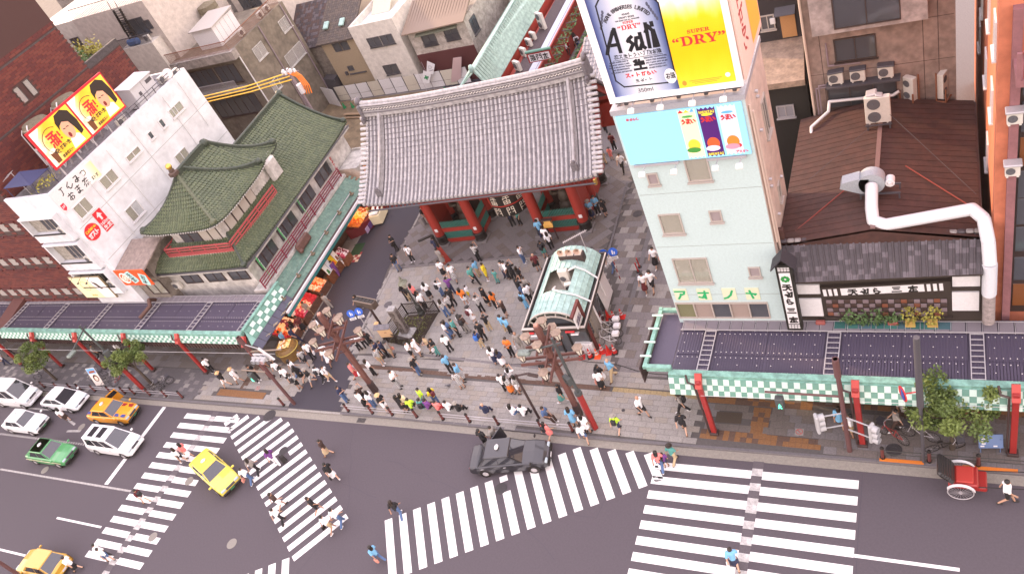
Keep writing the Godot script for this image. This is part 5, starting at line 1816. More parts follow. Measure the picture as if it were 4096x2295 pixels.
	for p in [[17.27,2.85], [17.5,3.45], [17.58,4.1]]:
		bicycle("white police bicycle with a white rear box, " + ["nearest the gate", "middle of three", "nearest the road"][k] + " in the row by the police box", V(p[0], 0, p[1]), PI + 0.05 * k, mm.white_panel, true, "police bicycles")
		k += 1
	for p in [[17.88,-2.72], [17.9,-2.25]]:
		var o := thing("flexible_post", "low red flexible post in the lane beside the police box, " + ("the farther one" if p[1] < -2.5 else "the nearer one"), "bollard", V(p[0], 0, p[1]), 0., "red flexible posts")
		b = mb()
		b.cyl(V(0,0.03,0), V(-0.03,0.8,0), 0.05,0.045,8)
		put("post", b, paint("9c2a28"), o)
		b = mb()
		b.cyl(Vector3.ZERO, V(0,0.05,0), 0.15,0.13,12)
		put("foot", b, mm.boot_black, o)
	for p in [[-2.09,-8.53], [-1.86,-3.05]]:
		b = mb()
		b.cyl(Vector3.ZERO, V(0,0.72,0), 0.13,0.13,12)
		b.ball(V(0,0.72,0), V(0.13,0.06,0.13), 12,4)
		var o := put("stone_post", b, mm.slab_grey, self)
		o.position = V(p[0], 0, p[1])
		tag(o, "short grey stone post at the alley edge, " + ("beside the gate's left end" if p[1] < -5 else "behind the man in the black T-shirt"), "bollard")
	b = mb()
	for j in 12:
		b.cyl(V(15.4 + 0.62 * j, 0.02,5.2 + 0.11 * j + 0.1 * sin(j)), V(16.02 + 0.62 * j, 0.02,5.31 + 0.11 * j + 0.1 * sin(j + 1.)), 0.02,0.02,5, false)
	tag(put("cable", b, mm.boot_black, self), "black cable on the paving from the police box to the right arcade", "cable")
func _koban() -> void:
	mt("copper_pale", 0.46, 0.69, 0.63, 0.55, 0, "stain", 0.5)
	var K := thing("police_box", "small police box with a barrel roof of pale green copper and a dark front", "police box", V(15.05, 0, 2.3), 0.064)
	var b := mb()
	b.bb(-1.65,0.,-2.6,1.65,2.95,2.35)
	put("wall", b, mt("koban_wall", 0.36, 0.32, 0.27, 0.8, 0, "grain", 0.6), K)
	b = mb()
	b.bb(-1.6,0.05,2.352,1.6,2.85,2.4)
	put("front_glass", b, mm.glass_dark, K)
	for x in [-1.6,-0.35,0.3,1.6]:
		b = mb()
		b.bb(x - 0.05,0,2.36, x + 0.05,2.9,2.46)
		put("front_post", b, mm.boot_black, K)
	b = mb()
	b.rbox(V(1.08,0.45,2.5), V(1.14,0.86,0.25), 0.02)
	put("counter", b, mm.white_panel, K)
	for x in [0.75,1.1,1.42]:
		b = mb()
		b.bb(x, 0.1,2.626, x + 0.012,0.85,2.63)
		put("counter_joint", b, mm.steel_dark, K)
	b = mb()
	b.rbox(V(0.65,0.75,2.632), V(0.16,0.12,0.012), 0.003)
	put("red_heart", b, paint("c02030"), K)
	for q in [[1.655, -2.4, -0.9, 0.1, 2.7, "wall_panel"], [1.655, 0.75, 1.45, 0.1, 2.6, "wall_panel"], [1.655, 1.75, 2.3, 1., 2.6, "window"], [1.655, -0.7, 0.5, 0.2, 2.6, "door"]]:
		b = mb()
		b.bb(q[0], q[3], q[1], q[0] + 0.04, q[4], q[2])
		put(q[5], b, mm.glass_dark if q[5] != "wall_panel" else mm.slab_light, K)
	b = mb()
	b.slab(V(1.9,0.4,-0.5), V(1.9,0.4,-2.3), V(1.75,2.3,-2.3), V(1.75,2.3,-0.5), V(-0.05,0,0))
	put("leaning_board", b, mm.white_panel, K)
	b = mb()
	for q in [[-2.02,3.12,2.02,3.25], [-2.02,-3.25,2.02,-3.12], [-2.02,-3.12,-1.9,3.12], [1.9,-3.12,2.02,3.12]]:
		b.bb(q[0], 2.72, q[1], q[2], 3., q[3])
	put("gutter", b, mt("koban_trim", 0.055, 0.045, 0.042, 0.5, 0, "grain", 1.), K)
	b = mb()
	for q in [[-2.04,3.1,2.04,3.27], [-2.04,-3.1,-1.96,3.1], [1.96,-3.1,2.04,3.1]]:
		b.bb(q[0], 3.002, q[1], q[2], 3.04, q[3])
	put("gutter_lip", b, mt("lip_pale", 0.42, 0.38, 0.34, 0.6), K)
	b = mb()
	b.bb(-1.88,2.8,-3.1,1.88,2.9,3.1)
	put("roof_deck", b, mm.boot_black, K)
	var seg := 12
	for sec in [[-3.,-0.95,0.], [-0.95,0.95,1.], [0.95,2.85,0.]]:
		for k in seg:
			var a0 := 0.42 + (PI - 0.84) * k / seg
			var a1 := 0.42 + (PI - 0.84) * (k + 1) / seg
			var p0 := V(1.87 * cos(a0), 2.35 + 1.62 * sin(a0), 0)
			var p1 := V(1.87 * cos(a1), 2.35 + 1.62 * sin(a1), 0)
			if sec[2] > 0.5 and k > 3 and k < 9:
				continue
			b = mb()
			var z0: float = sec[0]
			var z1: float = sec[1]
			b.slab(p0 + V(0,0, z1), p0 + V(0,0, z0), p1 + V(0,0, z0), p1 + V(0,0, z1), V(0,-0.05,0))
			b.bar(p0 + V(0,0.005, z0), p0 + V(0,0.005, z1), 0.03,0.05)
			put("roof_strip", b, mm.copper_pale, K)
	b = mb()
	for k in seg:
		var a0 := 0.42 + (PI - 0.84) * k / seg
		var a1 := 0.42 + (PI - 0.84) * (k + 1) / seg
		for e in [[1.87,2.35], [1.62,2.2]]:
			b.bar(V(e[0] * cos(a0), e[1] + e[0] * 0.865 * sin(a0), 2.8), V(e[0] * cos(a1), e[1] + e[0] * 0.865 * sin(a1), 2.8), 0.1,0.07)
		if k % 2:
			b.bar(V(1.62 * cos(a0), 2.2 + 1.4 * sin(a0), 2.8), V(1.87 * cos(a0), 2.35 + 1.62 * sin(a0), 2.8), 0.06,0.06)
	put("arch_frame", b, mm.lip_pale, K)
	b = mb()
	var pl := PackedVector2Array()
	for k in seg + 1:
		var a := 0.42 + (PI - 0.84) * k / seg
		pl.append(Vector2(1.6 * cos(a), 2.2 + 1.4 * sin(a)))
	b.prism(pl, Transform3D(Basis(), V(0,0,2.72)), 0.04)
	put("arch_glass", b, mm.glass_dark, K)
	for x in [-1.55,1.05]:
		b = mb()
		b.cyl(V(x - 0.28,2.78,3.32), V(x + 0.28,2.78,3.32), 0.07,0.07,10)
		put("red_lamp", b, paint("b5161c", 0.3), K)
		b = mb()
		b.rbox(V(x + 0.2,2.5,3.2), V(0.5,0.12,0.3), 0.05)
		put("canopy_lamp", b, mm.white_panel, K)
	var ac := aircon("cream air conditioner standing in the well of the police box roof", V(15.15, 3.1, 1.75), 0.06, 0.62, 1.25, 1)
	ac = aircon("second cream air conditioner beside the taller one on the police box roof", V(15.55, 3.1, 2.25), 0.3, 0.7, 0.6, 1)
	var H := thing("loudspeaker_rack", "brown cabinet with three horn speakers and a lattice on the police box roof", "speaker rack", V(15.25, 3.4, 0.35), 0.064)
	b = mb()
	b.rbox(V(0,0.55,0), V(1.6,0.62,0.5), 0.02)
	b.bb(-0.7,-0.4,-0.2,-0.6,0.3,0.2); b.bb(0.6,-0.4,-0.2,0.7,0.3,0.2)
	put("cabinet", b, mm.dark_brown, H)
	for k in 3:
		b = mb()
		b.rbox(V(-0.5 + 0.5 * k, 0.88,0), V(0.42,0.03,0.5), 0.005)
		put("cabinet_top", b, mm.lip_pale, H)
		b = mb()
		b.lathe([Vector2(0.05,0), Vector2(0.07,0.2), Vector2(0.2,0.35)], V(-0.6 + 0.55 * k, 1.02,-0.1), 10, Basis(Vector3.RIGHT, 1.2))
		put("horn", b, mt("horn_beige", 0.40, 0.28, 0.21, 0.5), H)
	var A := thing("antenna", "television antenna on a short mast behind the police box roof", "antenna", V(15.95, 3.3, -0.4), 0.5)
	b = mb()
	b.cyl(Vector3.ZERO, V(0,1.9,0), 0.03,0.03,6)
	b.bar(V(-1.2,1.7,0), V(0.45,1.95,0), 0.03,0.03)
	for j in 14:
		b.bar(V(-1.15 + 0.115 * j, 1.71 + 0.0175 * j, -0.16), V(-1.15 + 0.115 * j, 1.71 + 0.0175 * j, 0.16), 0.015,0.015)
	put("mast_and_rods", b, mm.galvanised, A)
	var P := thing("roof_pipes", "two pale hoses curving over the green police box roof", "pipe", V(15.05, 0, 2.3), 0.064)
	b = mb()
	b.tube([V(0.3,4.,-0.6), V(0.8,4.05,-0.9), V(1.3,3.65,-0.95), V(1.95,3.1,-0.8), V(2.05,1.5,-0.8)], 0.06)
	put("hose", b, mm.white_panel, P)
	b = mb()
	b.tube([V(-0.2,3.9,0.6), V(-0.2,4.08,1.), V(0.4,4.05,1.25), V(1.2,3.7,1.2), V(1.95,3.1,1.2), V(2.05,1.2,1.2)], 0.06)
	put("hose", b, mm.white_panel, P)
	var F := thing("red_sign_frame", "slanting red steel frame carrying a white sign at the police box corner", "sign", V(16.9, 0, 4.43), 0.064)
	b = mb()
	b.bar(Vector3.ZERO, V(0,4.3,0), 0.16,0.2)
	b.bar(V(0.02,4.25,0), V(-0.1,4.1,1.25), 0.18,0.16)
	put("frame", b, mt("rust_red", 0.17, 0.035, 0.03, 0.7, 0, "stain", 1.), F)
	b = mb()
	b.rbox(V(-0.02,3.55,0.7), V(0.1,0.95,0.95), 0.02)
	put("sign_panel", b, mm.white_panel, F)
	words("x", ["tei", "shin", "an"], face(V(0.036, 3.3, 1.1), V(0, 0, -1)), 0.24, 0.4, 0.03, 0.05, paint("5d5766"), F)
func bicycle(label: String, p: Vector3, turn: float, m: Material, box: bool, group := "", lean := 0.14) -> void:   # heads along +x before turning
	var t := thing("bicycle", label, "bicycle", p, turn, group)
	t.rotation.x = lean
	for x in [-0.54,0.54]:
		var b := mb()
		b.ring(V(x, 0.33,0), Vector3.BACK, 0.31,0.02,20,4)
		var wn := put("wheel", b, mm.boot_black, t)
		b = mb()
		for k in 6:
			var d := V(cos(PI * k / 6), sin(PI * k / 6), 0) * 0.3
			b.cyl(V(x, 0.33,0) - d, V(x, 0.33,0) + d, 0.004,0.004,3, false)
		put("spokes", b, mm.galvanised, wn)
	var b := mb()
	b.tube([V(-0.54,0.33,0), V(-0.08,0.28,0), V(0.40,0.72,0)], 0.02,6)
	b.tube([V(-0.08,0.28,0), V(-0.2,0.8,0)], 0.02,6)
	b.tube([V(-0.54,0.33,0), V(-0.18,0.65,0), V(0.38,0.62,0)], 0.016,6)
	b.tube([V(0.54,0.33,0), V(0.42,0.68,0), V(0.37,0.98,0)], 0.018,6)
	put("frame", b, m, t)
	b = mb()
	b.tube([V(0.22,0.98,0.27), V(0.38,1.,0.12), V(0.38,1.,-0.12), V(0.22,0.98,-0.27)], 0.016,5)
	put("handlebar", b, mm.galvanised, t)
	b = mb()
	b.rbox(V(-0.22,0.84,0), V(0.26,0.06,0.16), 0.03)
	put("saddle", b, mm.boot_black, t)
	b = mb()
	if box:
		b.rbox(V(-0.6,0.86,0), V(0.42,0.26,0.36), 0.03)
		put("rear_box", b, mm.white_panel, t)
	else:
		for q in [[0.47,0.73,-0.15,0.5], [0.47,0.95,-0.17,0.34]]:
			b.bb(q[0], q[1], -0.17, q[0] + 0.3, q[1] + 0.012,0.17)
		for k in 7:
			b.bb(0.47 + 0.05 * k, 0.73,-0.17,0.474 + 0.05 * k, 0.96,-0.165); b.bb(0.47 + 0.05 * k, 0.73,0.165,0.474 + 0.05 * k, 0.96,0.17)
		put("basket", b, mm.steel_dark, t)
func _monument() -> void:
	var F := thing("iron_fence", "dark iron railing around the stone monument", "fence", Vector3.ZERO)
	var c := [V(0.85,0,4.3), V(3.67,0,4.9), V(3.84,0,1.33), V(1.2,0,1.6)]
	var dark := mt("fence_brown", 0.045, 0.03, 0.026, 0.6, 0.2, "grain", 1.)
	for k in 4:
		var p: Vector3 = c[k]
		var q: Vector3 = c[(k + 1) % 4]
		for y in [0.12,1.08]:
			var b := mb()
			b.bar(p + Vector3.UP * y, q + Vector3.UP * y, 0.05,0.06)
			put("rail", b, dark, F)
		var n := int(p.distance_to(q) / 0.12)
		for j in n:
			var o := p.lerp(q, (j + 0.5) / n)
			var b := mb()
			b.bb(o.x - 0.014,0.14, o.z - 0.014, o.x + 0.014,1.06, o.z + 0.014)
			put("paling", b, dark, F)
		var b2 := mb()
		b2.rbox(p + V(0,0.6,0), V(0.09,1.2,0.09), 0.01)
		put("post", b2, dark, F)
	var b := mb()
	b.bar(V(1.,1.08,3.), V(3.75,1.08,3.1), 0.05,0.06)
	put("rail", b, dark, F)
	b = mb()
	b.slab(V(0.95,0.03,4.2), V(3.6,0.03,4.8), V(3.75,0.03,1.45), V(1.3,0.03,1.7), V(0,-0.1,0))
	var so := struct("soil", b, mt("soil", 0.06, 0.042, 0.03, 0.95, 0, "grain", 0.8))
	var M := thing("stone_monument", "tall grey stone pillar carved with characters behind the iron railing", "monument", V(2.2, 0, 3.6), 0.06)
	b = mb()
	b.rbox(V(0,0.2,0), V(1.35,0.4,1.05), 0.16)
	put("plinth", b, mt("rock_pale", 0.42, 0.41, 0.40, 0.8, 0, "stain", 0.8), M)
	b = mb()
	b.rbox(V(0,1.55,0), V(0.6,2.3,0.5), 0.06)
	put("shaft", b, mt("stone_taupe", 0.245, 0.215, 0.20, 0.85, 0, "stone", 0.8), M)
	b = mb()
	b.rbox(V(0,2.74,0), V(0.62,0.08,0.52), 0.02)
	put("cap", b, mm.rock_pale, M)
	words("x", ["shin", "su", "sei", "mon", "an"], face(V(-0.2, 2.2, 0.252), Vector3.RIGHT), 0.38, 0.32, 0.06, 0.045, paint("3d332f"), M, true)
	words("x", ["ten", "rai", "o", "tei", "sei"], face(V(0.302, 2.2, 0.16), V(0, 0, -1)), 0.3, 0.3, 0.08, 0.04, paint("3d332f"), M, true)
	var G := thing("low_planting", "low yellowish and dark green plants inside the iron railing", "plants")
	b = mb()
	for k in 420:
		leaf(b, V(rng.randf_range(1.1,3.5), 0.04 + rng.randf() * 0.34 * rng.randf(), rng.randf_range(1.9,4.5)), 0.09)
	put("leaves", b, mt("leaf_dull", 0.13, 0.14, 0.035, 0.7), G).set_meta("kind","stuff")
	var L := thing("street_lantern", "green antique street lantern on a fluted post behind the monument", "street lamp", V(2.4, 0, 1.55), 0.)
	b = mb()
	b.lathe([Vector2(0.26,0), Vector2(0.26,0.25), Vector2(0.2,0.35), Vector2(0.2,0.8), Vector2(0.11,0.95), Vector2(0.08,1.1), Vector2(0.06,2.55), Vector2(0.12,2.6), Vector2(0.06,2.7)], Vector3.ZERO, 12)
	put("post", b, mt("bronze_green", 0.06, 0.062, 0.055, 0.6, 0.2, "grain", 1.), L)
	b = mb()
	b.lathe([Vector2(0.1,2.7), Vector2(0.24,3.15), Vector2(0.24,3.2)], Vector3.ZERO, 6)
	put("glass_case", b, mt("lamp_pane", 0.35, 0.33, 0.28, 0.3), L)
	b = mb()
	b.lathe([Vector2(0.38,3.2), Vector2(0.3,3.28), Vector2(0.12,3.42), Vector2(0.14,3.5), Vector2(0.07,3.56), Vector2(0.09,3.66), Vector2(0.,3.85)], Vector3.ZERO, 10)
	put("cap", b, mt("verdigris", 0.20, 0.21, 0.15, 0.6, 0, "stain", 1.), L)
	var N := thing("information_board", "wooden information board with a small roof before the monument", "notice board", V(1.35, 0, 4.5), 0.1)
	b = mb()
	b.rbox(V(0,1.25,0), V(1.05,0.85,0.06), 0.01)
	put("board", b, paint("c9a67e"), N)
	b = mb()
	b.bb(-0.5,0,-0.06,-0.42,1.8,0.); b.bb(0.42,0,-0.06,0.5,1.8,0.)
	put("legs", b, mm.dark_brown, N)
	b = mb()
	b.slab(V(-0.65,1.8,0.22), V(0.65,1.8,0.22), V(0.65,1.92,-0.2), V(-0.65,1.92,-0.2), V(0,-0.05,0))
	put("small_roof", b, mm.tile_flat, N)
	b = mb()
	b.box(V(0.05,1.3,0.032), V(0.18,0.07,0.004))
	put("print", b, paint("8a5a35"), N)
func _lantern_pole(where: String, p: Vector3, turn: float) -> void:
	var L := thing("lantern_pole", "tall red-brown wooden pole with crossbeams and hexagonal lanterns, " + where, "street lamp", p, turn, "lantern poles")
	var m := mt("pole_red", 0.165, 0.068, 0.055, 0.6, 0, "grain", 0.8)
	var b := mb()
	b.rbox(V(0,3.8,0), V(0.30,7.6,0.30), 0.03)
	put("pole", b, m, L)
	b = mb()
	b.rbox(V(0,0.5,0), V(0.36,1.,0.36), 0.02)
	put("base", b, mm.dark_brown, L)
	var c := mb()
	c.rbox(V(0,7.65,0), V(0.22,0.12,0.22), 0.02)
	put("pole_cap", c, mt("cap_tan", 0.40, 0.20, 0.15, 0.6), L)
	for lv in [[5.,1.75], [6.3,1.]]:
		for ax in 2:
			for s in [-0.21,0.21]:
				b = mb()
				var d: Vector3 = V(lv[1], 0,0) if ax == 0 else V(0,0, lv[1])
				var o: Vector3 = V(0, lv[0] + 0.16 * ax, s) if ax == 0 else V(s, lv[0] + 0.16 * ax, 0)
				b.bar(o - d, o + d, 0.09,0.16)
				put("crossbeam", b, m, L)
			for s in [-1.,1.]:
				var e: Vector3 = (V(lv[1] - 0.15,0,0) if ax == 0 else V(0,0, lv[1] - 0.15)) * s
				b = mb()
				b.bar(V(0, lv[0] - 0.7,0) + e * 0.12, V(0, lv[0], 0) + e * 0.6,0.07,0.07)
				put("brace", b, m, L)
				var y: float = lv[0] + 0.16 * ax + 0.1
				b = mb()
				b.lathe([Vector2(0.11,0), Vector2(0.235,0.52)], e + V(0, y, 0), 6)
				b.lathe([Vector2(0.,0.), Vector2(0.11,0.)], e + V(0, y, 0), 6)
				var g := put("lantern", b, mt("lantern_pane", 0.72, 0.68, 0.58, 0.4), L)
				b = mb()
				for k in 6:
					var dd := V(cos(TAU * k / 6), 0, -sin(TAU * k / 6))
					b.bar(e + V(0, y, 0) + dd * 0.115, e + V(0, y + 0.52,0) + dd * 0.24,0.028,0.028)
				b.lathe([Vector2(0.13,-0.03), Vector2(0.13,0.03)], e + V(0, y, 0), 6)
				put("lantern_frame", b, mm.dark_brown, g)
				b = mb()
				b.lathe([Vector2(0.,0.52), Vector2(0.31,0.52), Vector2(0.31,0.57), Vector2(0.,0.72)], e + V(0, y, 0), 6)
				put("lantern_cap", b, mt("lantern_cap", 0.36, 0.265, 0.20, 0.6, 0, "stain", 1.), g)
func slope_pt(q: Array, u: float, t: float, sag: float, lift: float) -> Vector3:
	var p: Vector3 = q[0].lerp(q[1], u).lerp(q[3].lerp(q[2], u), t)
	p.y += -sag * 4. * t * (1. - t) * (1. - 0.4 * t) + lift * pow(absf(2. * u - 1.), 4.) * (1. - t) * (1. - t)
	return p
func tile_slope(parent: Node, q: Array, sag: float, lift: float, tw: float, tl: float, ma: Array, board: Material, most := 200) -> void:
	var b := mb()
	for i in 8:
		for k in 10:
			var v := []
			for e in [[k, i], [k + 1, i], [k + 1, i + 1], [k, i + 1]]:
				v.append(slope_pt(q, e[0] / 10., e[1] / 8., sag, lift))
			b.slab(v[0], v[1], v[2], v[3], V(0,-0.16,0))
	put("roof_slope", b, board, parent)
	var t := mb()
	for k in 5:
		var a0 := PI * k / 5.
		var a1 := PI * (k + 1) / 5.
		t.quad(V(-tw * 0.26 * cos(a0), tw * 0.3 * sin(a0) + 0.015, tl * 0.5), V(-tw * 0.26 * cos(a1), tw * 0.3 * sin(a1) + 0.015, tl * 0.5), V(-tw * 0.24 * cos(a1), tw * 0.24 * sin(a1), -tl * 0.5), V(-tw * 0.24 * cos(a0), tw * 0.24 * sin(a0), -tl * 0.5))
	t.quad(V(-tw * 0.5,-0.02, tl * 0.5), V(tw * 0.5,-0.02, tl * 0.5), V(tw * 0.5,0.03, tl * 0.5), V(-tw * 0.5,0.03, tl * 0.5))
	t.quad(V(-tw * 0.5,0.03, tl * 0.5), V(tw * 0.5,0.03, tl * 0.5), V(tw * 0.5,0, -tl * 0.5), V(-tw * 0.5,0, -tl * 0.5))
	var len: float = (slope_pt(q, 0.5,1,0,0) - slope_pt(q, 0.5,0,0,0)).length()
	var rows := int(len / tl)
	var items := []
	for j in rows:
		var f := (j + 0.5) / rows
		var l := slope_pt(q, 0, f, sag, lift)
		var r := slope_pt(q, 1, f, sag, lift)
		var n := int(l.distance_to(r) / tw)
		for k in n:
			var u := (k + 0.5) / n
			var p := slope_pt(q, u, f, sag, lift)
			var z := (slope_pt(q, u, f - 0.04, sag, lift) - slope_pt(q, u, f + 0.04, sag, lift)).normalized()
			var x: Vector3 = (q[1] - q[0]).normalized()
			x = (x - z * x.dot(z)).normalized()
			items.append([Transform3D(Basis(x, z.cross(x), z), p + z.cross(x) * 0.01), 0, rng.randi() % ma.size()])
	pieces(parent, "roof_tile", [t], ma, items, most)
func ridge_line(parent: Node, a: Vector3, c: Vector3, sag: float, r: float, m: Material, curl := 0.) -> void:
	var b := mb()
	var prev := a
	for k in 12:
		var f := (k + 1) / 12.
		var p := a.lerp(c, f) + V(0, -sag * 4. * f * (1. - f) + curl * pow(f, 5.), 0)
		b.bar(prev, p, r * 1.7, r * 2.4)
		b.cyl(prev + V(0, r * 1.4,0), p + V(0, r * 1.4,0), r * 0.75, r * 0.7,6)
		prev = p
	put("ridge", b, m, parent)
	b = mb()
	b.ball(prev + V(0, r * 0.8,0), Vector3.ONE * r * 1.9,8,5)
	put("ridge_end", b, m, parent)
func build_left() -> void:
	mt("green_tile", 0.105, 0.140, 0.072, 0.42, 0, "stain", 0.8)
	mt("green_tile2", 0.135, 0.170, 0.085, 0.40, 0, "stain", 0.9)
	mt("green_board", 0.030, 0.040, 0.028, 0.7)
	mt("plaster", 0.62, 0.60, 0.57, 0.8, 0, "stain", 0.25)
	mt("rail_rose", 0.40, 0.072, 0.075, 0.6, 0, "fine", 1.)
	mt("rail_maroon", 0.21, 0.018, 0.045, 0.55, 0, "fine", 1.)
	var R := thing("corner_restaurant", "white corner restaurant with curved green tiled roofs and a pavilion storey on top", "restaurant", V(-9.38, 0, 2.86), 0.05)
	var b := mb()
	b.bb(-9.6,0,-17.6,-0.75,6.3,-0.65)
	put("wall", b, mm.plaster, R)
	var gt := [mm.green_tile, mm.green_tile2]
	var rg := mt("ridge_green", 0.045, 0.065, 0.045, 0.5, 0, "stain", 1.)
	var A := V(-10.3,6.5,0)
	var B := V(0,6.5,0)
	var N := V(0,6.5,-18.1)
	var rs := V(-5.1,10.4,-5.1)
	var rn := V(-5.1,10.4,-18.1)
	tile_slope(R, [B, N, rn, rs], 0.45,0.25,0.27,0.29, gt, mm.green_board, 240)
	tile_slope(R, [A, B, rs, rs + V(-0.01,0,0)], 0.45,0.2,0.27,0.29, gt, mm.green_board, 160)
	tile_slope(R, [V(-10.3,6.5,-18.1), A, rs, rn], 0.45,0.2,0.4,0.45, gt, mm.green_board, 40)
	ridge_line(R, rs, rn, 0.,0.17, rg)
	ridge_line(R, rs, B, 0.42,0.13, rg, 0.1)
	ridge_line(R, rn + V(0,0.1,0.1), N + V(-0.2,0.15,0.1), 0.42,0.14, rg, 0.15)
	b = mb()
	b.bb(-0.9,6.1,-18.,-0.02,6.34,-0.02); b.bb(-10.2,6.1,-0.75,-0.9,6.34,-0.02)
	put("eave_soffit", b, mm.plaster, R)
	b = mb()
	b.cyl(V(0.04,6.36,-18), V(0.04,6.36,0), 0.06,0.06,6); b.cyl(V(-10.2,6.36,0.04), V(0.,6.36,0.04), 0.06,0.06,6)
	put("eave_gutter", b, mm.steel_dark, R)
	b = mb()
	b.bb(-8.2,6.95,-7.9,-1.3,7.15,-1.1)
	put("deck", b, mm.plaster, R)
	b = mb()
	b.bb(-7.6,7.15,-10.6,-2.25,9.5,-2.05)
	put("pavilion_wall", b, mm.plaster, R)
	for s in [[-6.7,-2.6,0], [-2.6,-6.4,1]]:
		for k in 4:
			var w := 0.98 if s[2] == 0 else 0.95
			var f := face(V(-6.7 + 1.02 * k, 7.3,-2.045), Vector3.RIGHT) if s[2] == 0 else face(V(-2.245,7.3,-2.7 - 1. * k), V(0,0,-1))
			var fr := mb()
			fr.box(f * V(w * 0.5,0.85,0.02), V(w, 1.75,0.05), f.basis)
			var fo := put("sliding_door", fr, mm.dark_brown, R)
			fr = mb()
			fr.box(f * V(w * 0.5,0.87,0.05), V(w - 0.12,1.55,0.02), f.basis)
			put("pane", fr, mm.glass_dark if s[2] == 0 and k < 2 else mt("shoji", 0.36, 0.335, 0.30, 0.5), fo)
	for side in [[V(-8.2,7.15,-1.15), V(-1.35,7.15,-1.15)], [V(-1.35,7.15,-1.15), V(-1.35,7.15,-7.9)], [V(-8.2,7.15,-1.15), V(-8.2,7.15,-2.4)]]:
		for y in [0.25,0.5,0.75]:
			b = mb()
			b.bar(side[0] + V(0, y, 0), side[1] + V(0, y, 0), 0.07,0.09 if y < 0.6 else 0.12)
			put("rail", b, mm.rail_rose, R)
		var n := int(side[0].distance_to(side[1]) / 1.5) + 1
		for k in n + 1:
			b = mb()
			b.rbox(side[0].lerp(side[1], float(k) / n) + V(0,0.42,0), V(0.09,0.85,0.09), 0.01)
			put("rail_post", b, mm.rail_rose, R)
	b = mb()
	b.bb(-1.42,7.152,-7.9,-1.28,7.3,-1.08); b.bb(-8.2,7.152,-1.22,-1.43,7.3,-1.08)
	put("deck_fascia", b, mm.rail_rose, R)
	var bk := []
	var bm := mb()
	bm.rbox(Vector3.ZERO, V(0.12,0.16,0.4), 0.02)
	for k in 26:
		bk.append([Transform3D(Basis(), V(-8. + 0.26 * k, 6.84,-1.05)), 0,0])
		bk.append([Transform3D(Basis(Vector3.UP, PI / 2), V(-1.25,6.84,-1.3 - 0.26 * k)), 0,0])
	pieces(R, "deck_bracket", [bm], [mm.plaster], bk)
	var pa := V(-9.3,9.4,-1.2)
	var pb := V(-1.4,9.4,-1.2)
	var pn := V(-1.4,9.4,-8.8)
	var s1 := V(-5.35,12.3,-4.3)
	var s2 := V(-5.35,12.3,-8.2)
	tile_slope(R, [pa, pb, s1, s1 + V(-0.01,0,0)], 0.4,0.35,0.25,0.27, gt, mm.green_board, 240)
	tile_slope(R, [pb, pn, s2 + V(0,0,-0.3), s1], 0.4,0.3,0.25,0.27, gt, mm.green_board, 240)
	tile_slope(R, [pn + V(-0.6,0,0), pn + V(-0.6,-0.1,-2.7), s2 + V(0,0,-0.4), s2], 0.4,0.3,0.25,0.27, gt, mm.green_board, 120)
	tile_slope(R, [V(-9.3,9.4,-11.4), pa, s1, s2], 0.4,0.3,0.5,0.5, gt, mm.green_board, 20)
	ridge_line(R, s1, s2,-0.05,0.2, rg)
	ridge_line(R, s1, pb + V(-0.25, 0.1, -0.25), 0.42, 0.15, mt("ridge_olive", 0.115, 0.135, 0.075, 0.5, 0, "stain", 1.), 0.15)
	ridge_line(R, s1, pa + V(0.25,0.1,-0.25), 0.42,0.15, rg, 0.15)
	ridge_line(R, s1 + V(0.1,0,-0.8), pn + V(-0.3,0.2,0.3), 0.42,0.15, rg, 0.2)
	ridge_line(R, s2 + V(0.1,0,-0.2), pn + V(-0.8,0.05,-2.6), 0.42,0.15, rg, 0.2)
	b = mb()
	for e in [[pa, pb], [pb, pn]]:
		for k in 30:
			var p: Vector3 = e[0].lerp(e[1], (k + 0.5) / 30.) + V(0,-0.14 + 0.3 * pow(absf(2. * (k + 0.5) / 30. - 1.), 4.), 0)
			b.rbox(p, V(0.12,0.1,0.16), 0.03)
	put("white_eave_ends", b, mm.plaster, R).set_meta("kind","stuff")
	b = mb()
	b.rbox(V(-2.,8.4,-9.6), V(0.5,1.9,1.5), 0.2)
	put("bracket_wall", b, mm.plaster, R)
	b = mb()
	b.rbox(s1 + V(0,0.35,0.15), V(0.6,0.35,0.6), 0.05)
	b.rbox(s1 + V(0,0.62,0.15), V(0.34,0.3,0.34), 0.05)
	put("finial_base", b, mt("copper_brown", 0.13, 0.085, 0.07, 0.5, 0.2, "stain", 1.), R)
	b = mb()
	b.ball(s1 + V(0,0.98,0.15), V(0.24,0.26,0.24), 12,8)
	put("gold_finial", b, mm.gold, R)
	for k in 4:
		var z := -1.6 - 3.35 * k
		for j in 3:
			var p := mb()
			p.bb(-0.74,4.5, z - 0.85 * j - 0.83,-0.70,6.05, z - 0.85 * j)
			var fo := put("window", p, mm.dark_brown, R)
			p = mb()
			p.bb(-0.70,4.58, z - 0.85 * j - 0.76,-0.685,5.98, z - 0.85 * j - 0.07)
			put("pane", p, mm.glass_dark, fo)
		if k < 3:
			var n := thing("shop_banner", "green banner with white characters on the restaurant front, " + ["nearest the street corner", "in the middle", "nearest the gate"][k], "banner", R.transform * V(0.1, 4.35, -1.15 - 3.35 * k), 0.05, "green banners of the restaurant")
			p_banner(n)
	b = mb()
	b.bb(-0.72,3.95,-13.8,0.55,4.2,0.2)
	put("balcony", b, mm.plaster, R)
	for y in [4.4,4.62,4.85,5.05]:
		b = mb()
		b.bar(V(0.42, y, -13.5), V(0.42, y, 0.1), 0.06,0.07)
		put("rail", b, mm.rail_maroon, R)
	for k in 9:
		b = mb()
		b.rbox(V(0.42,4.6,-13.4 + 1.68 * k), V(0.08,0.95,0.08), 0.01)
		put("rail_post", b, mm.rail_maroon, R)
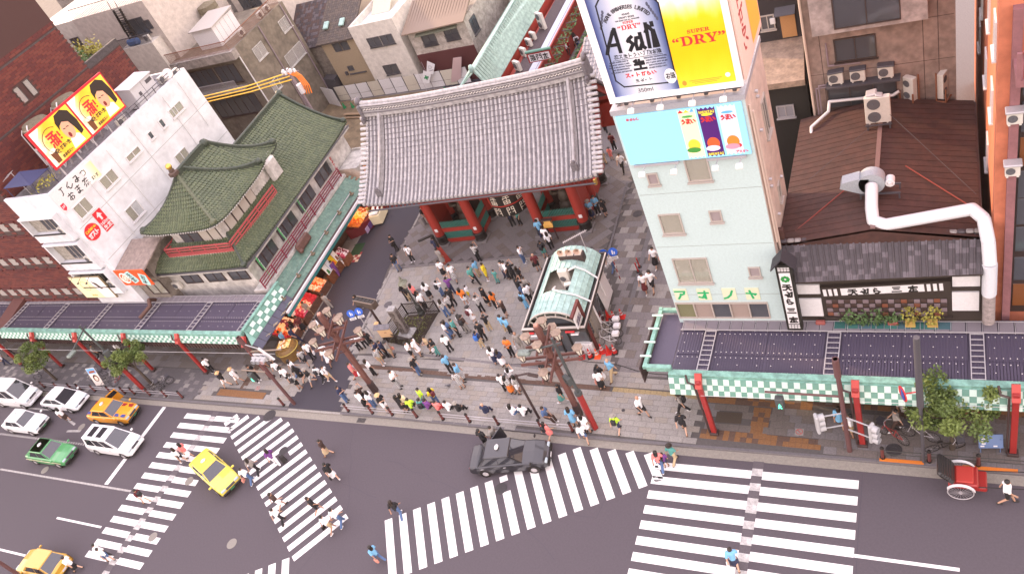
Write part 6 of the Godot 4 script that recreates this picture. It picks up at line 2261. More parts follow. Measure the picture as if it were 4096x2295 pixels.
	for k in 3:
		window(R, face(V(-8. + 2.5 * k, 4.7,-0.65), Vector3.RIGHT), 1.9,1.3, mm.dark_brown, mm.glass_dark, 2, null, false)
	aircon("grey air conditioner on the restaurant's street side above the arcade roof", R.transform * V(-8.9, 4.5, -0.62), 0.05)
	b = mb()
	b.slab(V(2.25,3.05,1.4), V(2.25,3.05,-13.6), V(0.5,3.9,-13.6), V(0.5,3.9,1.), V(0,-0.12,0))
	put("awning", b, mt("awning_teal", 0.115, 0.225, 0.175, 0.6, 0, "stain", 0.5), R)
	var sh := []
	var sb := mb()
	sb.rbox(Vector3.ZERO, V(0.215,0.02,0.72), 0.008)
	for j in 9:
		for k in 20:
			var f := (j + 0.5) / 9.
			var z := 1. - 0.735 * (k + (0.5 if j % 2 else 0.)) - 0.3
			sh.append([Transform3D(Basis(Vector3.BACK, -0.452), V(lerpf(0.52,2.25, f), lerpf(3.9,3.05, f) + 0.015, z)), 0, rng.randi() % 2])
	pieces(R, "awning_sheet", [sb], [mm.awning_teal, mt("awning_teal2", 0.145, 0.26, 0.20, 0.6, 0, "stain", 0.6)], sh)
	for e in [[2.32, 3.06, 0.09, "dark_brown"], [2.48, 3.02, 0.07, "white_panel"], [2.56, 2.92, 0.06, "galvanised"]]:
		b = mb()
		b.cyl(V(e[0], e[1], -13.6), V(e[0], e[1], 1.5), e[2], e[2], 8)
		put("awning_edge", b, mm[e[3]], R)
	b = mb()
	b.bb(2.4,2.62,-13.6,2.6,2.86,1.5)
	put("awning_fascia", b, mt("fascia_teal", 0.03, 0.19, 0.19, 0.5, 0, "fine", 1.), R)
	for k in 6:
		b = mb()
		b.rbox(V(1.75,3.36,0.4 - 2.45 * k), V(0.34,0.1,0.34), 0.02)
		b.rbox(V(1.75,3.5,0.4 - 2.45 * k), V(0.16,0.3,0.16), 0.04)
		put("lamp_foot", b, mt("foot_tan", 0.24, 0.19, 0.13, 0.8, 0, "stain", 1.), R)
	b = mb()
	b.tube([V(1.72,3.5,0.4), V(1.72,3.5,-11.8)], 0.035,5)
	put("pipe", b, mm.galvanised, R)
	b = mb()
	b.rbox(V(0.95,4.15,-5.1), V(0.4,0.75,1.9), 0.15, Basis(Vector3.BACK, 0.3))
	b.ball(V(1.2,4.,-4.2), V(0.2,0.2,0.2), 8,5)
	var wb := put("wooden_plaque", b, mt("old_wood", 0.13, 0.06, 0.045, 0.7, 0, "stain", 0.8), self)
	wb.transform = R.transform
	tag(wb, "weathered carved wooden signboard resting on the teal awning", "sign")
	_alley_shops(R)
	var V := thing("lantern_sign", "white vertical sign with red characters under the green eave near the gate", "sign", R.transform * V(-0.3, 4.6, -13.9), 0.05)
	b = mb()
	b.rbox(V(0,0.75,0), V(0.45,1.5,0.4), 0.08)
	put("case", b, mm.plaster, V)
	words("x", ["o", "mi", "ya", "ge"] if false else ["o", "mi", "YA", "n2"], face(V(0.23, 1.1, 0.14), V(0, 0, -1)), 0.26, 0.26, 0.06, 0.05, paint("8d2a26"), V, true)
	var O := thing("gold_sign", "orange framed wall sign with white figures on a white box above the sweet stall", "sign", R.transform * V(1., 2.9, -14.4), 0.05)
	b = mb()
	b.bb(-1.6,-2.9,-3.2,0.6,1.2,-0.2)
	b.bb(-1.6,1.2,-3.2,0.6,1.35,-3.05); b.bb(0.45,1.2,-3.05,0.6,1.35,-0.2)
	put("box", b, mm.plaster, O)
	var of := face(V(0.603,-0.35,-0.4), V(0,0,-1))
	flat_poly("frame", of, [0, 0, 2.6, 0, 2.6, 1.4, 0, 1.4], mm.boot_black, O, 0.02, 0.02)
	flat_poly("panel", of, [0.08, 0.08, 2.52, 0.08, 2.52, 1.32, 0.08, 1.32], paint("b06a1e"), O, 0.026, 0.004)
	for q in [[0.5,0.75,0.25], [0.7,0.45,0.18], [2.,0.95,0.28]]:
		disc("white_figure", of, q[0], q[1], q[2], q[2] * 0.8, paint("e6ddd0"), O, 0.031 + 0.002 * q[2], 9)
	words("x", ["no", "bu", "ra", "o"], of * Transform3D(Basis(), V(1.2, 0.3, 0.02)), 0.2, 0.2, 0.05, 0.05, paint("a83a1c"), O)
	_white_building()
	_brick_building()
func p_banner(n: Node3D) -> void:
	var b := mb()
	for k in 8:
		var y0 := 0.24 * k
		var y1 := 0.24 * (k + 1)
		var z0 := 0.06 * sin(y0 * 3.)
		var z1 := 0.06 * sin(y1 * 3.)
		b.slab(V(0.3 + z0, y0,0.22), V(-0.1 + z0, y0,-0.22), V(-0.1 + z1 - 0.05 * k * 0.1, y1,-0.22), V(0.3 + z1 - 0.05 * k * 0.1, y1,0.22), V(-0.012,0,0.006))
	put("cloth", b, mt("banner_green", 0.055, 0.40, 0.095, 0.7, 0, "fine", 1.), n)
	words("x", ["bu", "tsu", "no", "an"], face(V(0.27, 1.5, 0.14), V(-0.4, 0, -0.44)), 0.36, 0.28, 0.06, 0.05, mm.white_panel, n, true)
	b = mb()
	for k in 10:
		b.box(V(0.12 + 0.06 * sin(0.12 + 0.036 * k) + 0.01,0.06 + 0.04 * k, 0.), V(0.02,0.012,0.5), Basis(Vector3.UP, 0.74))
	put("net_print", b, paint("bfe0c0"), n)
func goods(parent: Node, p0: Vector3, p1: Vector3, d: Vector3, n: int, rows: int, cols: Array, s := 0.09) -> void:   # trays of small packets
	var items := []
	var ms := []
	for c in cols:
		ms.append(paint(c, 0.5))
	var g := mb()
	g.rbox(Vector3.ZERO, V(s, s * 0.6, s * 1.3), s * 0.2)
	for k in n:
		for j in rows:
			var o := p0.lerp(p1, (k + 0.5) / n) + d * ((j + 0.5) / rows)
			items.append([Transform3D(Basis(V(rng.randf(), 1, rng.randf()).normalized(), rng.randf() * 3.), o + V(0, rng.randf() * 0.05,0)), 0, int(float(k) / n * 3.99 + rng.randf() * 1.4) % ms.size()])
	pieces(parent, "packet", [g], ms, items, 200)
func _alley_shops(R: Node3D) -> void:
	var X := R.transform
	var b := mb()
	b.bb(-0.7,0,-13.8,0.1,2.9,0.8)
	put("shop_front", b, mt("shop_dark", 0.11, 0.055, 0.04, 0.7, 0, "stain", 0.8), R)
	var L := [[1.9, 1.2, -3.2, "street-corner stall heaped with colourful packets", ["c02040", "d8602a", "e8d8c0", "6a2050", "f0e8e0", "b01838"]], [1.5, -3.4, -4.7, "snack stall with red trays between the corner and the poster case", ["d83a2a", "e8a070", "e8e0d8", "c05a30"]]]
	var k := 0
	for s in [[0.3, 1.7, 2.2, 0.2, "corner stall with heaped colourful snack packets under the left arcade's end", ["c02040", "d8702a", "e8d8c0", "6a2050", "f0e8e0", "e8c040"]], [0.3, 1.7, 0., -2.6, "stall with crimson trays of sweets along the alley", ["b01838", "d05a7a", "e8d8c8", "c03048"]], [0.3, 1.7, -2.8, -4.3, "stall stacked with pale and orange boxes beside the poster case", ["e8a070", "f0e8e0", "d86a3a", "e8d0b0"]]]:
		var T := thing("snack_stall", s[4], "stall", X.origin, 0.05)
		b = mb()
		b.bb(s[0], 0, s[3], s[1], 0.62, s[2])
		b.slab(V(s[1], 0.62, s[2]), V(s[1], 0.62, s[3]), V(s[0], 1.35, s[3]), V(s[0], 1.35, s[2]), V(0,-0.05,0))
		put("counter", b, mt("counter_wood", 0.17, 0.075, 0.045, 0.6, 0, "stain", 0.9), T)
		goods(T, V(s[1] - 0.05,0.72, s[2] - 0.1), V(s[1] - 0.05,0.72, s[3] + 0.1), V(s[0] - s[1], 0.73,0), int((s[2] - s[3]) * 8), 12, s[5], 0.13)
		var lt := OmniLight3D.new()
		lt.name = "stall_lamp"
		lt.position = V(1.3,2.35, (s[2] + s[3]) * 0.5)
		lt.light_color = Color(1.,0.62,0.28)
		lt.light_energy = 1.3
		lt.light_size = 0.08
		lt.omni_range = 30.
		lt.omni_attenuation = 2.
		lt.shadow_enabled = true
		T.add_child(lt)
		b = mb()
		b.ball(lt.position, Vector3.ONE * 0.07,8,6)
		put("bulb", b, glow("bulb_warm", 1., 0.62, 0.3, 4.), T)
		k += 1
	var C := thing("glass_counter", "curved glass snack counter with a yellow rim at the alley's street corner", "counter", X * V(1.9, 0, 3.), 0.3)
	b = mb()
	b.lathe([Vector2(0.85,0.), Vector2(0.85,0.75), Vector2(0.9,0.8), Vector2(0.75,1.15), Vector2(0.,1.2)], Vector3.ZERO, 16)
	put("case", b, mt("case_gold", 0.30, 0.17, 0.055, 0.3, 0, "stain", 1.), C)
	goods(C, V(-0.5, 1.22, 0.4), V(0.5, 1.22, 0.4), V(0, 0, -0.8), 8, 7, ["e8c878", "f0e8d8", "c89040", "e8d8a0"], 0.12)
	b = mb()
	b.ring(V(0,0.85,0), Vector3.UP, 0.9,0.03,20,5)
	put("rim", b, mt("brass", 0.62, 0.50, 0.12, 0.3, 0.6), C)
	var P := thing("poster_case", "wooden framed case of yellow and white posters standing along the alley stalls", "poster case", X * V(1.75, 0, -4.5), 0.05)
	b = mb()
	b.bb(-0.15,0,-2.2,0.05,0.85,0.); b.bb(-0.15,0.85,-2.2,0.05,0.95,0)
	put("frame", b, mt("orange_wood", 0.27, 0.095, 0.04, 0.6, 0, "stain", 0.9), P)
	for j in 4:
		b = mb()
		b.slab(V(0.1,0.95,-0.06 - 0.53 * j), V(0.1,0.95,-0.54 - 0.53 * j), V(-0.15,1.75,-0.54 - 0.53 * j), V(-0.15,1.75,-0.06 - 0.53 * j), V(-0.03,0,0))
		var po := put("poster", b, paint(["e8ecec", "dfe6ee", "e8c21c", "eee8e0"][j], 0.4), P)
		b = mb()
		b.slab(V(0.09,0.99,-0.12 - 0.53 * j), V(0.09,0.99,-0.42 - 0.53 * j), V(-0.03,1.35,-0.38 - 0.53 * j), V(-0.03,1.35,-0.2 - 0.53 * j), V(0.006,0.003,0))
		put("poster_print", b, paint(["3a7a3c", "44509a", "d8602a", "8a5a4a"][j], 0.4), po)
	var D := thing("souvenir_cart", "wooden cart heaped with red and white souvenirs in front of the alley shops", "cart", X * V(1.85, 0, -7.), 0.05)
	b = mb()
	b.rbox(V(0,0.42,0), V(0.9,0.75,1.), 0.02)
	put("body", b, mm.orange_wood, D)
	goods(D, V(0.4, 0.85, 0.45), V(0.4, 0.85, -0.5), V(-0.8, 0.45, 0), 8, 9, ["9a2038", "c85068", "e8d8d8", "7a1830", "e0c0c0"], 0.14)
	var M := thing("green_mat", "dark green rectangular mat on the alley pavement", "mat", X * V(2., 0.01, -8.6), 0.12)
	b = mb()
	b.rbox(Vector3.ZERO, V(1.15,0.02,1.5), 0.006)
	put("mat", b, mt("mat_green", 0.018, 0.07, 0.022, 0.9, 0, "grain", 1.), M)
	var Q := thing("checkered_cloth", "red and cream checkered cloth on the ground beside the souvenir cart", "cloth", X * V(1.8, 0.012, -7.4), 0.12)
	var it := []
	b = mb()
	b.rbox(Vector3.ZERO, V(0.29,0.012,0.29), 0.003)
	for i in 5:
		for j in 4:
			it.append([at(0.3 * i - 0.3,0,0.3 * j - 0.6), 0, (i + j) % 2])
	pieces(Q, "square", [b], [paint("8f2a2a"), paint("c8b8a0")], it)
	var S := thing("red_stall", "rounded red stall heaped with golden snacks under the gate roof's left corner", "stall", X * V(1.25, 0, -11.2), 0.05)
	b = mb()
	var pl := PackedVector2Array()
	for j in 15:
		var a := -0.3 + 1.9 * j / 14.
		pl.append(Vector2(-0.4 + 1.6 * cos(a - 0.9), -(1. - 2.8 * j / 14.) - 0.3 * sin(a)))
	pl.append(Vector2(-0.6,1.7)); pl.append(Vector2(-0.6,-1.2))
	b.prism(pl, Transform3D(Basis(Vector3.RIGHT, Vector3.FORWARD, Vector3.UP), V(0,0.95,0)), 0.95)
	put("counter", b, mt("stall_red", 0.17, 0.018, 0.025, 0.5, 0, "fine", 1.), S)
	goods(S, V(0.75, 1., 1.), V(0.75, 1., -1.5), V(-1.1, 0.3, 0), 18, 9, ["d07a2c", "b86020", "e0a858", "d8c8b0", "a85018"], 0.15)
	for j in 4:
		b = mb()
		b.rbox(V(1.2,0.5,0.7 - 0.62 * j), V(0.06,0.5,0.52), 0.01)
		put("stall_panel", b, paint(["9a88a8", "5a3a78", "5fa8d8", "c8b8c0"][j]), S)
	var lt := OmniLight3D.new()
	lt.name = "stall_lamp"
	lt.position = V(0.2,2.3,-0.2)
	lt.light_color = Color(1.,0.66,0.3)
	lt.light_energy = 2.2
	lt.light_size = 0.08
	lt.shadow_enabled = true
	S.add_child(lt)
	b = mb()
	b.ball(lt.position, Vector3.ONE * 0.07,8,6)
	put("bulb", b, mm.bulb_warm, S)
	var W := thing("plush_cart", "cream cart with a clear cover full of white plush goods at the alley edge", "cart", V(-7.25, 0, -9.6), 0.2)
	b = mb()
	b.rbox(V(0,0.6,0), V(1.,0.9,1.7), 0.03)
	put("body", b, paint("d8cfae"), W)
	goods(W, V(-0.4, 1.12, 0.75), V(-0.4, 1.12, -0.75), V(0.8, 0.1, 0), 9, 6, ["e8e8e8", "d8e0e8", "f0e8e8", "c8d0d8"], 0.2)
	for q in [[-0.4,0.7], [0.4,0.7], [-0.4,-0.7], [0.4,-0.7]]:
		b = mb()
		b.cyl(V(q[0] - 0.03,0.09, q[1]), V(q[0] + 0.03,0.09, q[1]), 0.09,0.09,10)
		put("wheel", b, mm.boot_black, W)
func _white_building() -> void:
	mt("white_wall", 0.72, 0.735, 0.77, 0.8, 0, "blotch", 0.12)
	var W := thing("white_building", "white plastered four-storey building with signs on its long side wall", "building")
	var b := mb()
	b.bb(-27.2,0,-13.,-21.6,15.,4.1)
	put("wall", b, mm.white_wall, W)
	b = mb()
	b.bb(-27.2,15.,3.85,-21.6,15.4,4.1); b.bb(-21.85,15.,-13.,-21.6,15.4,3.85); b.bb(-27.2,15.,-13.,-21.85,15.4,-12.75)
	put("parapet", b, mm.white_wall, W)
	b = mb()
	b.bb(-27.1,15.,-12.7,-21.9,15.05,3.8)
	put("roof_deck", b, mt("roof_grey", 0.28, 0.27, 0.28, 0.8, 0, "stain", 0.4), W)
	for y in [5.6,8.8,12.]:
		b = mb()
		b.bb(-21.6, y, -12.9,-21.594, y + 0.03,4.)
		put("wall_joint", b, mm.joint_grey, W)
	for q in [-11.5,-9.3,-4.9,-2.,0.9]:
		b = mb()
		b.tube([V(-21.55,14.9, q), V(-21.55,7. + absf(q) * 0.3, q)], 0.03,5)
		put("wall_pipe", b, mm.white_panel, W)
	var e := V(0,0,-1)
	for q in [[-8.88,12.95,1.65,0.8,2], [-2.89,12.93,1.6,0.55,2], [-6.6,9.8,1.5,0.9,2], [0.26,12.65,1.6,1.,2], [3.41,12.42,1.45,1.12,2], [0.27,9.35,1.5,1.22,2], [-7.45,12.98,0.5,0.75,1], [-5.84,12.98,0.5,0.65,1]]:
		window(W, face(V(-21.6, q[1], q[0]), e), q[2], q[3], mm.white_panel, mm.glass_clear if q[4] == 2 else mm.glass_dark, q[4], mm.curtain if q[4] == 2 else null)
	for q in [[12.1,13.65], [9.1,11.], [6.4,8.]]:
		b = mb()
		b.bb(-26.7, q[0], 4.102,-22.5, q[1], 4.11)
		put("bay", b, mt("bay_cream", 0.42, 0.39, 0.34, 0.8, 0, "stain", 0.8), W)
		window(W, face(V(-25.2, q[0] + 0.1,4.112), Vector3.RIGHT), 2.4, q[1] - q[0] - 0.3, mm.window_frame, mm.glass_dark, 4, null, false)
		b = mb()
		b.bb(-26.8, q[1], 4.1,-22.4, q[1] + 0.16,4.65); b.bb(-26.8, q[0] - 0.75,4.1,-22.4, q[0], 4.55)
		b.bb(-26.8, q[0], 4.1,-26.65, q[1], 4.6); b.bb(-22.55, q[0], 4.1,-22.4, q[1], 4.6)
		put("bay_frame", b, mm.white_wall, W)
		b = mb()
		b.bb(-26.6, q[0] + 0.02,4.56,-22.6, q[0] + 0.1,4.66)
		put("flower_rail", b, mm.boot_black, W)
		aircon("white air conditioner in the street bay of the white building, " + ["upper storey" , "middle storey", "lower storey"][int((13. - q[0]) / 2.9)], V(-23.1, q[0], 4.15), 0., 0.75, 0.5)
	var S := thing("dessert_sign", "white wall sign with black brush characters at the top of the white building", "sign")
	var f := face(V(-21.595,13.65,4.05), e)
	flat_poly("board", f, [0, 0, 4.4, 0.1, 4.4, 1.55, 0, 1.75], mm.white_panel, S, 0.03, 0.03)
	print_quad("board_tint", f, 3.2, 0.15, 4.38, 1.5, grad_mat("dess", [0., 1.], ["f4f4f4", "d8d09a"]), S, 0.034)
	words("x", ["a", "n2", "mi", "tsu"], f * Transform3D(Basis(), V(0.75, 0.98, 0.03)), 0.52, 0.5, 0.22, 0.07, paint("1d1b1c"), S)
	words("x", ["o", "ma", "cha"], f * Transform3D(Basis(), V(1., 0.28, 0.03)), 0.54, 0.54, 0.3, 0.07, paint("1d1b1c"), S)
	words("x", ["ma", "to", "ka"] if false else ["ma", "to", "ga"], f * Transform3D(Basis(), V(3.5, 0.3, 0.034)), 0.2, 0.24, 0.04, 0.04, paint("1d1b1c"), S)
	flat_poly("storey_mark", f, [0.08, 0.2, 0.26, 0.02, 0.44, 0.2, 0.44, 0.62, 0.08, 0.62], paint("c01f3a"), S, 0.036)
	latin("2F", 0.26, f * Transform3D(Basis(), V(0.26, 0.38, 0.034)), mm.white_panel, S)
	var C := thing("round_sign", "round red cafe sign painted with white and yellow letters on the white building", "sign")
	f = face(V(-21.595,11.22,3.42), e)
	disc("disc", f, 0, 0, 0.68, 0.66, paint("c41f2b"), C, 0.03, 28)
	latin("Cafe", 0.3, f * Transform3D(Basis(), V(-0.2, 0.24, 0.028)), paint("f0c830"), C)
	words("x", ["su", "to", "ra", "n2"], f * Transform3D(Basis(), V(0.05, 0.16, 0.028)), 0.13, 0.17, 0., 0.03, paint("f0c830"), C)
	words("x", ["ga", "su", "to"], f * Transform3D(Basis(), V(-0.5, -0.34, 0.028)), 0.32, 0.36, 0.03, 0.085, mm.white_panel, C)
	var Aw := thing("arrow_sign", "red wall sign with a white arrow and 160m beside the round cafe sign", "sign")
	f = face(V(-21.595,10.4,2.53), e)
	flat_poly("board", f, [0, 0, 0.85, 0, 0.85, 1.76, 0, 1.76], paint("c41f2b"), Aw, 0.03, 0.03)
	flat_poly("arrow", f, [0.34, 0.95, 0.52, 0.95, 0.52, 1.3, 0.7, 1.3, 0.43, 1.66, 0.14, 1.3, 0.34, 1.3], mm.white_panel, Aw, 0.035)
	latin("160m", 0.36, f * Transform3D(Basis(), V(0.43, 0.7, 0.028)), mm.white_panel, Aw, false, true, 0.95)
	words("x", ["sei", "tei"], f * Transform3D(Basis(), V(0.06, 0.16, 0.028)), 0.34, 0.36, 0.05, 0.06, mm.white_panel, Aw)
	var Y := thing("cream_billboard", "pale yellow advertising board with a ring and a dark haired figure above the left arcade", "billboard")
	f = face(V(-27.55,5.24,4.62), Vector3.RIGHT)
	b = mb()
	b.rbox(f * V(2.02,1.2,-0.08), V(4.05,2.42,0.14), 0.02)
	put("frame", b, mt("bronze_bar", 0.22, 0.17, 0.10, 0.5, 0.2), Y)
	flat_poly("print", f, [0.08, 0.06, 3.96, 0.06, 3.96, 2.34, 0.08, 2.34], paint("e6dfb4", 0.4), Y, 0.004)
	flat_poly("print_white", f, [2.6, 0.07, 3.95, 0.07, 3.95, 2.33, 2.3, 2.33], paint("eee9e6", 0.4), Y, 0.008)
	flat_poly("dark_hair", f, [2.5, 1.9, 3., 1.7, 3.3, 1.1, 3.1, 1., 2.8, 1.4], paint("33201c"), Y, 0.012)
	b = mb()
	b.ring(f * V(1.35,1.4,0.01), Vector3.BACK, 0.5,0.015,24,4)
	put("ring_print", b, paint("b99a3a"), Y)
	latin("leala", 0.3, f * Transform3D(Basis(), V(1.5, 0.35, 0.004)), paint("bba24a"), Y, true, false)
	for k in 3:
		b = mb()
		b.bar(f * V(0.8 + 1.1 * k, 2.5,-0.1), f * V(0.9 + 1.1 * k, 2.3,0.6), 0.025,0.025)
		b.rbox(f * V(0.9 + 1.1 * k, 2.28,0.62), V(0.14,0.1,0.14), 0.02)
		put("lamp", b, mm.boot_black, Y)
	var Z := thing("narrow_shop", "narrow old shop squeezed between the white building and the green roofed restaurant", "shop")
	b = mb()
	b.bb(-21.55,0,-3.,-18.8,8.,3.6)
	put("wall", b, mt("grubby_wall", 0.30, 0.26, 0.22, 0.9, 0, "stain", 0.4), Z)
	b = mb()
	b.slab(V(-21.5,7.9,4.4), V(-18.,7.9,4.4), V(-18.,8.6,1.4), V(-21.5,8.6,1.4), V(0,-0.12,0))
	put("shop_roof", b, mt("peeling_sheet", 0.34, 0.27, 0.24, 0.8, 0, "stain", 0.6), Z)
	window(Z, face(V(-20.6,4.6,3.6), Vector3.RIGHT), 2.,1.5, mm.dark_brown, mm.glass_clear, 2, mm.curtain, false)
	var Q := thing("orange_sign", "orange shop sign with a white crest and two pale blue tablets", "sign")
	f = face(V(-21.2,6.55,4.6), Vector3.RIGHT)
	b = mb()
	b.rbox(f * V(1.7,0.8,-0.06), V(3.4,1.6,0.1), 0.02)
	put("board", b, paint("d4501c", 0.45), Q)
	b = mb()
	b.ring(f * V(0.75,0.8,0), Vector3.BACK, 0.48,0.07,24,4)
	for k in 4:
		b.ring(f * V(0.75 + 0.16 * cos(PI * k / 2), 0.8 + 0.16 * sin(PI * k / 2), 0), Vector3.BACK, 0.14,0.035,12,4)
	put("crest", b, paint("e8dccf"), Q)
	for k in 2:
		var tb := f * Transform3D(Basis(Vector3.BACK, 0.35 - 0.7 * k), V(1.4 + 0.85 * k, 0.2 + 0. * k, 0.))
		flat_poly("tablet", tb, [0, 0, 0.75, 0, 0.85, 0.2, 0.75, 1.15, 0, 1.15], paint("9fc9c8"), Q, 0.004 + 0.003 * k)
		words("x", [["ten", "tei"], ["o", "mi"]][k], tb * Transform3D(Basis(), V(0.12, 0.62, 0.006)), 0.45, 0.4, 0.06, 0.06, paint("2a2a2a"), Q, true)
	b = mb()
	b.tube([V(-20.4,4.3,4.), V(-20.,4.9,4.6), V(-19.8,4.6,5.), V(-20.4,4.3,6.)], 0.16,8)
	tag(put("stove_pipe", b, mm.old_wood, self), "rusty bent stove pipe on the left arcade's walkway", "pipe")
	_roof_board()
func _roof_board() -> void:
	var e := V(0,0,-1)
	var B := thing("roof_billboard", "red framed rooftop billboard of a double yellow beer advertisement with a shouting figure", "billboard")
	var b := mb()
	b.bb(-22.1,16.12,-6.15,-21.9,19.32,2.05)
	put("frame", b, paint("c31a2a", 0.5), B)
	for k in 2:
		var f := face(V(-21.895,16.28,1.93 - 4.07 * k), e)
		print_quad("poster", f, 0., 0., 3.9, 2.9, grad_mat("brew", [0., 0.35, 0.6, 1.], ["f4efe6", "f3b72e", "f2cf3a", "f3d84a"], false, 0.35, 0.12), B, 0.006)
		flat_poly("white_corner", f, [0, 1.9, 0.9, 2.88, 0, 2.88], paint("f4f2ee"), B, 0.010)
		flat_poly("collar", f, [2.2, 0.1, 3.4, 0.1, 3.3, 0.75, 2.9, 1., 2.4, 0.8], paint("ece9e6"), B, 0.013)
		disc("face", f, 2.75, 1.45, 0.5, 0.72, paint("d9a184"), B, 0.017)
		flat_poly("dark_hair", f, [2.15, 1.7, 2.2, 2.35, 2.5, 2.8, 3.2, 2.88, 3.7, 2.5, 3.85, 1.6, 3.75, 0.7, 3.4, 0.6, 3.3, 1.3, 3.15, 1.9, 2.7, 2.15, 2.35, 2.], paint("241712"), B, 0.021)
		disc("open_mouth", f, 2.62, 1.08, 0.13, 0.2, paint("7a1f20"), B, 0.021)
		for j in 2:
			flat_poly("brow", f, [2.42 + 0.32 * j, 1.72, 2.66 + 0.32 * j, 1.66, 2.64 + 0.32 * j, 1.6, 2.42 + 0.32 * j, 1.65], paint("241712"), B, 0.021)
		b = mb()
		for j in 14:
			var a0 := 0.9 + 3.6 * j / 14.
			var a1 := 0.9 + 3.6 * (j + 1) / 14.
			b.bar(f * V(1.35 + 0.95 * cos(a0), 1.5 + 0.95 * sin(a0), 0.012), f * V(1.35 + 0.95 * cos(a1), 1.5 + 0.95 * sin(a1), 0.012), 0.01,0.05)
		put("ring_line", b, paint("2a2320"), B)
		words("x", ["shin"], f * Transform3D(Basis(), V(0.95, 1.1, 0.012)), 0.75, 0.95, 0, 0.14, paint("c8202a"), B)
		latin("!", 0.9, f * Transform3D(Basis(), V(1.9, 1.55, 0.012)), paint("c8202a"), B)
		words("x", ["no", "to", "ga", "o", "i", "sei"], f * Transform3D(Basis(), V(0.75, 0.68, 0.012)), 0.24, 0.28, 0.02, 0.05, paint("2a2320"), B)
		words("x", ["tei", "o", "no", "su", "i"], f * Transform3D(Basis(), V(1., 0.16, 0.012)), 0.2, 0.2, 0.02, 0.04, paint("2a2320"), B)
		flat_poly("beer_glass", f, [0.35, 0.1, 0.75, 0.1, 0.85, 1., 0.3, 1.], paint("6a3a1c"), B, 0.012)
		disc("beer_foam", f, 0.58, 1.05, 0.32, 0.16, paint("f1e6cf"), B, 0.017)
	for k in 5:
		b = mb()
		b.bar(V(-22.1,18.5,1.6 - 1.8 * k), V(-23.6,15.1,1.6 - 1.8 * k), 0.09,0.09)
		b.bb(-22.2,15.05,1.55 - 1.8 * k, -22.1,19.2,1.65 - 1.8 * k)
		put("prop", b, mm.galvanised, B)
	var k := 0
	for p in [[-25.3, 0.2, "nearer the street"], [-25., -2.8, "farther from the street"]]:
		var T := thing("water_tank", "weathered cream roof water tank on a white truss behind the red billboard, " + p[2], "water tank", V(p[0], 15.05, p[1] - 1.2))
		b = mb()
		b.lathe([Vector2(0.,1.9), Vector2(1.05,1.9), Vector2(1.12,2.5), Vector2(1.1,3.5), Vector2(0.9,3.75), Vector2(0.,3.8)], Vector3.ZERO, 16)
		put("tank", b, mt("tank_cream", 0.44, 0.40, 0.31, 0.7, 0, "stain", 0.8), T)
		b = mb()
		b.lathe([Vector2(1.125,2.75), Vector2(1.14,2.8), Vector2(1.12,3.45), Vector2(0.92,3.76), Vector2(0.,3.83)], Vector3.ZERO, 16)
		put("tank_grime", b, mt("tank_grime", 0.235, 0.20, 0.135, 0.8, 0, "stain", 0.9), T)
		b = mb()
		for q in [[-0.9,-0.9], [0.9,-0.9], [0.9,0.9], [-0.9,0.9]]:
			b.bar(V(q[0], 0, q[1]), V(q[0], 1.9, q[1]), 0.08,0.08)
			b.bar(V(q[0], 0, q[1]), V(q[1], 1.9, -q[0]), 0.05,0.05)
			b.bar(V(q[0], 1.8, q[1]), V(-q[1], 1.8, q[0]), 0.08,0.1)
		b.tube([V(0.5,3.9,0.9), V(0.6,3.7,1.15), V(0.6,0.5,1.2)], 0.05,6)
		b.tube([V(-0.9,3.5,0.7), V(-1.,3.2,0.9), V(-0.95,0.4,1.)], 0.04,6)
		put("truss", b, mm.white_panel, T)
		k += 1
	b = mb()
	b.rbox(V(-22.9,16.,-8.75), V(1.6,1.75,2.6), 0.03)
	b.slab(V(-22.,16.9,-7.35), V(-22.,16.9,-10.15), V(-23.8,17.1,-10.15), V(-23.8,17.1,-7.35), V(0,-0.08,0))
	var T2 := put("electrical_cabinet", b, mt("cabinet_grey", 0.55, 0.55, 0.58, 0.5, 0.1, "fine", 1.), self)
	tag(T2, "pale grey electrical cabinet with double doors on the white building's roof", "cabinet")
	b = mb()
	b.bb(-22.1,15.2,-8.76,-22.085,16.8,-8.74); b.bb(-22.1,16.3,-9.9,-22.085,16.6,-9.2); b.bb(-22.1,15.9,-8.3,-22.085,16.2,-8.)
	put("door_gap", b, mm.steel_dark, T2)
	b = mb()
	b.cyl(V(-21.75,15.9,-11.3), V(-21.7,15.92,-11.25), 0.42,0.42,16)
	b.cyl(V(-22.1,15.,-11.4), V(-21.85,15.8,-11.3), 0.04,0.04,6)
	tag(put("satellite_dish", b, mm.white_panel, self), "small white satellite dish at the white building's roof corner", "dish")
	b = mb()
	for s in [[0.3,0.6], [0.55,0.6]]:
		b.tube([V(-21.7,15.4 + s[0], -12.8), V(-21.7,15.4 + s[0], -4.5)], 0.03,5)
	for k2 in 8:
		b.bb(-21.73,15.4,-12.6 + 1.15 * k2,-21.67,15.95,-12.55 + 1.15 * k2)
	tag(put("roof_rail", b, mm.steel_dark, self), "thin dark railing along the white building's roof edge", "railing")
	for q in [[-22.6, -5.2, "left of the cabinet"], [-23.4, -11.6, "behind the satellite dish"], [-22.3, -12.3, "at the roof's far corner"]]:
		aircon("air conditioner on the white building's roof, " + q[2], V(q[0], 15.1, q[1]), PI / 2)
	var P := thing("roof_tent", "dark blue canopy with potted plants on the white building's front roof", "canopy", V(-24.6, 15.05, 2.9))
	b = mb()
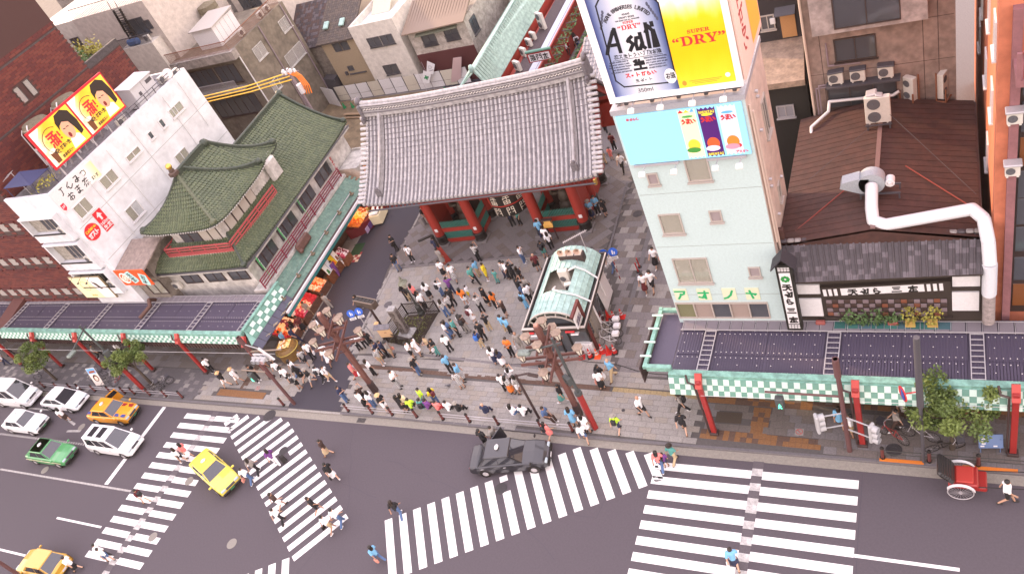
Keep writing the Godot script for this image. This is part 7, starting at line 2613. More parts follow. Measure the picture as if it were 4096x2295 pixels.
	for s in [[1,1], [1,-1], [-1,-1], [-1,1]]:
		b.tri(V(0,1.9,0), V(1.7 * s[0], 1.25,1. * s[1]), V(-1.7 * s[1], 1.25,1. * s[0]) if s[0] * s[1] < 0 else V(1.7 * s[1] * -1.,1.25,1. * s[0]))
		b.cyl(V(1.6 * s[0], 0,0.9 * s[1]), V(1.6 * s[0], 1.25,0.9 * s[1]), 0.03,0.03,5)
	b.slab(V(-1.7,1.25,1.), V(1.7,1.25,1.), V(0,1.9,0.05), V(-0.05,1.9,0.05), V(0,-0.03,0))
	b.slab(V(1.7,1.25,1.), V(1.7,1.25,-1.), V(0.05,1.9,-0.02), V(0.05,1.9,0.03), V(0,-0.03,0))
	put("canopy_cloth", b, mt("tent_blue", 0.04, 0.045, 0.12, 0.8, 0, "fine", 1.), P)
	b = mb()
	for k2 in 60:
		leaf(b, V(2. + rng.randfn(0,0.3), 0.5 + rng.randf() * 0.6, rng.randfn(0,0.5)), 0.13)
	put("foliage", b, mm.leaf_yellow, P).set_meta("kind","stuff")
	b = mb()
	for k2 in 5:
		b.bar(V(-26.6 + 0.3 * k2,16.6 + 0.12 * k2,3.4), V(-26.6 + 0.3 * k2,16.6 + 0.12 * k2,2.8), 0.02,0.02)
	b.bar(V(-27.2,16.4,3.1), V(-25.,17.2,3.1), 0.03,0.03)
	b.cyl(V(-25.3,15.05,3.1), V(-25.3,17.1,3.1), 0.03,0.03,5)
	tag(put("antenna", b, mm.galvanised, self), "television antenna at the front corner of the white building's roof", "antenna")
func _brick_building() -> void:
	var m := [mt("brick_a", 0.165, 0.030, 0.024, 0.8, 0, "stone", 0.8), mt("brick_b", 0.195, 0.042, 0.030, 0.8, 0, "stone", 0.8), mt("brick_c", 0.125, 0.022, 0.022, 0.8, 0, "stone", 0.8)]
	var B := thing("brick_building", "tall dark red brick building at the left with a planted terrace", "building")
	var b := mb()
	b.bb(-60,0,-9.25,-27.35,30,3.85)
	b.bb(-40,0,-13.3,-27.35,18.5,-9.25)
	put("wall", b, mt("mortar", 0.055, 0.024, 0.022, 0.9), B)
	var t := mb()
	t.bb(-0.29,-0.088,-0.02,0.29,0.088,0.03)
	var it := []
	var joint := [18.67,22.4]
	for j in 75:
		var y := 8. + 0.2 * j + 0.1
		if absf(y - 18.75) < 0.12 or absf(y - 22.45) < 0.12:
			continue
		for k in 29:
			var z := 3.6 - 0.6 * k - (0.3 if j % 2 else 0.)
			if (z < -9. and y > 18.4) or z < -13. or (y < 15. and z > -13.):
				continue
			if y > 19.4 and y < 21. and ((z < -2.5 and z > -3.3) or (z < -3.55 and z > -4.3)):
				continue
			it.append([Transform3D(Basis(Vector3.UP, PI / 2), V(-27.35, y, z)), 0, rng.randi() % 3])
	for j in 55:
		var y := 4.2 + 0.2 * j
		for k in 22:
			var x := -27.7 - 0.6 * k - (0.3 if j % 2 else 0.)
			var c := fposmod(-28.95 - x, 1.62)
			if c < 1.15 and (absf(y - 5.1) < 0.75 or absf(y - 8.75) < 0.75 or absf(y - 12.4) < 0.75):
				continue
			it.append([Transform3D(Basis(), V(x, y, 3.85)), 0, rng.randi() % 3])
	pieces(B, "brick", [t], m, it, 290)
	for row in [4.5,8.15,11.8]:
		for k in 8:
			var x := -30. - 1.62 * k + (0. if row < 11 else 0.)
			b = mb()
			b.bb(x, row, 3.852, x + 1.05, row + 1.3,3.86)
			var w := put("window", b, mm.dark_brown, B)
			b = mb()
			b.bb(x + 0.08, row + 0.45,3.861, x + 0.97, row + 1.25,3.868)
			put("blind", b, mt("blind_pale", 0.38, 0.35, 0.33, 0.6, 0, "fine", 1.), w)
			b = mb()
			b.bb(x - 0.06, row + 1.3,3.85, x + 1.11, row + 1.46,4.); b.bb(x - 0.06, row - 0.1,3.85, x + 1.11, row, 4.)
			put("lintel", b, m[2], w)
	for z in [-2.55,-3.62]:
		window(B, face(V(-27.35,19.55, z), V(0,0,-1)), 0.62,1.35, mm.dark_brown, mm.glass_clear, 1, mm.blind_pale, false)
	b = mb()
	b.bb(-27.7,18.5,-13.3,-27.33,19.1,-9.25)
	b.bb(-27.5,18.7,-9.2,-27.32,18.8,3.8); b.bb(-27.5,22.4,-9.2,-27.32,22.5,3.8)
	put("ledge", b, mt("ledge_dark", 0.075, 0.065, 0.07, 0.8, 0, "stain", 0.6), B)
	var G := thing("terrace_garden", "planted roof terrace with yellow and green shrubs behind the brick parapet", "garden", V(-29.6, 18.5, -11.2))
	b = mb()
	b.bb(-1.6,0.,-1.6,1.5,0.35,1.6)
	put("soil_bed", b, mm.soil, G)
	for s in [[0.55, 0, "leaf_yellow"], [0.4, 1, "leaf_green"]]:
		b = mb()
		for k in 260:
			leaf(b, V(rng.randf_range(-1.5,1.4), 0.35 + rng.randf() * rng.randf() * 1.5, (-0.2 - 1.3 * rng.randf()) if s[1] == 0 else (1.5 * rng.randf())), 0.15)
		put("foliage", b, mm[s[2]], G).set_meta("kind","stuff")
func house(called: String, label: String, q: Array, m: Material, wins: Array, frame: Material) -> Node3D:   # q: x0, x1, z front, z back, height
	var H := thing(called, label, "house")
	var b := mb()
	b.bb(q[0], 0, q[3], q[1], q[4], q[2])
	put("wall", b, m, H)
	for w in wins:
		window(H, face(V(w[0], w[1], q[2]), Vector3.RIGHT), w[2], w[3], frame, mm.glass_dark, w[4], null, w[4] > 1)
	return H
func rows_roof(H: Node3D, q: Array, n: int, rows: int, m: Array, called: String, gap := 0.02) -> void:   # roof plane a-b (eave) d-c (ridge) of raised strips
	var b := mb()
	b.slab(q[0], q[1], q[2], q[3], V(0,-0.12,0))
	put("roof", b, m[0], H)
	var it := []
	var w: float = q[0].distance_to(q[1]) / n
	var l: float = q[0].distance_to(q[3]) / rows
	var s := mb()
	s.rbox(V(0,0.02,0), V(w - gap, 0.05, l - gap), 0.015)
	var x: Vector3 = (q[1] - q[0]).normalized()
	var z: Vector3 = (q[0] - q[3]).normalized()
	for j in rows:
		for k in n:
			it.append([Transform3D(Basis(x, z.cross(x), z) * Basis(Vector3.RIGHT, 0.03), q[0].lerp(q[1], (k + 0.5) / n).lerp(q[3].lerp(q[2], (k + 0.5) / n), (j + 0.5) / rows)), 0, rng.randi() % m.size()])
	pieces(H, called, [s], m, it, 150)
func build_back() -> void:
	var b: MB
	sheet("vacant_lot", P2([-29, -31.6, -7, -30.5, -4.5, -16, -19, -19, -25, -24]), -0.004, 0.05, mt("dirt", 0.235, 0.175, 0.105, 0.95, 0, "stain", 0.2))
	var cw := mt("house_white", 0.66, 0.62, 0.56, 0.85, 0, "blotch", 0.3)
	var al := mt("alu_dark", 0.10, 0.095, 0.10, 0.4, 0.3)
	var H := house("tan_house", "tan rendered house with a brown tiled roof and two skylights", [-23.9, -19.4, -32.2, -44, 6.9], mt("tan_wall", 0.36, 0.285, 0.19, 0.85, 0, "fine", 0.3), [[-22.45, 5.5, 1., 1., 1], [-21.35, 5.5, 0.95, 1., 1], [-22.07, 3.06, 0.75, 0.6, 1]], al)
	rows_roof(H, [V(-24.2, 6.8, -31.8), V(-19.2, 6.8, -31.8), V(-19.2, 10.3, -39), V(-24.2, 10.3, -39)], 16, 24, [mt("slate_brown", 0.105, 0.085, 0.075, 0.7, 0, "stain", 0.8), mt("slate_brown2", 0.135, 0.105, 0.085, 0.7, 0, "stain", 0.8)], "roof_slate")
	for x in [-23.2,-21.]:
		b = mb()
		b.rbox(V(x, 8.,-33.7), V(0.62,0.2,0.95), 0.03, Basis(Vector3.RIGHT, 0.45))
		put("skylight", b, mm.copper_pale, H)
	b = mb()
	b.bb(-22.2,2.6,-32.19,-19.9,2.75,-32.1); b.bb(-22.6,2.7,-32.2,-22.35,3.1,-31.95)
	put("pipe_cover", b, mm.steel_dark, H)
	H = house("white_house", "plain white flat-roofed house with two dark windows beyond the vacant lot", [-18.9, -13.2, -31.6, -46, 7.4], cw, [[-17.35, 5.45, 1.6, 1.1, 2], [-15.65, 5.45, 1.55, 1.1, 2], [-17.1, 2.1, 1.8, 1.15, 2]], al)
	b = mb()
	b.bb(-18.9,7.4,-31.9,-13.2,8.1,-31.6); b.bb(-13.5,7.4,-46,-13.2,8.1,-31.9); b.bb(-18.9,7.4,-46,-18.6,8.1,-31.9)
	put("parapet", b, cw, H)
	b = mb()
	b.slab(V(-18.,7.5,-35), V(-15.6,7.5,-35), V(-15.6,9.3,-38), V(-18.,9.3,-38), V(0,-0.1,0))
	b.bb(-18.,7.4,-40,-15.6,7.48,-35)
	put("roof_shed", b, mt("cream_shed", 0.62, 0.57, 0.45, 0.8, 0, "fine", 0.4), H)
	b = mb()
	b.slab(V(-18.6,7.45,-32), V(-13.5,7.45,-32), V(-13.5,7.5,-45), V(-18.6,7.5,-45), V(0,-0.1,0))
	put("roof", b, mt("pale_sheet", 0.58, 0.64, 0.66, 0.5, 0.1, "fine", 0.4), H)
	H = house("stained_house", "stained cream house with a brown ribbed roof and a dark red ground floor", [-12.3, -5.4, -31.6, -42, 6.5], mt("stained_wall", 0.56, 0.50, 0.44, 0.9, 0, "stain", 0.3), [[-10.9, 4.45, 1.65, 1.25, 2], [-8.1, 4.6, 1.6, 1.25, 2]], al)
	rows_roof(H, [V(-12.7, 6.35, -31.1), V(-5.2, 6.5, -31.1), V(-5.2, 7.9, -35.5), V(-12.7, 7.8, -35.5)], 21, 1, [mt("ribbed_brown", 0.225, 0.165, 0.125, 0.6, 0, "fine", 0.6)], "roof_strip", 0.06)
	b = mb()
	b.bb(-12.3,0,-31.595,-5.4,3.7,-31.5)
	put("ground_floor", b, mt("maroon_tile", 0.085, 0.018, 0.020, 0.6, 0, "fine", 1.), H)
	b = mb()
	b.slab(V(-11.3,5.85,-31.1), V(-6.3,6.,-31.1), V(-6.3,6.15,-31.59), V(-11.3,6.,-31.59), V(0,-0.05,0))
	put("window_hood", b, mm.verdigris, H)
	b = mb()
	for k in 20:
		b.bb(-8.1 + 0.08 * k, 4.6,-31.4,-8.07 + 0.08 * k, 5.3,-31.37); b.bb(-10.9 + 0.083 * k, 4.45,-31.4,-10.87 + 0.083 * k, 4.95,-31.37)
	put("window_bars", b, mm.steel_dark, H).set_meta("kind","stuff")
	window(H, face(V(-5.4,4.2,-32.4), V(0,0,-1)), 1.4,1.7, al, mm.glass_dark, 2)
	H = house("tile_roof_house", "low house with a dark pantiled hip roof behind the tan house", [-31.5, -24.5, -33.6, -46, 6.], mm.grubby_wall, [], al)
	var ot := [mm.old_tile, mm.old_tile_worn, mt("tile_rusty", 0.105, 0.062, 0.055, 0.7, 0, "stain", 1.)]
	rows_roof(H, [V(-31.6, 6.1, -33.2), V(-24.3, 6.1, -33.2), V(-24.6, 9.2, -38.5), V(-31., 9.2, -38.5)], 22, 16, ot, "roof_tile")
	var F := thing("site_fence", "row of white sheeted construction panels along the far side of the vacant lot", "fence")
	for k in 11:
		var x := -24. + 1.62 * k
		b = mb()
		b.rbox(V(x, 1.25,-31.5 + 0.05 * k), V(1.54,1.1,0.05), 0.01)
		b.rbox(V(x, 0.35,-31.48 + 0.05 * k), V(1.54,0.62,0.05), 0.01)
		put("panel", b, mm.white_panel if k % 3 else mt("sheet_cream", 0.58, 0.54, 0.45, 0.7, 0, "fine", 0.5), F)
		b = mb()
		b.bb(x + 0.78,0,-31.45 + 0.05 * k, x + 0.83,1.95,-31.4 + 0.05 * k)
		put("fence_post", b, mm.steel_dark, F)
	F = thing("site_hoarding", "white blank hoarding panels running diagonally beside the stained grey building", "fence")
	for k in 4:
		b = mb()
		b.slab(V(-28.7 + 1.2 * k, 0,-32.4 + 0.55 * k), V(-27.55 + 1.2 * k, 0,-31.87 + 0.55 * k), V(-27.55 + 1.2 * k, 2.2,-31.87 + 0.55 * k), V(-28.7 + 1.2 * k, 2.2,-32.4 + 0.55 * k), V(0,0,-0.05))
		put("panel", b, mm.white_panel, F)
	b = mb()
	b.slab(V(-26.4,0,-32.2), V(-24.4,0,-31.6), V(-24.4,2.6,-31.8), V(-26.4,2.6,-32.4), V(0,0,-1.))
	tag(put("site_shed", b, mm.steel_dark, self), "dark scaffold-clad shed at the vacant lot's corner", "shed")
	for p in [[-23.2,-29.8], [-21.9,-29.6], [-20.6,-29.9], [-20.2,-29.5], [-9.6,-29.7]]:
		b = mb()
		b.cyl(Vector3.ZERO, V(0,0.7,0), 0.2,0.03,8)
		var o := put("green_cone", b, mt("cone_green", 0.02, 0.22, 0.08, 0.6), self)
		o.position = V(p[0], 0, p[1])
		tag(o, "green cone on the vacant lot " + {-23.2: "nearest the dark shed", -21.9: "second from the shed", -20.6: "third from the shed", -20.2: "fourth from the shed", -9.6: "alone by the white flags"}[p[0]], "cone", "green cones on the vacant lot")
	b = mb()
	for k in 4:
		b.rbox(V(0.1 * k, 0.12 + 0.13 * (k % 3), 0.25 * k), V(3.,0.14,0.3), 0.03, Basis(Vector3.UP, -0.15))
	var lg := put("timber_stack", b, mt("timber", 0.33, 0.23, 0.14, 0.9, 0, "grain", 1.), self)
	lg.position = V(-20.6,0,-28.)
	tag(lg, "small stack of timber lying on the vacant lot", "timber")
	for k in 2:
		var f := thing("site_flag", ["white safety flag with a green cross before the site fence", "white flag with a grey emblem beside the green cross flag"][k], "flag", V(-11.6 + 0.75 * k, 0, -30.4 - 0.3 * k), 0.3)
		b = mb()
		b.slab(V(-0.62,1.3 + 0.8 * k, 0), V(0.,0.95 + 0.8 * k, 0.06), V(0.62,1.9 + 0.8 * k, 0), V(0.,2.5 + 0.8 * k, -0.04), V(0,0,-0.02))
		put("cloth", b, mm.white_panel, f)
		b = mb()
		if k == 0:
			b.box(V(0,1.68,0.05), V(0.5,0.16,0.02)); b.box(V(0,1.68,0.052), V(0.16,0.5,0.02))
		else:
			b.ring(V(0,2.6,0.05), Vector3.BACK, 0.17,0.02,16,4); b.box(V(0,2.22,0.055), V(0.45,0.07,0.02))
		put("emblem", b, paint("1f7a4a") if k == 0 else paint("8a8a90"), f)
		b = mb()
		b.cyl(V(-0.62,0,-0.03), V(-0.62,2.6 + 0.8 * k, -0.03), 0.02,0.02,5)
		put("pole", b, mm.galvanised, f)
	b = mb()
	b.slab(V(-9.4,0.4,-30.9), V(-8.2,0.4,-31.), V(-6.6,3.2,-30.4), V(-7.5,3.3,-30.3), V(0,0,-0.05))
	tag(put("pink_sheet", b, paint("c9b0b0"), self), "pale pink sheet leaning beside the teal arcade roof", "sheet")
	H = house("grey_building", "stained grey concrete building with balconies and a rusty roof rail", [-36.5, -26.4, -23.5, -33, 11.9], mt("grey_concrete", 0.235, 0.20, 0.155, 0.95, 0, "stain", 0.16), [[-34.3, 8.35, 3.4, 2., 4], [-30.6, 8.35, 2.9, 2., 3], [-34., 4.6, 6.5, 2.2, 6]], mm.dark_brown)
	for w in [[-30.75,9.3,1.75,1.35], [-25.43,9.15,1.75,1.4], [-28.9,6.15,3.3,1.45], [-25.,5.6,1.4,1.2]]:
		window(H, face(V(-26.4, w[1], w[0]), V(0,0,-1)), w[2], w[3], mm.plaster, mm.glass_clear, 2, mm.blind_pale)
	b = mb()
	b.bb(-36.6,11.,-23.5,-26.2,11.9,-22.7)
	b.bb(-36.4,7.7,-23.5,-27.6,7.95,-22.4)
	put("balcony_slab", b, mt("slab_pale", 0.38, 0.34, 0.31, 0.9, 0, "stain", 0.3), H)
	for r in [[-36, -28., 7.95, -22.5, "galvanised"], [-36, -26.5, 11.95, -22.9, "rust"]]:
		b = mb()
		for k in 60:
			var x := lerpf(r[0], r[1], k / 59.)
			b.bb(x, r[2], r[3] - 0.015, x + 0.03, r[2] + 1., r[3] + 0.015)
		b.bb(r[0], r[2] + 1., r[3] - 0.03, r[1], r[2] + 1.06, r[3] + 0.03)
		put("railing", b, mm[r[4]], H)
	b = mb()
	for k in 60:
		var z := lerpf(-23.,-32.5, k / 59.)
		b.bb(-26.55,11.95, z, -26.52,12.9, z + 0.03)
	b.bb(-26.57,12.9,-32.5,-26.5,12.96,-22.9)
	put("railing", b, mm.rust, H)
	for z in [-23.42,-27.9,-32.3]:
		b = mb()
		b.tube([V(-26.3,11.8, z), V(-26.3,1., z)], 0.07,6)
		put("downpipe", b, mm.white_panel if z > -24 else mm.conduit_mauve, H)
	var ST := thing("roof_shed", "white ribbed storage shed with double doors on the grey building's roof", "shed")
	b = mb()
	b.bb(-31.8,11.9,-28.2,-28.8,14.,-24.6)
	put("wall", b, mm.white_panel, ST)
	b = mb()
	b.slab(V(-32.,14.05,-24.4), V(-28.6,14.05,-24.4), V(-28.6,14.35,-28.4), V(-32.,14.35,-28.4), V(0,-0.12,0))
	put("shed_roof", b, mt("shed_grey", 0.44, 0.41, 0.38, 0.6, 0.1, "fine", 1.), ST)
	b = mb()
	for k in 4:
		b.bb(-28.8,11.95,-25.2 - 0.75 * k, -28.79,13.9,-25.18 - 0.75 * k)
	put("door_gap", b, mm.steel_dark, ST)
	for q in [[-27.1, -26., "first from the street"], [-27.1, -29.6, "behind the storage shed"], [-27.1, -30.9, "at the far corner"]]:
		aircon("air conditioner inside the grey building's rusty roof rail, " + q[2], V(q[0], 12., q[1]), PI / 2)
	H = house("stair_building", "pale building with an outside steel stair and a terrace full of plants", [-46., -34.6, -24., -34, 18.4], mt("pale_wall", 0.58, 0.52, 0.47, 0.85, 0, "blotch", 0.3), [[-39.2, 15.2, 3.1, 1.75, 3], [-36.3, 15.5, 0.9, 1., 1]], al)
	b = mb()
	b.bb(-40.2,11.,-24,-35.3,14.65,-22.6)
	put("balcony", b, cw, H)
	b = mb()
	for k in 40:
		b.bb(-40.2 + 0.123 * k, 14.65,-22.7,-40.17 + 0.123 * k, 15.6,-22.67)
	b.bb(-40.2,15.6,-22.74,-35.3,15.66,-22.66)
	for k in 45:
		b.bb(-45.5 + 0.24 * k, 18.4,-24.1,-45.47 + 0.24 * k, 19.4,-24.07)
	b.bb(-45.5,19.4,-24.12,-34.7,19.46,-24.04)
	put("railing", b, mm.steel_dark, H)
	b = mb()
	for k in 13:
		b.bb(-38.6 + 0.05 * k, 15.2 + 0.26 * k, -23.3,-37.6 + 0.05 * k, 15.24 + 0.26 * k, -23.)
	for s in [[-38.6,-38.], [-37.6,-37.]]:
		b.bar(V(s[0], 15.1,-23.1), V(s[1], 18.5,-23.1), 0.05,0.2); b.bar(V(s[0], 16.1,-23.1), V(s[1], 19.5,-23.1), 0.03,0.04)
	put("steel_stair", b, mm.boot_black, H)
	b = mb()
	b.rbox(V(-38.2,15.,-23.), V(1.8,0.7,0.6), 0.2)
	put("blue_cover", b, paint("4a78b8"), H)
	aircon("air conditioner on the pale building's balcony beside a blue cover", V(-36.3, 14.7, -23.4), 0.)
	var k2 := 0
	for q in [[-58, -47.5, -27, -40, 17.5, "far grey block at the upper left corner"], [-34.5, -29.8, -34.5, -46, 14.5, "cream block behind the grey building's roof"], [-70, -48, -41, -60, 21, "distant pale block beyond the planted terrace"], [-29.5, -20, -47, -60, 11, "distant white block beyond the dark pantiles"], [-19, -4, -47, -62, 10, "long pale block behind the white house"], [-46, -31, -48, -62, 18, "distant cream block behind the stair building"], [-4.5, -1.2, -40, -70, 5.5, "low row of shops beside the teal arcade roof"]]:
		house("back_building", q[5], [q[0], q[1], q[2], q[3], q[4]], [cw, mm.pale_wall, mm.slab_pale][k2 % 3], [[q[0] + 1., q[4] - 3., 1.6, 1.2, 2], [(q[0] + q[1]) * 0.5, q[4] - 3., 1.6, 1.2, 2]], al)
		k2 += 1
	var T := thing("roof_tank", "cream drum water tank on a grey roof at the top left", "water tank", V(-33.5, 12., -30.))
	b = mb()
	b.lathe([Vector2(0,1.), Vector2(1.,1.), Vector2(1.1,1.6), Vector2(1.05,2.5), Vector2(0,2.8)], Vector3.ZERO, 14)
	put("tank", b, mm.tank_cream, T)
	b = mb()
	b.lathe([Vector2(1.115,1.9), Vector2(1.07,2.5), Vector2(0,2.83)], Vector3.ZERO, 14)
	b.bb(-0.8,0,-0.8,0.8,1.,0.8)
	put("tank_grime", b, mm.tank_grime, T)
	var U := thing("utility_pole", "utility pole wrapped in orange and yellow cable covers behind the green roof", "utility pole", V(-15.6, 0, -17.6))
	b = mb()
	b.cyl(Vector3.ZERO, V(0,11.4,0), 0.17,0.13,10)
	b.bar(V(-0.9,10.9,0.2), V(0.9,10.9,-0.2), 0.1,0.1)
	put("pole", b, mm.conduit_mauve, U)
	b = mb()
	for k in 7:
		b.rbox(V(-0.7 + 0.23 * k, 11.1 + 0.15 * (k % 2), 0.1 * (k % 3)), V(0.26,0.4,0.26), 0.08)
	b.cyl(V(0.5,9.,0.3), V(0.5,9.9,0.3), 0.25,0.25,10)
	put("insulator", b, mm.white_panel, U)
	b = mb()
	for k in 4:
		b.tube([V(-0.1 + 0.3 * k, 11.,0.1), V(0.7 + 0.2 * k, 10.6,0.2), V(0.9 + 0.2 * k, 9.6,0.2), V(0.4 + 0.3 * k, 8.8,0.2)], 0.055,5)
	put("orange_cover", b, paint("e8822a"), U)
	b = mb()
	for k in 3:
		b.tube([V(-0.2,11. - 0.35 * k, 0), V(-5,10.75 - 0.3 * k, 0.6), V(-12.5,10.75 - 0.3 * k, 1.2)], 0.06,5)
	put("yellow_cover", b, paint("e0b23a"), U)
	var N := thing("shopping_street_roof", "long teal copper roof of the shopping street behind the gate", "arcade roof")
	var ct := [mm.copper_pale, mt("copper_pale2", 0.44, 0.64, 0.58, 0.55, 0, "stain", 0.6)]
	rows_roof(N, [V(1.15, 4.3, -21.), V(0.2, 4.3, -60), V(-1.3, 6.9, -60), V(0.75, 6.9, -20.)], 95, 1, ct, "roof_strip", 0.07)
	rows_roof(N, [V(-4.6, 4.3, -60), V(-2.9, 4.3, -21), V(0.7, 6.85, -20), V(-1.35, 6.85, -60)], 95, 1, ct, "roof_strip", 0.07)
	b = mb()
	b.tube([V(0.75,6.95,-20), V(-1.3,6.95,-60)], 0.14,6)
	b.ball(V(0.78,7.2,-19.9), V(0.25,0.4,0.25), 8,5)
	put("ridge", b, mm.copper_pale, N)
	b = mb()
	b.slab(V(-2.9,0,-20.6), V(1.2,0,-20.6), V(1.2,4.3,-20.6), V(-2.9,4.3,-20.6), V(0,0,-0.1))
	b.slab(V(1.15,0,-20.6), V(0.2,0,-60), V(0.2,4.25,-60), V(1.1,4.25,-20.6), V(-0.1,0,0))
	put("wall", b, mm.gate_red, N)
	for row in [[1.35, 3.5, 3.75, "ribbed"], [8.3, 11.2, 3.6, "ribbed2"]]:
		var Q := thing("shop_roof", "flat ribbed shop roof with a blue-white edge on the " + ("left" if row[0] < 5 else "right") + " of the shopping street", "roof")
		var sh := put("roof", corrugated(row[1] - row[0], 40, 0.16, 0.05), mt("ribbed_plum", 0.09, 0.065, 0.075, 0.6, 0, "fine", 0.6), Q)
		sh.position = V((row[0] + row[1]) * 0.5, row[2], -41.5)
		sh.rotation.y = 0.03
		b = mb()
		b.bb(row[0], 0,-60, row[1], row[2] - 0.1,-21.8)
		put("wall", b, mm.gate_red, Q)
		b = mb()
		if row[0] < 5:
			b.slab(V(4.3,3.7,-22), V(3.1,3.7,-60), V(2.3,3.85,-60), V(3.5,3.85,-22), V(0,-0.05,0))
		else:
			b.slab(V(7.8,3.85,-60), V(9.,3.85,-22), V(8.3,3.7,-22), V(7.1,3.7,-60), V(0,-0.05,0))
		put("edge_sheet", b, mt("sheet_blue", 0.46, 0.50, 0.60, 0.5, 0.1, "fine", 1.), Q)
		b = mb()
		b.tube([V(4.5 if row[0] < 5 else 8.,3.9,-22), V(3.4 if row[0] < 5 else 6.9,3.9,-60)], 0.09,6)
		put("red_pipe", b, mm.red_post, Q)
	for s in [[4.8, 5.9, -22, -1.15, "wide"], [7.3, 7.8, -22, -1.1, "narrow"]]:
		var Q := thing("ivy_trellis", s[4] + " strip of green leaves on wires above the shopping street", "trellis")
		b = mb()
		for k in 1500:
			var f := rng.randf()
			leaf(b, V(rng.randf_range(s[0], s[1]) + s[3] * f, 3.55 + rng.randf() * 0.2, s[2] - 38 * f), 0.13)
		put("leaves", b, mm.leaf_green, Q).set_meta("kind","stuff")
		b = mb()
		for k in 26:
			b.bar(V(s[0] + s[3] * k / 26.,3.8, s[2] - 1.46 * k), V(s[1] + s[3] * k / 26.,3.8, s[2] - 1.46 * k), 0.05,0.05)
		put("wires", b, mm.steel_dark, Q)
	var Z := thing("street_name_sign", "white signboard with black characters in a red frame over the shopping street", "sign", V(4.6, 4.3, -24.9), 0.05)
	b = mb()
	b.rbox(V(0,0.4,0), V(2.3,0.9,0.16), 0.02)
	put("frame", b, mm.red_post, Z)
	flat_poly("board", face(V(-1., 0.05, 0.085), Vector3.RIGHT), [0, 0, 2., 0, 2., 0.7, 0, 0.7], mm.white_panel, Z)
	words("x", ["shin", "mon", "tei"], face(V(-0.85, 0.15, 0.092), Vector3.RIGHT), 0.46, 0.5, 0.13, 0.08, paint("1c1a18"), Z)
	b = mb()
	b.cyl(V(-1.2,0.98,0), V(1.2,0.98,0), 0.14,0.14,8)
	put("top_roll", b, mm.tile_green, Z)
	for q in [[2.3, -32.2, "two-fan, tall white", 1., 1.6, 2], [1.9, -30.4, "grey, behind the tall one", 0.8, 0.7, 1], [1.9, -29.2, "second grey", 0.8, 0.7, 1], [2., -27.4, "white, before the signboard", 0.8, 0.8, 1], [2.3, -24.9, "white, nearest the gate roof", 0.9, 0.9, 1]]:
		aircon(q[2] + " air conditioner on the shopping street's shop roof", V(q[0], 3.8, q[1]), -0.6, q[3], q[4], q[5])
	H = thing("red_hall", "small red hall with a curved grey roof and gold fittings beside the gate", "shrine", V(12.6, 0, -21.5))
	b = mb()
	b.bb(-2.4,0,-4,1.9,4.2,0)
	put("wall", b, mm.gate_red, H)
	tile_slope(H, [V(-3.4,4.2,1.6), V(2.7,4.2,1.6), V(2.2,6.4,-2.), V(-2.8,6.4,-2.)], 0.3,0.7,0.3,0.35, [mm.tile_grey, mm.tile_grey2], mm.tile_flat, 100)
	b = mb()
	for k in 9:
		b.rbox(V(-2.6 + 0.6 * k, 3.7 - 0.3 * (k % 2), 0.5), V(0.3,0.25,0.2), 0.05)
	put("gold_fitting", b, mm.gold, H)
	b = mb()
	for k in 14:
		b.rbox(V(-2. + 0.3 * k, 0.8 + 0.2 * (k % 3), 0.4), V(0.22,0.5,0.3), 0.05)
	put("souvenirs", b, mm.orange_wood, H).set_meta("kind","stuff")
	house("neighbour_block", "brown office block further along the street", [-150, -60.2, 3.8, -14, 30], mm.mortar, [], al)
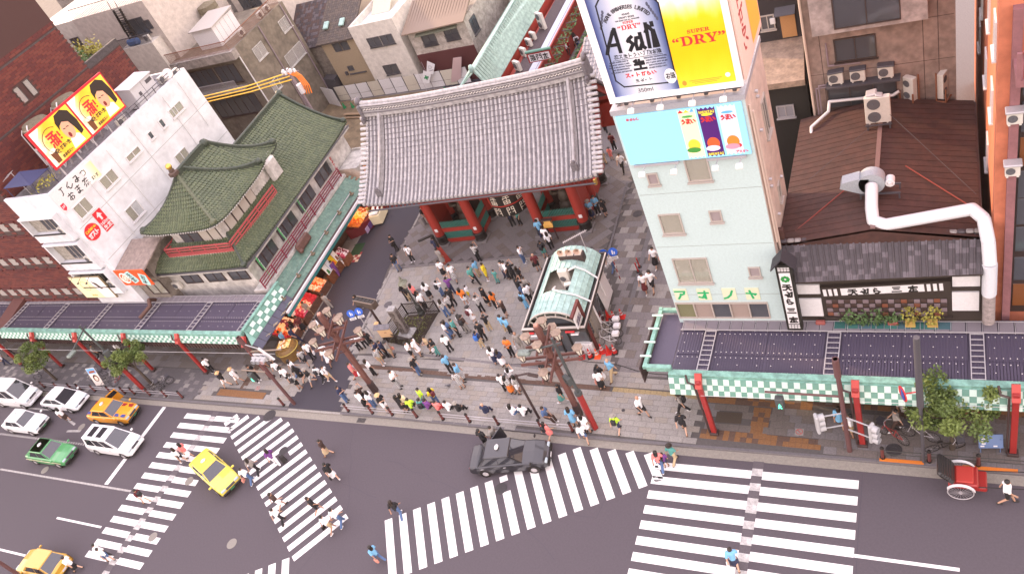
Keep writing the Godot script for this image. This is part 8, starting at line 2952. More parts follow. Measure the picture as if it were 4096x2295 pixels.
func car(label: String, p: Vector3, turn: float, s: Array, body: Material, lamp := 1, kind := "taxi") -> Node3D:
	var C := thing("parked_car" if kind == "car" else kind.replace(" ", "_"), label, kind, p, turn)
	var L: float = s[0] * 0.5
	var W: float = s[1] * 0.5
	var sec := [[-L, 0.86,0.42, s[9] - 0.16], [-L + 0.10,0.95,0.28, s[9] - 0.04], [-L + 0.5,1.,0.22, s[9]], [s[4], 1.,0.2, s[3]], [s[5], 1.,0.2, s[3]], [L - 0.75,0.985,0.2, s[8]], [L - 0.22,0.93,0.24, s[8] - 0.09], [L - 0.04,0.84,0.3, s[8] - 0.2], [L, 0.78,0.4, s[8] - 0.3]]
	var b := mb()
	var prof := []
	for e in sec:
		var w: float = W * e[1]
		prof.append([V(e[0], e[2], w * 0.9), V(e[0], e[2] + 0.12, w), V(e[0], lerpf(e[2], e[3], 0.62), w * 1.), V(e[0], e[3] - 0.07, w * 0.965), V(e[0], e[3] - 0.01, w * 0.86), V(e[0], e[3] + 0.02,0), V(e[0], e[3] - 0.01, -w * 0.86), V(e[0], e[3] - 0.07, -w * 0.965), V(e[0], lerpf(e[2], e[3], 0.62), -w), V(e[0], e[2] + 0.12, -w), V(e[0], e[2], -w * 0.9)])
	for i in prof.size() - 1:
		for k in 11:
			b.quad(prof[i][k], prof[i + 1][k], prof[i + 1][(k + 1) % 11], prof[i][(k + 1) % 11])
	for k in range(1,10):
		b.tri(prof[0][0], prof[0][k], prof[0][k + 1])
		b.tri(prof[8][0], prof[8][k + 1], prof[8][k])
	put("body", b, body, C)
	var wb := W * 0.9
	var wt := W * 0.74
	var y0: float = s[3] - 0.01
	var y1: float = s[2] - 0.06
	var gl: Material = mm.car_glass
	var q := [V(s[4], y0, wb), V(s[5], y0, wb), V(s[7], y1, wt), V(s[6], y1, wt)]
	for sg in [1.,-1.]:
		b = mb()
		var v := []
		for e in q:
			v.append(V(e.x, e.y, e.z * sg))
		if sg < 0:
			v.reverse()
		b.slab(v[0], v[1], v[2], v[3], V(0,0,-0.04 * sg))
		put("side_panel", b, body, C)
		var n := 3 if s[0] > 4.75 or s[2] > 1.7 else 2
		for k in n:
			var u0 := 0.06 + 0.88 * k / n + 0.015
			var u1 := 0.06 + 0.88 * (k + 1) / n - 0.015
			b = mb()
			v = []
			for e in [[u0,0.12], [u1,0.12], [u1,0.88], [u0,0.88]]:
				var t: Vector3 = q[0].lerp(q[1], e[0]).lerp(q[3].lerp(q[2], e[0]), e[1])
				v.append(V(t.x, t.y, (t.z + 0.006) * sg))
			if sg < 0:
				v.reverse()
			b.slab(v[0], v[1], v[2], v[3], V(0,0,-0.01 * sg))
			put("side_window", b, gl, C)
			b = mb()
			b.rbox(V(lerpf(s[4], s[5], (k + 0.2) / n), y0 - 0.16, (W + 0.005) * sg), V(0.16,0.03,0.03), 0.008)
			put("door_handle", b, mm.galvanised, C)
		b = mb()
		b.rbox(V(s[5] - (0.1 if kind != "taxi" else -0.55), y0 + 0.1, (W + 0.09) * sg), V(0.1, 0.14, 0.2), 0.03)
		put("mirror", b, mm.boot_black if lamp == 3 else body, C)
	for e in [["windscreen", s[5], s[7], 1.], ["rear_window", s[4], s[6], -1.]]:
		b = mb()
		var v := [V(e[1], y0, wb), V(e[1], y0, -wb), V(e[2], y1, -wt), V(e[2], y1, wt)]
		if e[3] < 0:
			v.reverse()
		b.slab(v[0], v[1], v[2], v[3], V(-0.03 * e[3], 0,0))
		put(e[0] + "_frame", b, body, C)
		b = mb()
		var c: Vector3 = (v[0] + v[1] + v[2] + v[3]) * 0.25 + V(0.006 * e[3], 0.004,0)
		for k in 4:
			v[k] = c + (v[k] - c) * 0.9
		b.slab(v[0], v[1], v[2], v[3], V(-0.008 * e[3], 0,0))
		put(e[0], b, gl, C)
	b = mb()
	b.rbox(V((s[6] + s[7]) * 0.5, y1 + 0.02,0), V(s[7] - s[6] + 0.08,0.09, wt * 2. + 0.05), 0.04)
	put("roof", b, body, C)
	for x in [-L + 0.88, L - 0.86]:
		for sg in [-1.,1.]:
			b = mb()
			b.cyl(V(x, 0.31, sg * (W - 0.2)), V(x, 0.31, sg * (W + 0.012)), 0.31,0.31,18)
			var w := put("wheel", b, mm.boot_black, C)
			b = mb()
			b.cyl(V(x, 0.31, sg * (W + 0.012)), V(x, 0.31, sg * (W + 0.022)), 0.19,0.16,12)
			put("rim", b, mm.galvanised, w)
			b = mb()
			for k in 10:
				var a0 := -0.25 + (PI + 0.5) * k / 10.
				var a1 := -0.25 + (PI + 0.5) * (k + 1) / 10.
				b.quad(V(x + 0.36 * cos(a0), 0.31 + 0.36 * sin(a0), sg * (W + 0.006)), V(x + 0.36 * cos(a1), 0.31 + 0.36 * sin(a1), sg * (W + 0.006)), V(x + 0.30 * cos(a1), 0.31 + 0.30 * sin(a1), sg * (W + 0.006)), V(x + 0.30 * cos(a0), 0.31 + 0.30 * sin(a0), sg * (W + 0.006)))
			put("wheel_arch", b, mm.boot_black, C)
	for sg in [-1.,1.]:
		b = mb()
		b.rbox(V(L - 0.07, s[8] - 0.24, sg * W * 0.62), V(0.16,0.15,0.34), 0.04)
		put("headlight", b, mm.lamp_glass, C)
		b = mb()
		b.rbox(V(-L + 0.05, s[9] - 0.24, sg * W * 0.68), V(0.1,0.15,0.3), 0.03)
		put("tail_light", b, paint("a01a1a", 0.3), C)
	for sg in [-1.,1.]:
		b = mb()
		b.rbox(V(sg * (L + 0.), 0.42,0), V(0.14,0.2, W * 1.7), 0.05)
		put("bumper", b, mm.boot_black if kind == "taxi" else body, C)
		b = mb()
		b.rbox(V(sg * (L + 0.075), 0.46,0), V(0.02,0.13,0.33), 0.005)
		put("number_plate", b, mm.white_panel if lamp != 1 else paint("2d6a44"), C)
	b = mb()
	b.rbox(V(L - 0.02, s[8] - 0.26,0), V(0.1,0.16, W * 0.8), 0.02)
	put("grille", b, mm.steel_dark, C)
	if kind == "taxi":
		b = mb()
		b.ball(V((s[6] + s[7]) * 0.5, s[2] + 0.07,0), V(0.13,0.1,0.2), 8,5)
		put("roof_lamp", b, mm.white_panel, C)
	return C
func build_vehicles() -> void:
	var g := mt("car_glass", 0.022, 0.024, 0.03, 0.05)
	g.metallic_specular = 0.8
	var sedan := [4.65,1.7,1.5,0.93,-1.75,0.95,-1.15,0.25,0.92,0.96]
	var coat := func(k: String, r: float, gr: float, bl: float) -> Material:
		var m := mt(k, r, gr, bl, 0.35)
		m.clearcoat_enabled = true
		m.clearcoat = 0.8
		m.clearcoat_roughness = 0.06
		return m
	var wh: Material = coat.call("car_white", 0.74, 0.75, 0.76)
	var v := car("white high-roofed van at the left edge of the road by the kerb", V(-35., -0.13, 11.65), 0.01, [4.95, 1.8, 2.25, 1.15, -2.35, 1.75, -2.25, 0.95, 1.08, 1.15], wh, 0, "van")
	var b := mb()
	for k in 5:
		b.bb(-2.1,2.235,-0.5 + 0.24 * k, 0.7,2.25,-0.44 + 0.24 * k)
	put("roof_rib", b, wh, v)
	car("white rounded hatchback waiting behind the striped yellow taxi", V(-28.3, -0.13, 11.62), 0., [4.5, 1.76, 1.48, 0.92, -2.1, 1.25, -1., 0.15, 0.84, 1.], wh, 0, "car")
	car("plain white taxi sedan in the second lane at the left edge", V(-30.8, -0.13, 14.1), 0., sedan, wh, 1)
	var yl: Material = coat.call("car_yellow", 0.72, 0.30, 0.012)
	v = car("yellow taxi with red and blue stripes and an open rear door at the kerb", V(-21.3, -0.13, 12.35), 0.02, sedan, yl, 1)
	for e in [["stripe_red", "8a1a1c", -0.5], ["stripe_blue", "3a4a8a", 0.5]]:
		b = mb()
		b.bb(-1.1,1.475, e[2] - 0.12,0.24,1.492, e[2] + 0.12)
		b.slab(V(0.98,0.952, e[2] + 0.13), V(2.1,0.875, e[2] + 0.13), V(2.1,0.875, e[2] - 0.13), V(0.98,0.952, e[2] - 0.13), V(0,-0.01,0))
		b.bb(-2.2,0.972, e[2] - 0.12,-1.8,0.98, e[2] + 0.12)
		put(e[0], b, paint(e[1], 0.35), v)
	b = mb()
	b.slab(V(-1.,0.3,-0.86), V(-0.72,0.3,-1.72), V(-0.72,1.38,-1.6), V(-1.,1.4,-0.8), V(0.05,0,0))
	put("open_door", b, yl, v)
	b = mb()
	b.slab(V(-0.985,0.95,-0.9), V(-0.745,0.95,-1.6), V(-0.745,1.32,-1.52), V(-0.985,1.33,-0.86), V(0.075,0,0))
	put("door_window", b, g, v)
	v = car("green taxi with a pale roof in the third lane", V(-24.6, -0.13, 16.45), 0., sedan, coat.call("car_green", 0.055, 0.26, 0.085), 1)
	b = mb()
	b.rbox(V(-0.45,1.49,0), V(1.35,0.03,1.2), 0.01)
	put("pale_roof", b, coat.call("car_mint", 0.45, 0.62, 0.50), v)
	b = mb()
	b.bb(-2.25,0.6,0.852,2.1,0.68,0.862)
	put("side_stripe", b, paint("d8d0b0", 0.35), v)
	v = car("white people carrier with two dark sunroofs stopped at the line", V(-18.5, -0.13, 14.95), -0.01, [4.75, 1.74, 1.78, 1., -2.3, 1.55, -2.1, 0.45, 0.95, 1.05], wh, 0, "car")
	for x in [-1.35,-0.35]:
		b = mb()
		b.rbox(V(x, 1.79,0), V(0.62,0.02,0.9), 0.008)
		put("sunroof", b, g, v)
	var y2: Material = coat.call("car_lemon", 0.66, 0.55, 0.07)
	car("lemon yellow taxi turning across the left crosswalk", V(-6.95, -0.13, 16.2), -0.37, sedan, y2, 1)
	v = car("glossy black taxi with an open rear door on the middle crosswalk", V(14.1, -0.13, 12.85), 0.20, sedan, coat.call("car_black", 0.012, 0.012, 0.016), 3)
	b = mb()
	b.slab(V(-0.95,0.3,-0.86), V(-0.6,0.3,-1.65), V(-0.6,1.36,-1.55), V(-0.95,1.38,-0.8), V(0.05,0,0))
	put("open_door", b, mm.car_black, v)
	v = car("golden yellow hatchback driving off at the lower left edge", V(-16.6, -0.13, 24.35), PI + 0.03, [4.1, 1.7, 1.5, 0.92, -1.95, 0.9, -1.25, 0.2, 0.9, 0.98], coat.call("car_gold", 0.52, 0.30, 0.03), 0, "car")
	var R := thing("rickshaw", "red and black rickshaw with a folded leather hood at the right kerb", "rickshaw", V(36.2, -0.13, 11.8), 0.)
	for z in [-0.62,0.62]:
		b = mb()
		b.ring(V(0,0.52, z), Vector3.BACK, 0.5,0.025,28,5)
		var w := put("wheel", b, mm.galvanised, R)
		b = mb()
		for k in 10:
			var d := V(cos(PI * k / 10), sin(PI * k / 10), 0) * 0.49
			b.cyl(V(0,0.52, z) - d, V(0,0.52, z) + d, 0.006,0.006,3, false)
		b.cyl(V(0,0.52, z - 0.06), V(0,0.52, z + 0.06), 0.05,0.05,8)
		put("spokes", b, mm.galvanised, w)
		b = mb()
		for k in 8:
			var a0 := 0.35 + 2.3 * k / 8.
			var a1 := 0.35 + 2.3 * (k + 1) / 8.
			b.bar(V(0.58 * cos(a0), 0.52 + 0.58 * sin(a0), z), V(0.58 * cos(a1), 0.52 + 0.58 * sin(a1), z), 0.12,0.02)
		put("mudguard", b, mm.white_panel, R)
	b = mb()
	b.rbox(V(0.1,0.8,0), V(1.15,0.36,1.), 0.06)
	b.rbox(V(0.75,0.62,0), V(0.5,0.3,0.9), 0.05)
	put("body", b, paint("8a1f1c", 0.35), R)
	b = mb()
	b.rbox(V(0.15,1.02,0), V(0.7,0.12,0.85), 0.05)
	put("seat", b, paint("9c2a20"), R)
	b = mb()
	for k in 5:
		b.rbox(V(-0.38 - 0.09 * k, 1.15 + 0.10 * k, 0), V(0.22,0.42,1.12), 0.09, Basis(Vector3.BACK, 0.5))
	put("hood", b, mt("leather_black", 0.02, 0.018, 0.018, 0.35), R)
	b = mb()
	for z in [-0.42,0.42]:
		b.tube([V(0.5,0.75, z), V(1.6,0.85, z), V(2.5,0.95, z)], 0.025,6)
	b.cyl(V(2.45,0.95,-0.42), V(2.45,0.95,0.42), 0.025,0.025,6)
	put("shafts", b, mm.boot_black, R)
func tree(label: String, p: Vector3, h: float, r: float, n: int) -> void:
	var T := thing("street_tree", label, "tree", p, 0., "street trees")
	var b := mb()
	b.tube([Vector3.ZERO, V(0.05, h * 0.35,0), V(-0.05, h * 0.62,0.05)], 0.13,8,0.08)
	for k in 7:
		var a := TAU * k / 7.
		b.tube([V(-0.03, h * (0.4 + 0.03 * k), 0), V(cos(a) * r * 0.45, h * (0.6 + 0.04 * (k % 3)), sin(a) * r * 0.45), V(cos(a) * r * 0.75, h * (0.72 + 0.05 * (k % 4)), sin(a) * r * 0.75)], 0.05,5,0.012)
	put("trunk", b, mt("bark", 0.10, 0.075, 0.055, 0.9, 0, "stain", 1.), T)
	var cl := []
	for k in 34:
		var d := V(rng.randfn(), rng.randfn() * 0.8, rng.randfn()).normalized() * pow(rng.randf(), 0.45)
		cl.append([V(d.x * r, h * 0.70 + d.y * r * 0.95, d.z * r), rng.randf_range(0.22,0.42) * r * 0.8])
	for m in 2:
		b = mb()
		for k in n:
			var c: Array = cl[rng.randi() % 34]
			if cl.find(c) % 2 != m:
				continue
			var d := V(rng.randfn(), rng.randfn(), rng.randfn()).normalized() * pow(rng.randf(), 0.5)
			leaf(b, c[0] + d * c[1], 0.085)
		var o := put("crown", b, [mt("tree_leaf", 0.085, 0.13, 0.028, 0.6), mt("tree_leaf2", 0.12, 0.165, 0.034, 0.6)][m], T)
		o.set_meta("kind","stuff")
func build_street_things() -> void:
	var b: MB
	var k := 0
	var px := [-33.13,-31.19,-29.26,-28.07,-26.18,-24.13,-22.36,-21.17,-19.29,-17.4,-15.56,0.73,2.76,4.38,6.3,8.3,10.25,12.24,15.13,17.1,33.04,34.98,36.91,38.8,-5.14]
	var proto: Node3D
	for x in px:
		var lab := "dark red kerb bollard with a domed cap, %s from the left in the %s row" % [["first", "second", "third", "fourth", "fifth", "sixth", "seventh", "eighth", "ninth", "tenth", "last"][k if k < 11 else (k - 11 if k < 20 else k - 20)], "left" if k < 11 else ("plaza" if k < 20 else "right")]
		if x == -5.14:
			lab = "single dark red kerb bollard beside the asphalt alley mouth"
		var pos := V(x, 0,10.26 if x < 0 else (10.33 + 0.012 * x if x < 20 else 10.68))
		if proto == null:
			proto = thing("kerb_bollard", lab, "bollard", pos, 0., "kerb bollards")
			b = mb()
			b.cyl(Vector3.ZERO, V(0,0.72,0), 0.085,0.08,10)
			put("shaft", b, mt("bollard_red", 0.135, 0.036, 0.032, 0.6, 0, "fine", 1.), proto)
			b = mb()
			b.lathe([Vector2(0.09,0.72), Vector2(0.1,0.76), Vector2(0.06,0.84), Vector2(0.,0.86)], Vector3.ZERO, 10)
			b.cyl(Vector3.ZERO, V(0,0.08,0), 0.12,0.11,10)
			put("cap", b, mm.boot_black, proto)
		else:
			copy(proto, lab, pos, 0., "kerb bollards")
		k += 1
	for s in [[-33.1, -15.6, 10.26, 10.26, "left"], [0.75, 6.3, 10.34, 10.41, "plaza's left"], [8.3, 17.1, 10.43, 10.54, "plaza's right"], [33.04, 44., 10.68, 10.68, "right"]]:
		b = mb()
		for y in [0.32,0.58]:
			b.cyl(V(s[0], y, s[2]), V(s[1], y, s[3]), 0.022,0.022,6)
		tag(put("kerb_rail", b, mm.galvanised if s[0] < 30 else mm.bronze_green, self), "thin double steel rail between the kerb bollards, " + s[4] + " stretch", "railing")
	tree("bushy street tree before the left arcade, beside the white van", V(-32.5, 0, 9.4), 4.3, 1.35, 5200)
	tree("taller street tree before the left arcade, by the grey lamp post", V(-19.9, 0, 9.3), 5., 1.5, 6500)
	tree("broad street tree on the right pavement behind the rickshaw", V(35.9, 0, 9.9), 4.6, 1.75, 8000)
	var hues := ["boot_black", "steel_dark", "red_post", "boot_black", "car_glass", "steel_dark", "galvanised", "boot_black", "steel_dark"]
	k = 0
	for p in [[-26.9, 8.9, 0.5, "left of the picture banner"], [-24.8, 9.3, 0.9, "right of the picture banner"], [-24., 9., 1.3, "leaning behind the banner"], [-19., 9.7, 0.4, "under the taller left tree"], [-18.2, 9.4, 1., "at the end of the left rack"], [33.4, 9.6, 2.6, "red, beside the right signal pole"], [34.6, 9.5, 2.9, "below the thin pole"], [35.6, 10., 0.3, "next to the rickshaw hood"], [-34.5, 9., 0.8, "behind the white van"]]:
		bicycle("parked city bicycle on the pavement " + p[3], V(p[0], 0, p[1]), p[2], mm[hues[k]] if k != 5 else mm.red_post, false, "bicycles parked along the kerb")
		k += 1
	var F := thing("picture_banner", "leaning poster stand with a blue and orange picture of a woman among bicycles", "banner", V(-26., 0, 9.6), 0.2)
	var f := face(V(-0.45,0.1,0.1), Vector3.RIGHT, V(0,1,-0.25))
	flat_poly("board", f, [0, 0, 0.9, 0, 0.9, 1.75, 0, 1.75], paint("d8cfc6"), F, 0.03, 0.03)
	flat_poly("print_blue", f, [0.03, 1.2, 0.87, 1.2, 0.87, 1.72, 0.03, 1.72], paint("5f9bd0"), F, 0.034)
	flat_poly("print_title", f, [0.15, 1.25, 0.8, 1.3, 0.78, 1.5, 0.18, 1.48], paint("8a4a2a"), F, 0.038)
	disc("print_hair", f, 0.5, 0.75, 0.28, 0.34, paint("4a2a22"), F, 0.036)
	disc("print_face", f, 0.52, 0.7, 0.16, 0.22, paint("e8c8b8"), F, 0.041)
	for s in [[-20.41, 9.82, "left", -1., 0.9], [18.39, 10.24, "plaza", -1., -0.6]]:
		var Q := thing("street_light", "grey-green street light on a red lower post " + ("beside the left tree" if s[3] * s[0] > 0 else "beside the right lantern pole"), "street lamp", V(s[0], 0, s[1]), s[4])
		b = mb()
		b.rbox(V(0,1.6,0), V(0.3,3.2,0.3), 0.04)
		put("lower_post", b, mm.red_post, Q)
		b = mb()
		b.cyl(V(0,3.2,0), V(0,7.6,0), 0.1,0.075,10)
		b.cyl(V(0,3.1,0), V(0,3.3,0), 0.22,0.2,12)
		put("pole", b, mt("pole_green", 0.075, 0.085, 0.085, 0.5, 0.2, "fine", 1.), Q)
		b = mb()
		b.bar(V(0.3,7.25,-0.2), V(-1.2,6.75,1.), 0.07,0.09)
		put("arm", b, mm.pole_green, Q)
		b = mb()
		b.rbox(V(-1.45,6.62,1.2), V(0.75,0.24,0.42), 0.08, Basis(Vector3.UP, 0.67))
		put("lamp_head", b, mt("lamp_green", 0.22, 0.27, 0.24, 0.5, 0.1, "stain", 1.), Q)
		b = mb()
		b.rbox(V(0.1,4.6,0.25), V(0.5,0.55,0.25), 0.02)
		for j in 5:
			b.bb(-0.1 + 0.09 * j, 4.4,0.375,-0.06 + 0.09 * j, 4.8,0.39)
		put("speaker_box", b, mm.pole_green, Q)
	for s in [[31.59, 10.44, 6.8, 0., "beside the right crosswalk", 1.], [-4.26, 10.09, 7., 0., "at the alley corner on the left", -1.]]:
		var S := thing("signal_pole", "brown traffic signal pole " + s[4], "traffic signal", V(s[0], 0, s[1]), s[3])
		b = mb()
		b.cyl(Vector3.ZERO, V(0, s[2], 0), 0.12,0.1,10)
		b.cyl(V(0, s[2] - 1.2,0), V(0, s[2], 0), 0.15,0.15,10)
		put("pole", b, mt("signal_brown", 0.115, 0.05, 0.05, 0.6, 0, "fine", 1.), S)
		var heads := [[-1.15,2.,0.4,0.4,1], [1.15,1.7,0.5,-0.5,1]] if s[5] > 0 else [[1.5,5.3,0.35, PI / 2,1]]
		for h in heads:
			var tr := Transform3D(Basis(Vector3.UP, h[3] + (PI / 2 if s[5] > 0 else -PI / 2)), V(h[0], h[1], h[2]))
			if s[5] < 0:
				tr = Transform3D(Basis(Vector3.BACK, PI / 2), V(h[0], h[1], h[2]))
			b = mb()
			b.rbox(tr * V(0,0.6,0), V(0.38,1.25,0.16), 0.05, tr.basis)
			put("signal_case", b, mt("signal_grey", 0.42, 0.42, 0.43, 0.5, 0, "fine", 1.), S)
			for j in 3:
				b = mb()
				var c := tr * V(0,0.2 + 0.4 * j, 0.08)
				b.cyl(c, c + tr.basis.z * 0.26,0.17,0.17,12, false)
				put("visor", b, mm.signal_grey, S)
				b = mb()
				b.cyl(c + tr.basis.z * 0.02, c + tr.basis.z * 0.03,0.14,0.14,12)
				var lit: bool = s[5] < 0 and j == 0
				put("lens", b, glow("lens_red", 1., 0.12, 0.05, 1.5) if lit else mm.car_glass, S)
			b = mb()
			b.bar(V(0, h[1] + 0.1,0), V(h[0], h[1] + 0.15, h[2]), 0.05,0.05)
			b.bar(V(0, h[1] + 1.,0), V(h[0], h[1] + 1.05, h[2]), 0.05,0.05)
			put("arm", b, mm.signal_grey, S)
		var ax := -2.7 if s[5] > 0 else -1.7
		var ay := 3.9 if s[5] > 0 else 3.2
		b = mb()
		b.tube([V(0, ay + 0.3,0), V(ax - 0.6, ay + 0.4,0.)], 0.06,6)
		put("long_arm", b, mm.signal_brown if s[5] > 0 else mm.rail_tan, S)
		b = mb()
		b.rbox(V(ax, ay - 0.2,0.1), V(0.38,0.72,0.3), 0.03)
		put("walk_case", b, mm.pole_green, S)
		var wf := face(V(ax - 0.12, ay - 0.5,0.255), Vector3.RIGHT)
		flat_poly("walk_figure", wf, [0.09, 0, 0.02, 0, 0.08, 0.12, 0.05, 0.18, 0.1, 0.26, 0.15, 0.26, 0.2, 0.18, 0.15, 0.12, 0.23, 0, 0.16, 0, 0.12, 0.08], glow("walk_green", 0.1, 1., 0.55, 1.4), S)
		disc("walk_head", wf, 0.125, 0.3, 0.035, 0.035, mm.walk_green, S, 0.005, 8)
		if s[5] < 0:
			b = mb()
			b.cyl(V(0,5.6,0), V(3.,5.9,0), 0.06,0.05,8)
			put("signal_arm", b, mm.rail_tan, S)
			b = mb()
			b.rbox(V(0.85,5.2,0.1), V(1.3,0.55,0.05), 0.01)
			b.rbox(V(1.5,5.55,0.12), V(0.3,1.3,0.05), 0.01, Basis(Vector3.BACK, 0.5))
			var sp := put("name_board", b, mm.white_panel, S)
			latin("Kaminarimon", 0.17, face(V(0.85, 5.06, 0.126), Vector3.RIGHT), paint("4a4a55"), sp)
			words("x", ["rai", "mon"], face(V(0.5, 5.2, 0.126), Vector3.RIGHT), 0.25, 0.22, 0.1, 0.03, paint("4a4a55"), sp)
	var Q := thing("thin_pole", "tall dark pole with a round blue no-parking sign on the right pavement", "pole", V(34.75, 0, 10.74))
	b = mb()
	b.cyl(Vector3.ZERO, V(0,4.2,0), 0.07,0.08,8); b.cyl(V(0,4.2,0), V(0,8.6,0), 0.15,0.13,10)
	put("pole", b, mm.steel_dark, Q)
	b = mb()
	b.bar(V(0,5.2,0), V(-0.6,5.1,0.1), 0.04,0.04)
	b.cyl(V(-0.62,5.,-0.), V(-0.66,5.,0.02), 0.36,0.36,20)
	put("sign_rim", b, paint("b8242c"), Q)
	b = mb()
	b.cyl(V(-0.66,5.,0.02), V(-0.67,5.,0.024), 0.28,0.28,20)
	put("sign_face", b, paint("2a4a9c"), Q)
	Q = thing("blue_notice_board", "blue framed notice board with papers beside the far right red post", "notice board", V(37.4, 0, 9.95), 0.1)
	b = mb()
	b.rbox(V(0,0.85,0), V(0.95,0.75,0.05), 0.01, Basis(Vector3.RIGHT, -0.3))
	b.bb(-0.4,0,-0.03,-0.36,1.,0.01); b.bb(0.36,0,-0.03,0.4,1.,0.01)
	put("board", b, paint("5a6f92"), Q)
	for j in 5:
		b = mb()
		b.box(V(-0.33 + 0.05 * (j % 2) + (0.5 if j == 4 else 0.), 0.62 + 0.13 * (j % 4), 0.1 - 0.04 * (j % 4)), V(0.15,0.07,0.006), Basis(Vector3.RIGHT, -0.3))
		put("paper", b, mm.white_panel, Q)
	Q = thing("dark_lamp", "dark slim lamp post with a bent head beside the seated people", "street lamp", V(14.72, 0, 9.83), 0.2)
	b = mb()
	b.cyl(Vector3.ZERO, V(0,4.,0), 0.085,0.07,8)
	b.bar(V(0,3.9,0), V(0.85,4.1,0.1), 0.08,0.08)
	b.rbox(V(1.05,3.95,0.15), V(0.6,0.14,0.2), 0.03, Basis(Vector3.BACK, -0.5))
	put("lamp_post", b, mm.dark_brown, Q)
	Q = thing("road_signal", "traffic signal with its red lamp lit at the lower left edge", "traffic signal", V(-16.6, 0, 25.6))
	b = mb()
	b.cyl(V(0,0,0), V(0,6.2,0), 0.12,0.1,10)
	put("pole", b, mm.signal_brown, Q)
	var tr := Transform3D(Basis(Vector3.UP, 0.7) * Basis(Vector3.BACK, PI / 2 - 0.1), V(-0.2,5.6,-0.5))
	b = mb()
	b.rbox(tr * V(0,0.6,0), V(0.42,1.3,0.18), 0.05, tr.basis)
	put("signal_case", b, mm.dark_brown, Q)
	for j in 3:
		b = mb()
		b.ball(tr * V(0,0.2 + 0.4 * j, 0.1), V(0.15,0.15,0.15), 10,6)
		put("lens", b, mm.lens_red if j == 0 else mm.boot_black, Q)
	Q = thing("round_signs", "round red and blue no-parking signs at the lower left corner", "road sign", V(-16.9, 0, 26.9))
	b = mb()
	b.cyl(Vector3.ZERO, V(0,4.4,0), 0.05,0.05,8)
	put("pole", b, mm.galvanised, Q)
	for j in 2:
		var o := Transform3D(Basis(Vector3.UP, 0.8) * Basis(Vector3.RIGHT, -0.5), V(-0.25 + 0.5 * j, 4.3 - 0.35 * j, 0.1))
		b = mb()
		b.cyl(o.origin, o * V(0,0,0.02), 0.3,0.3,18)
		put("disc", b, paint("c0242c"), Q)
		b = mb()
		b.cyl(o * V(0,0,0.02), o * V(0,0,0.026), 0.22,0.22,18)
		put("disc_face", b, paint("2a4aa0"), Q)
	for s in [[-40, 8.8, 3.2, -4.5, 8.6, 3.6, "left"], [25, 10.1, 3.3, 44, 9.9, 3.4, "right"]]:
		b = mb()
		b.cyl(V(s[0], s[2], s[1]), V(s[3], s[5], s[4]), 0.012,0.012,4)
		tag(put("wire", b, mm.white_panel, self), "thin pale wire strung along the " + s[6] + " arcade posts", "wire")
	k = 0
	for p in [[7.6,7.9], [6.4,8.6], [11.3,6.6]]:
		var B := thing("pigeon", "dark pigeon on the plaza paving, " + ["near the selfie stick", "lone one nearer the road", "close to the police box"][k], "pigeon", V(p[0], 0, p[1]), 0.8 * k, "pigeons on the plaza")
		b = mb()
		b.ball(V(0,0.13,0), V(0.15,0.08,0.08), 10,6)
		b.ball(V(0.14,0.23,0), V(0.05,0.05,0.045), 8,5)
		b.cyl(V(0.1,0.16,0), V(0.13,0.22,0), 0.05,0.04,6)
		b.bar(V(-0.1,0.13,0), V(-0.28,0.1,0), 0.08,0.02)
		b.cyl(V(0.18,0.23,0), V(0.22,0.22,0), 0.012,0.002,4)
		for z in [-0.03,0.03]:
			b.cyl(V(0,0., z), V(0,0.08, z), 0.01,0.01,4)
		put("body", b, mt("pigeon_grey", 0.07, 0.068, 0.08, 0.6), B)
		k += 1
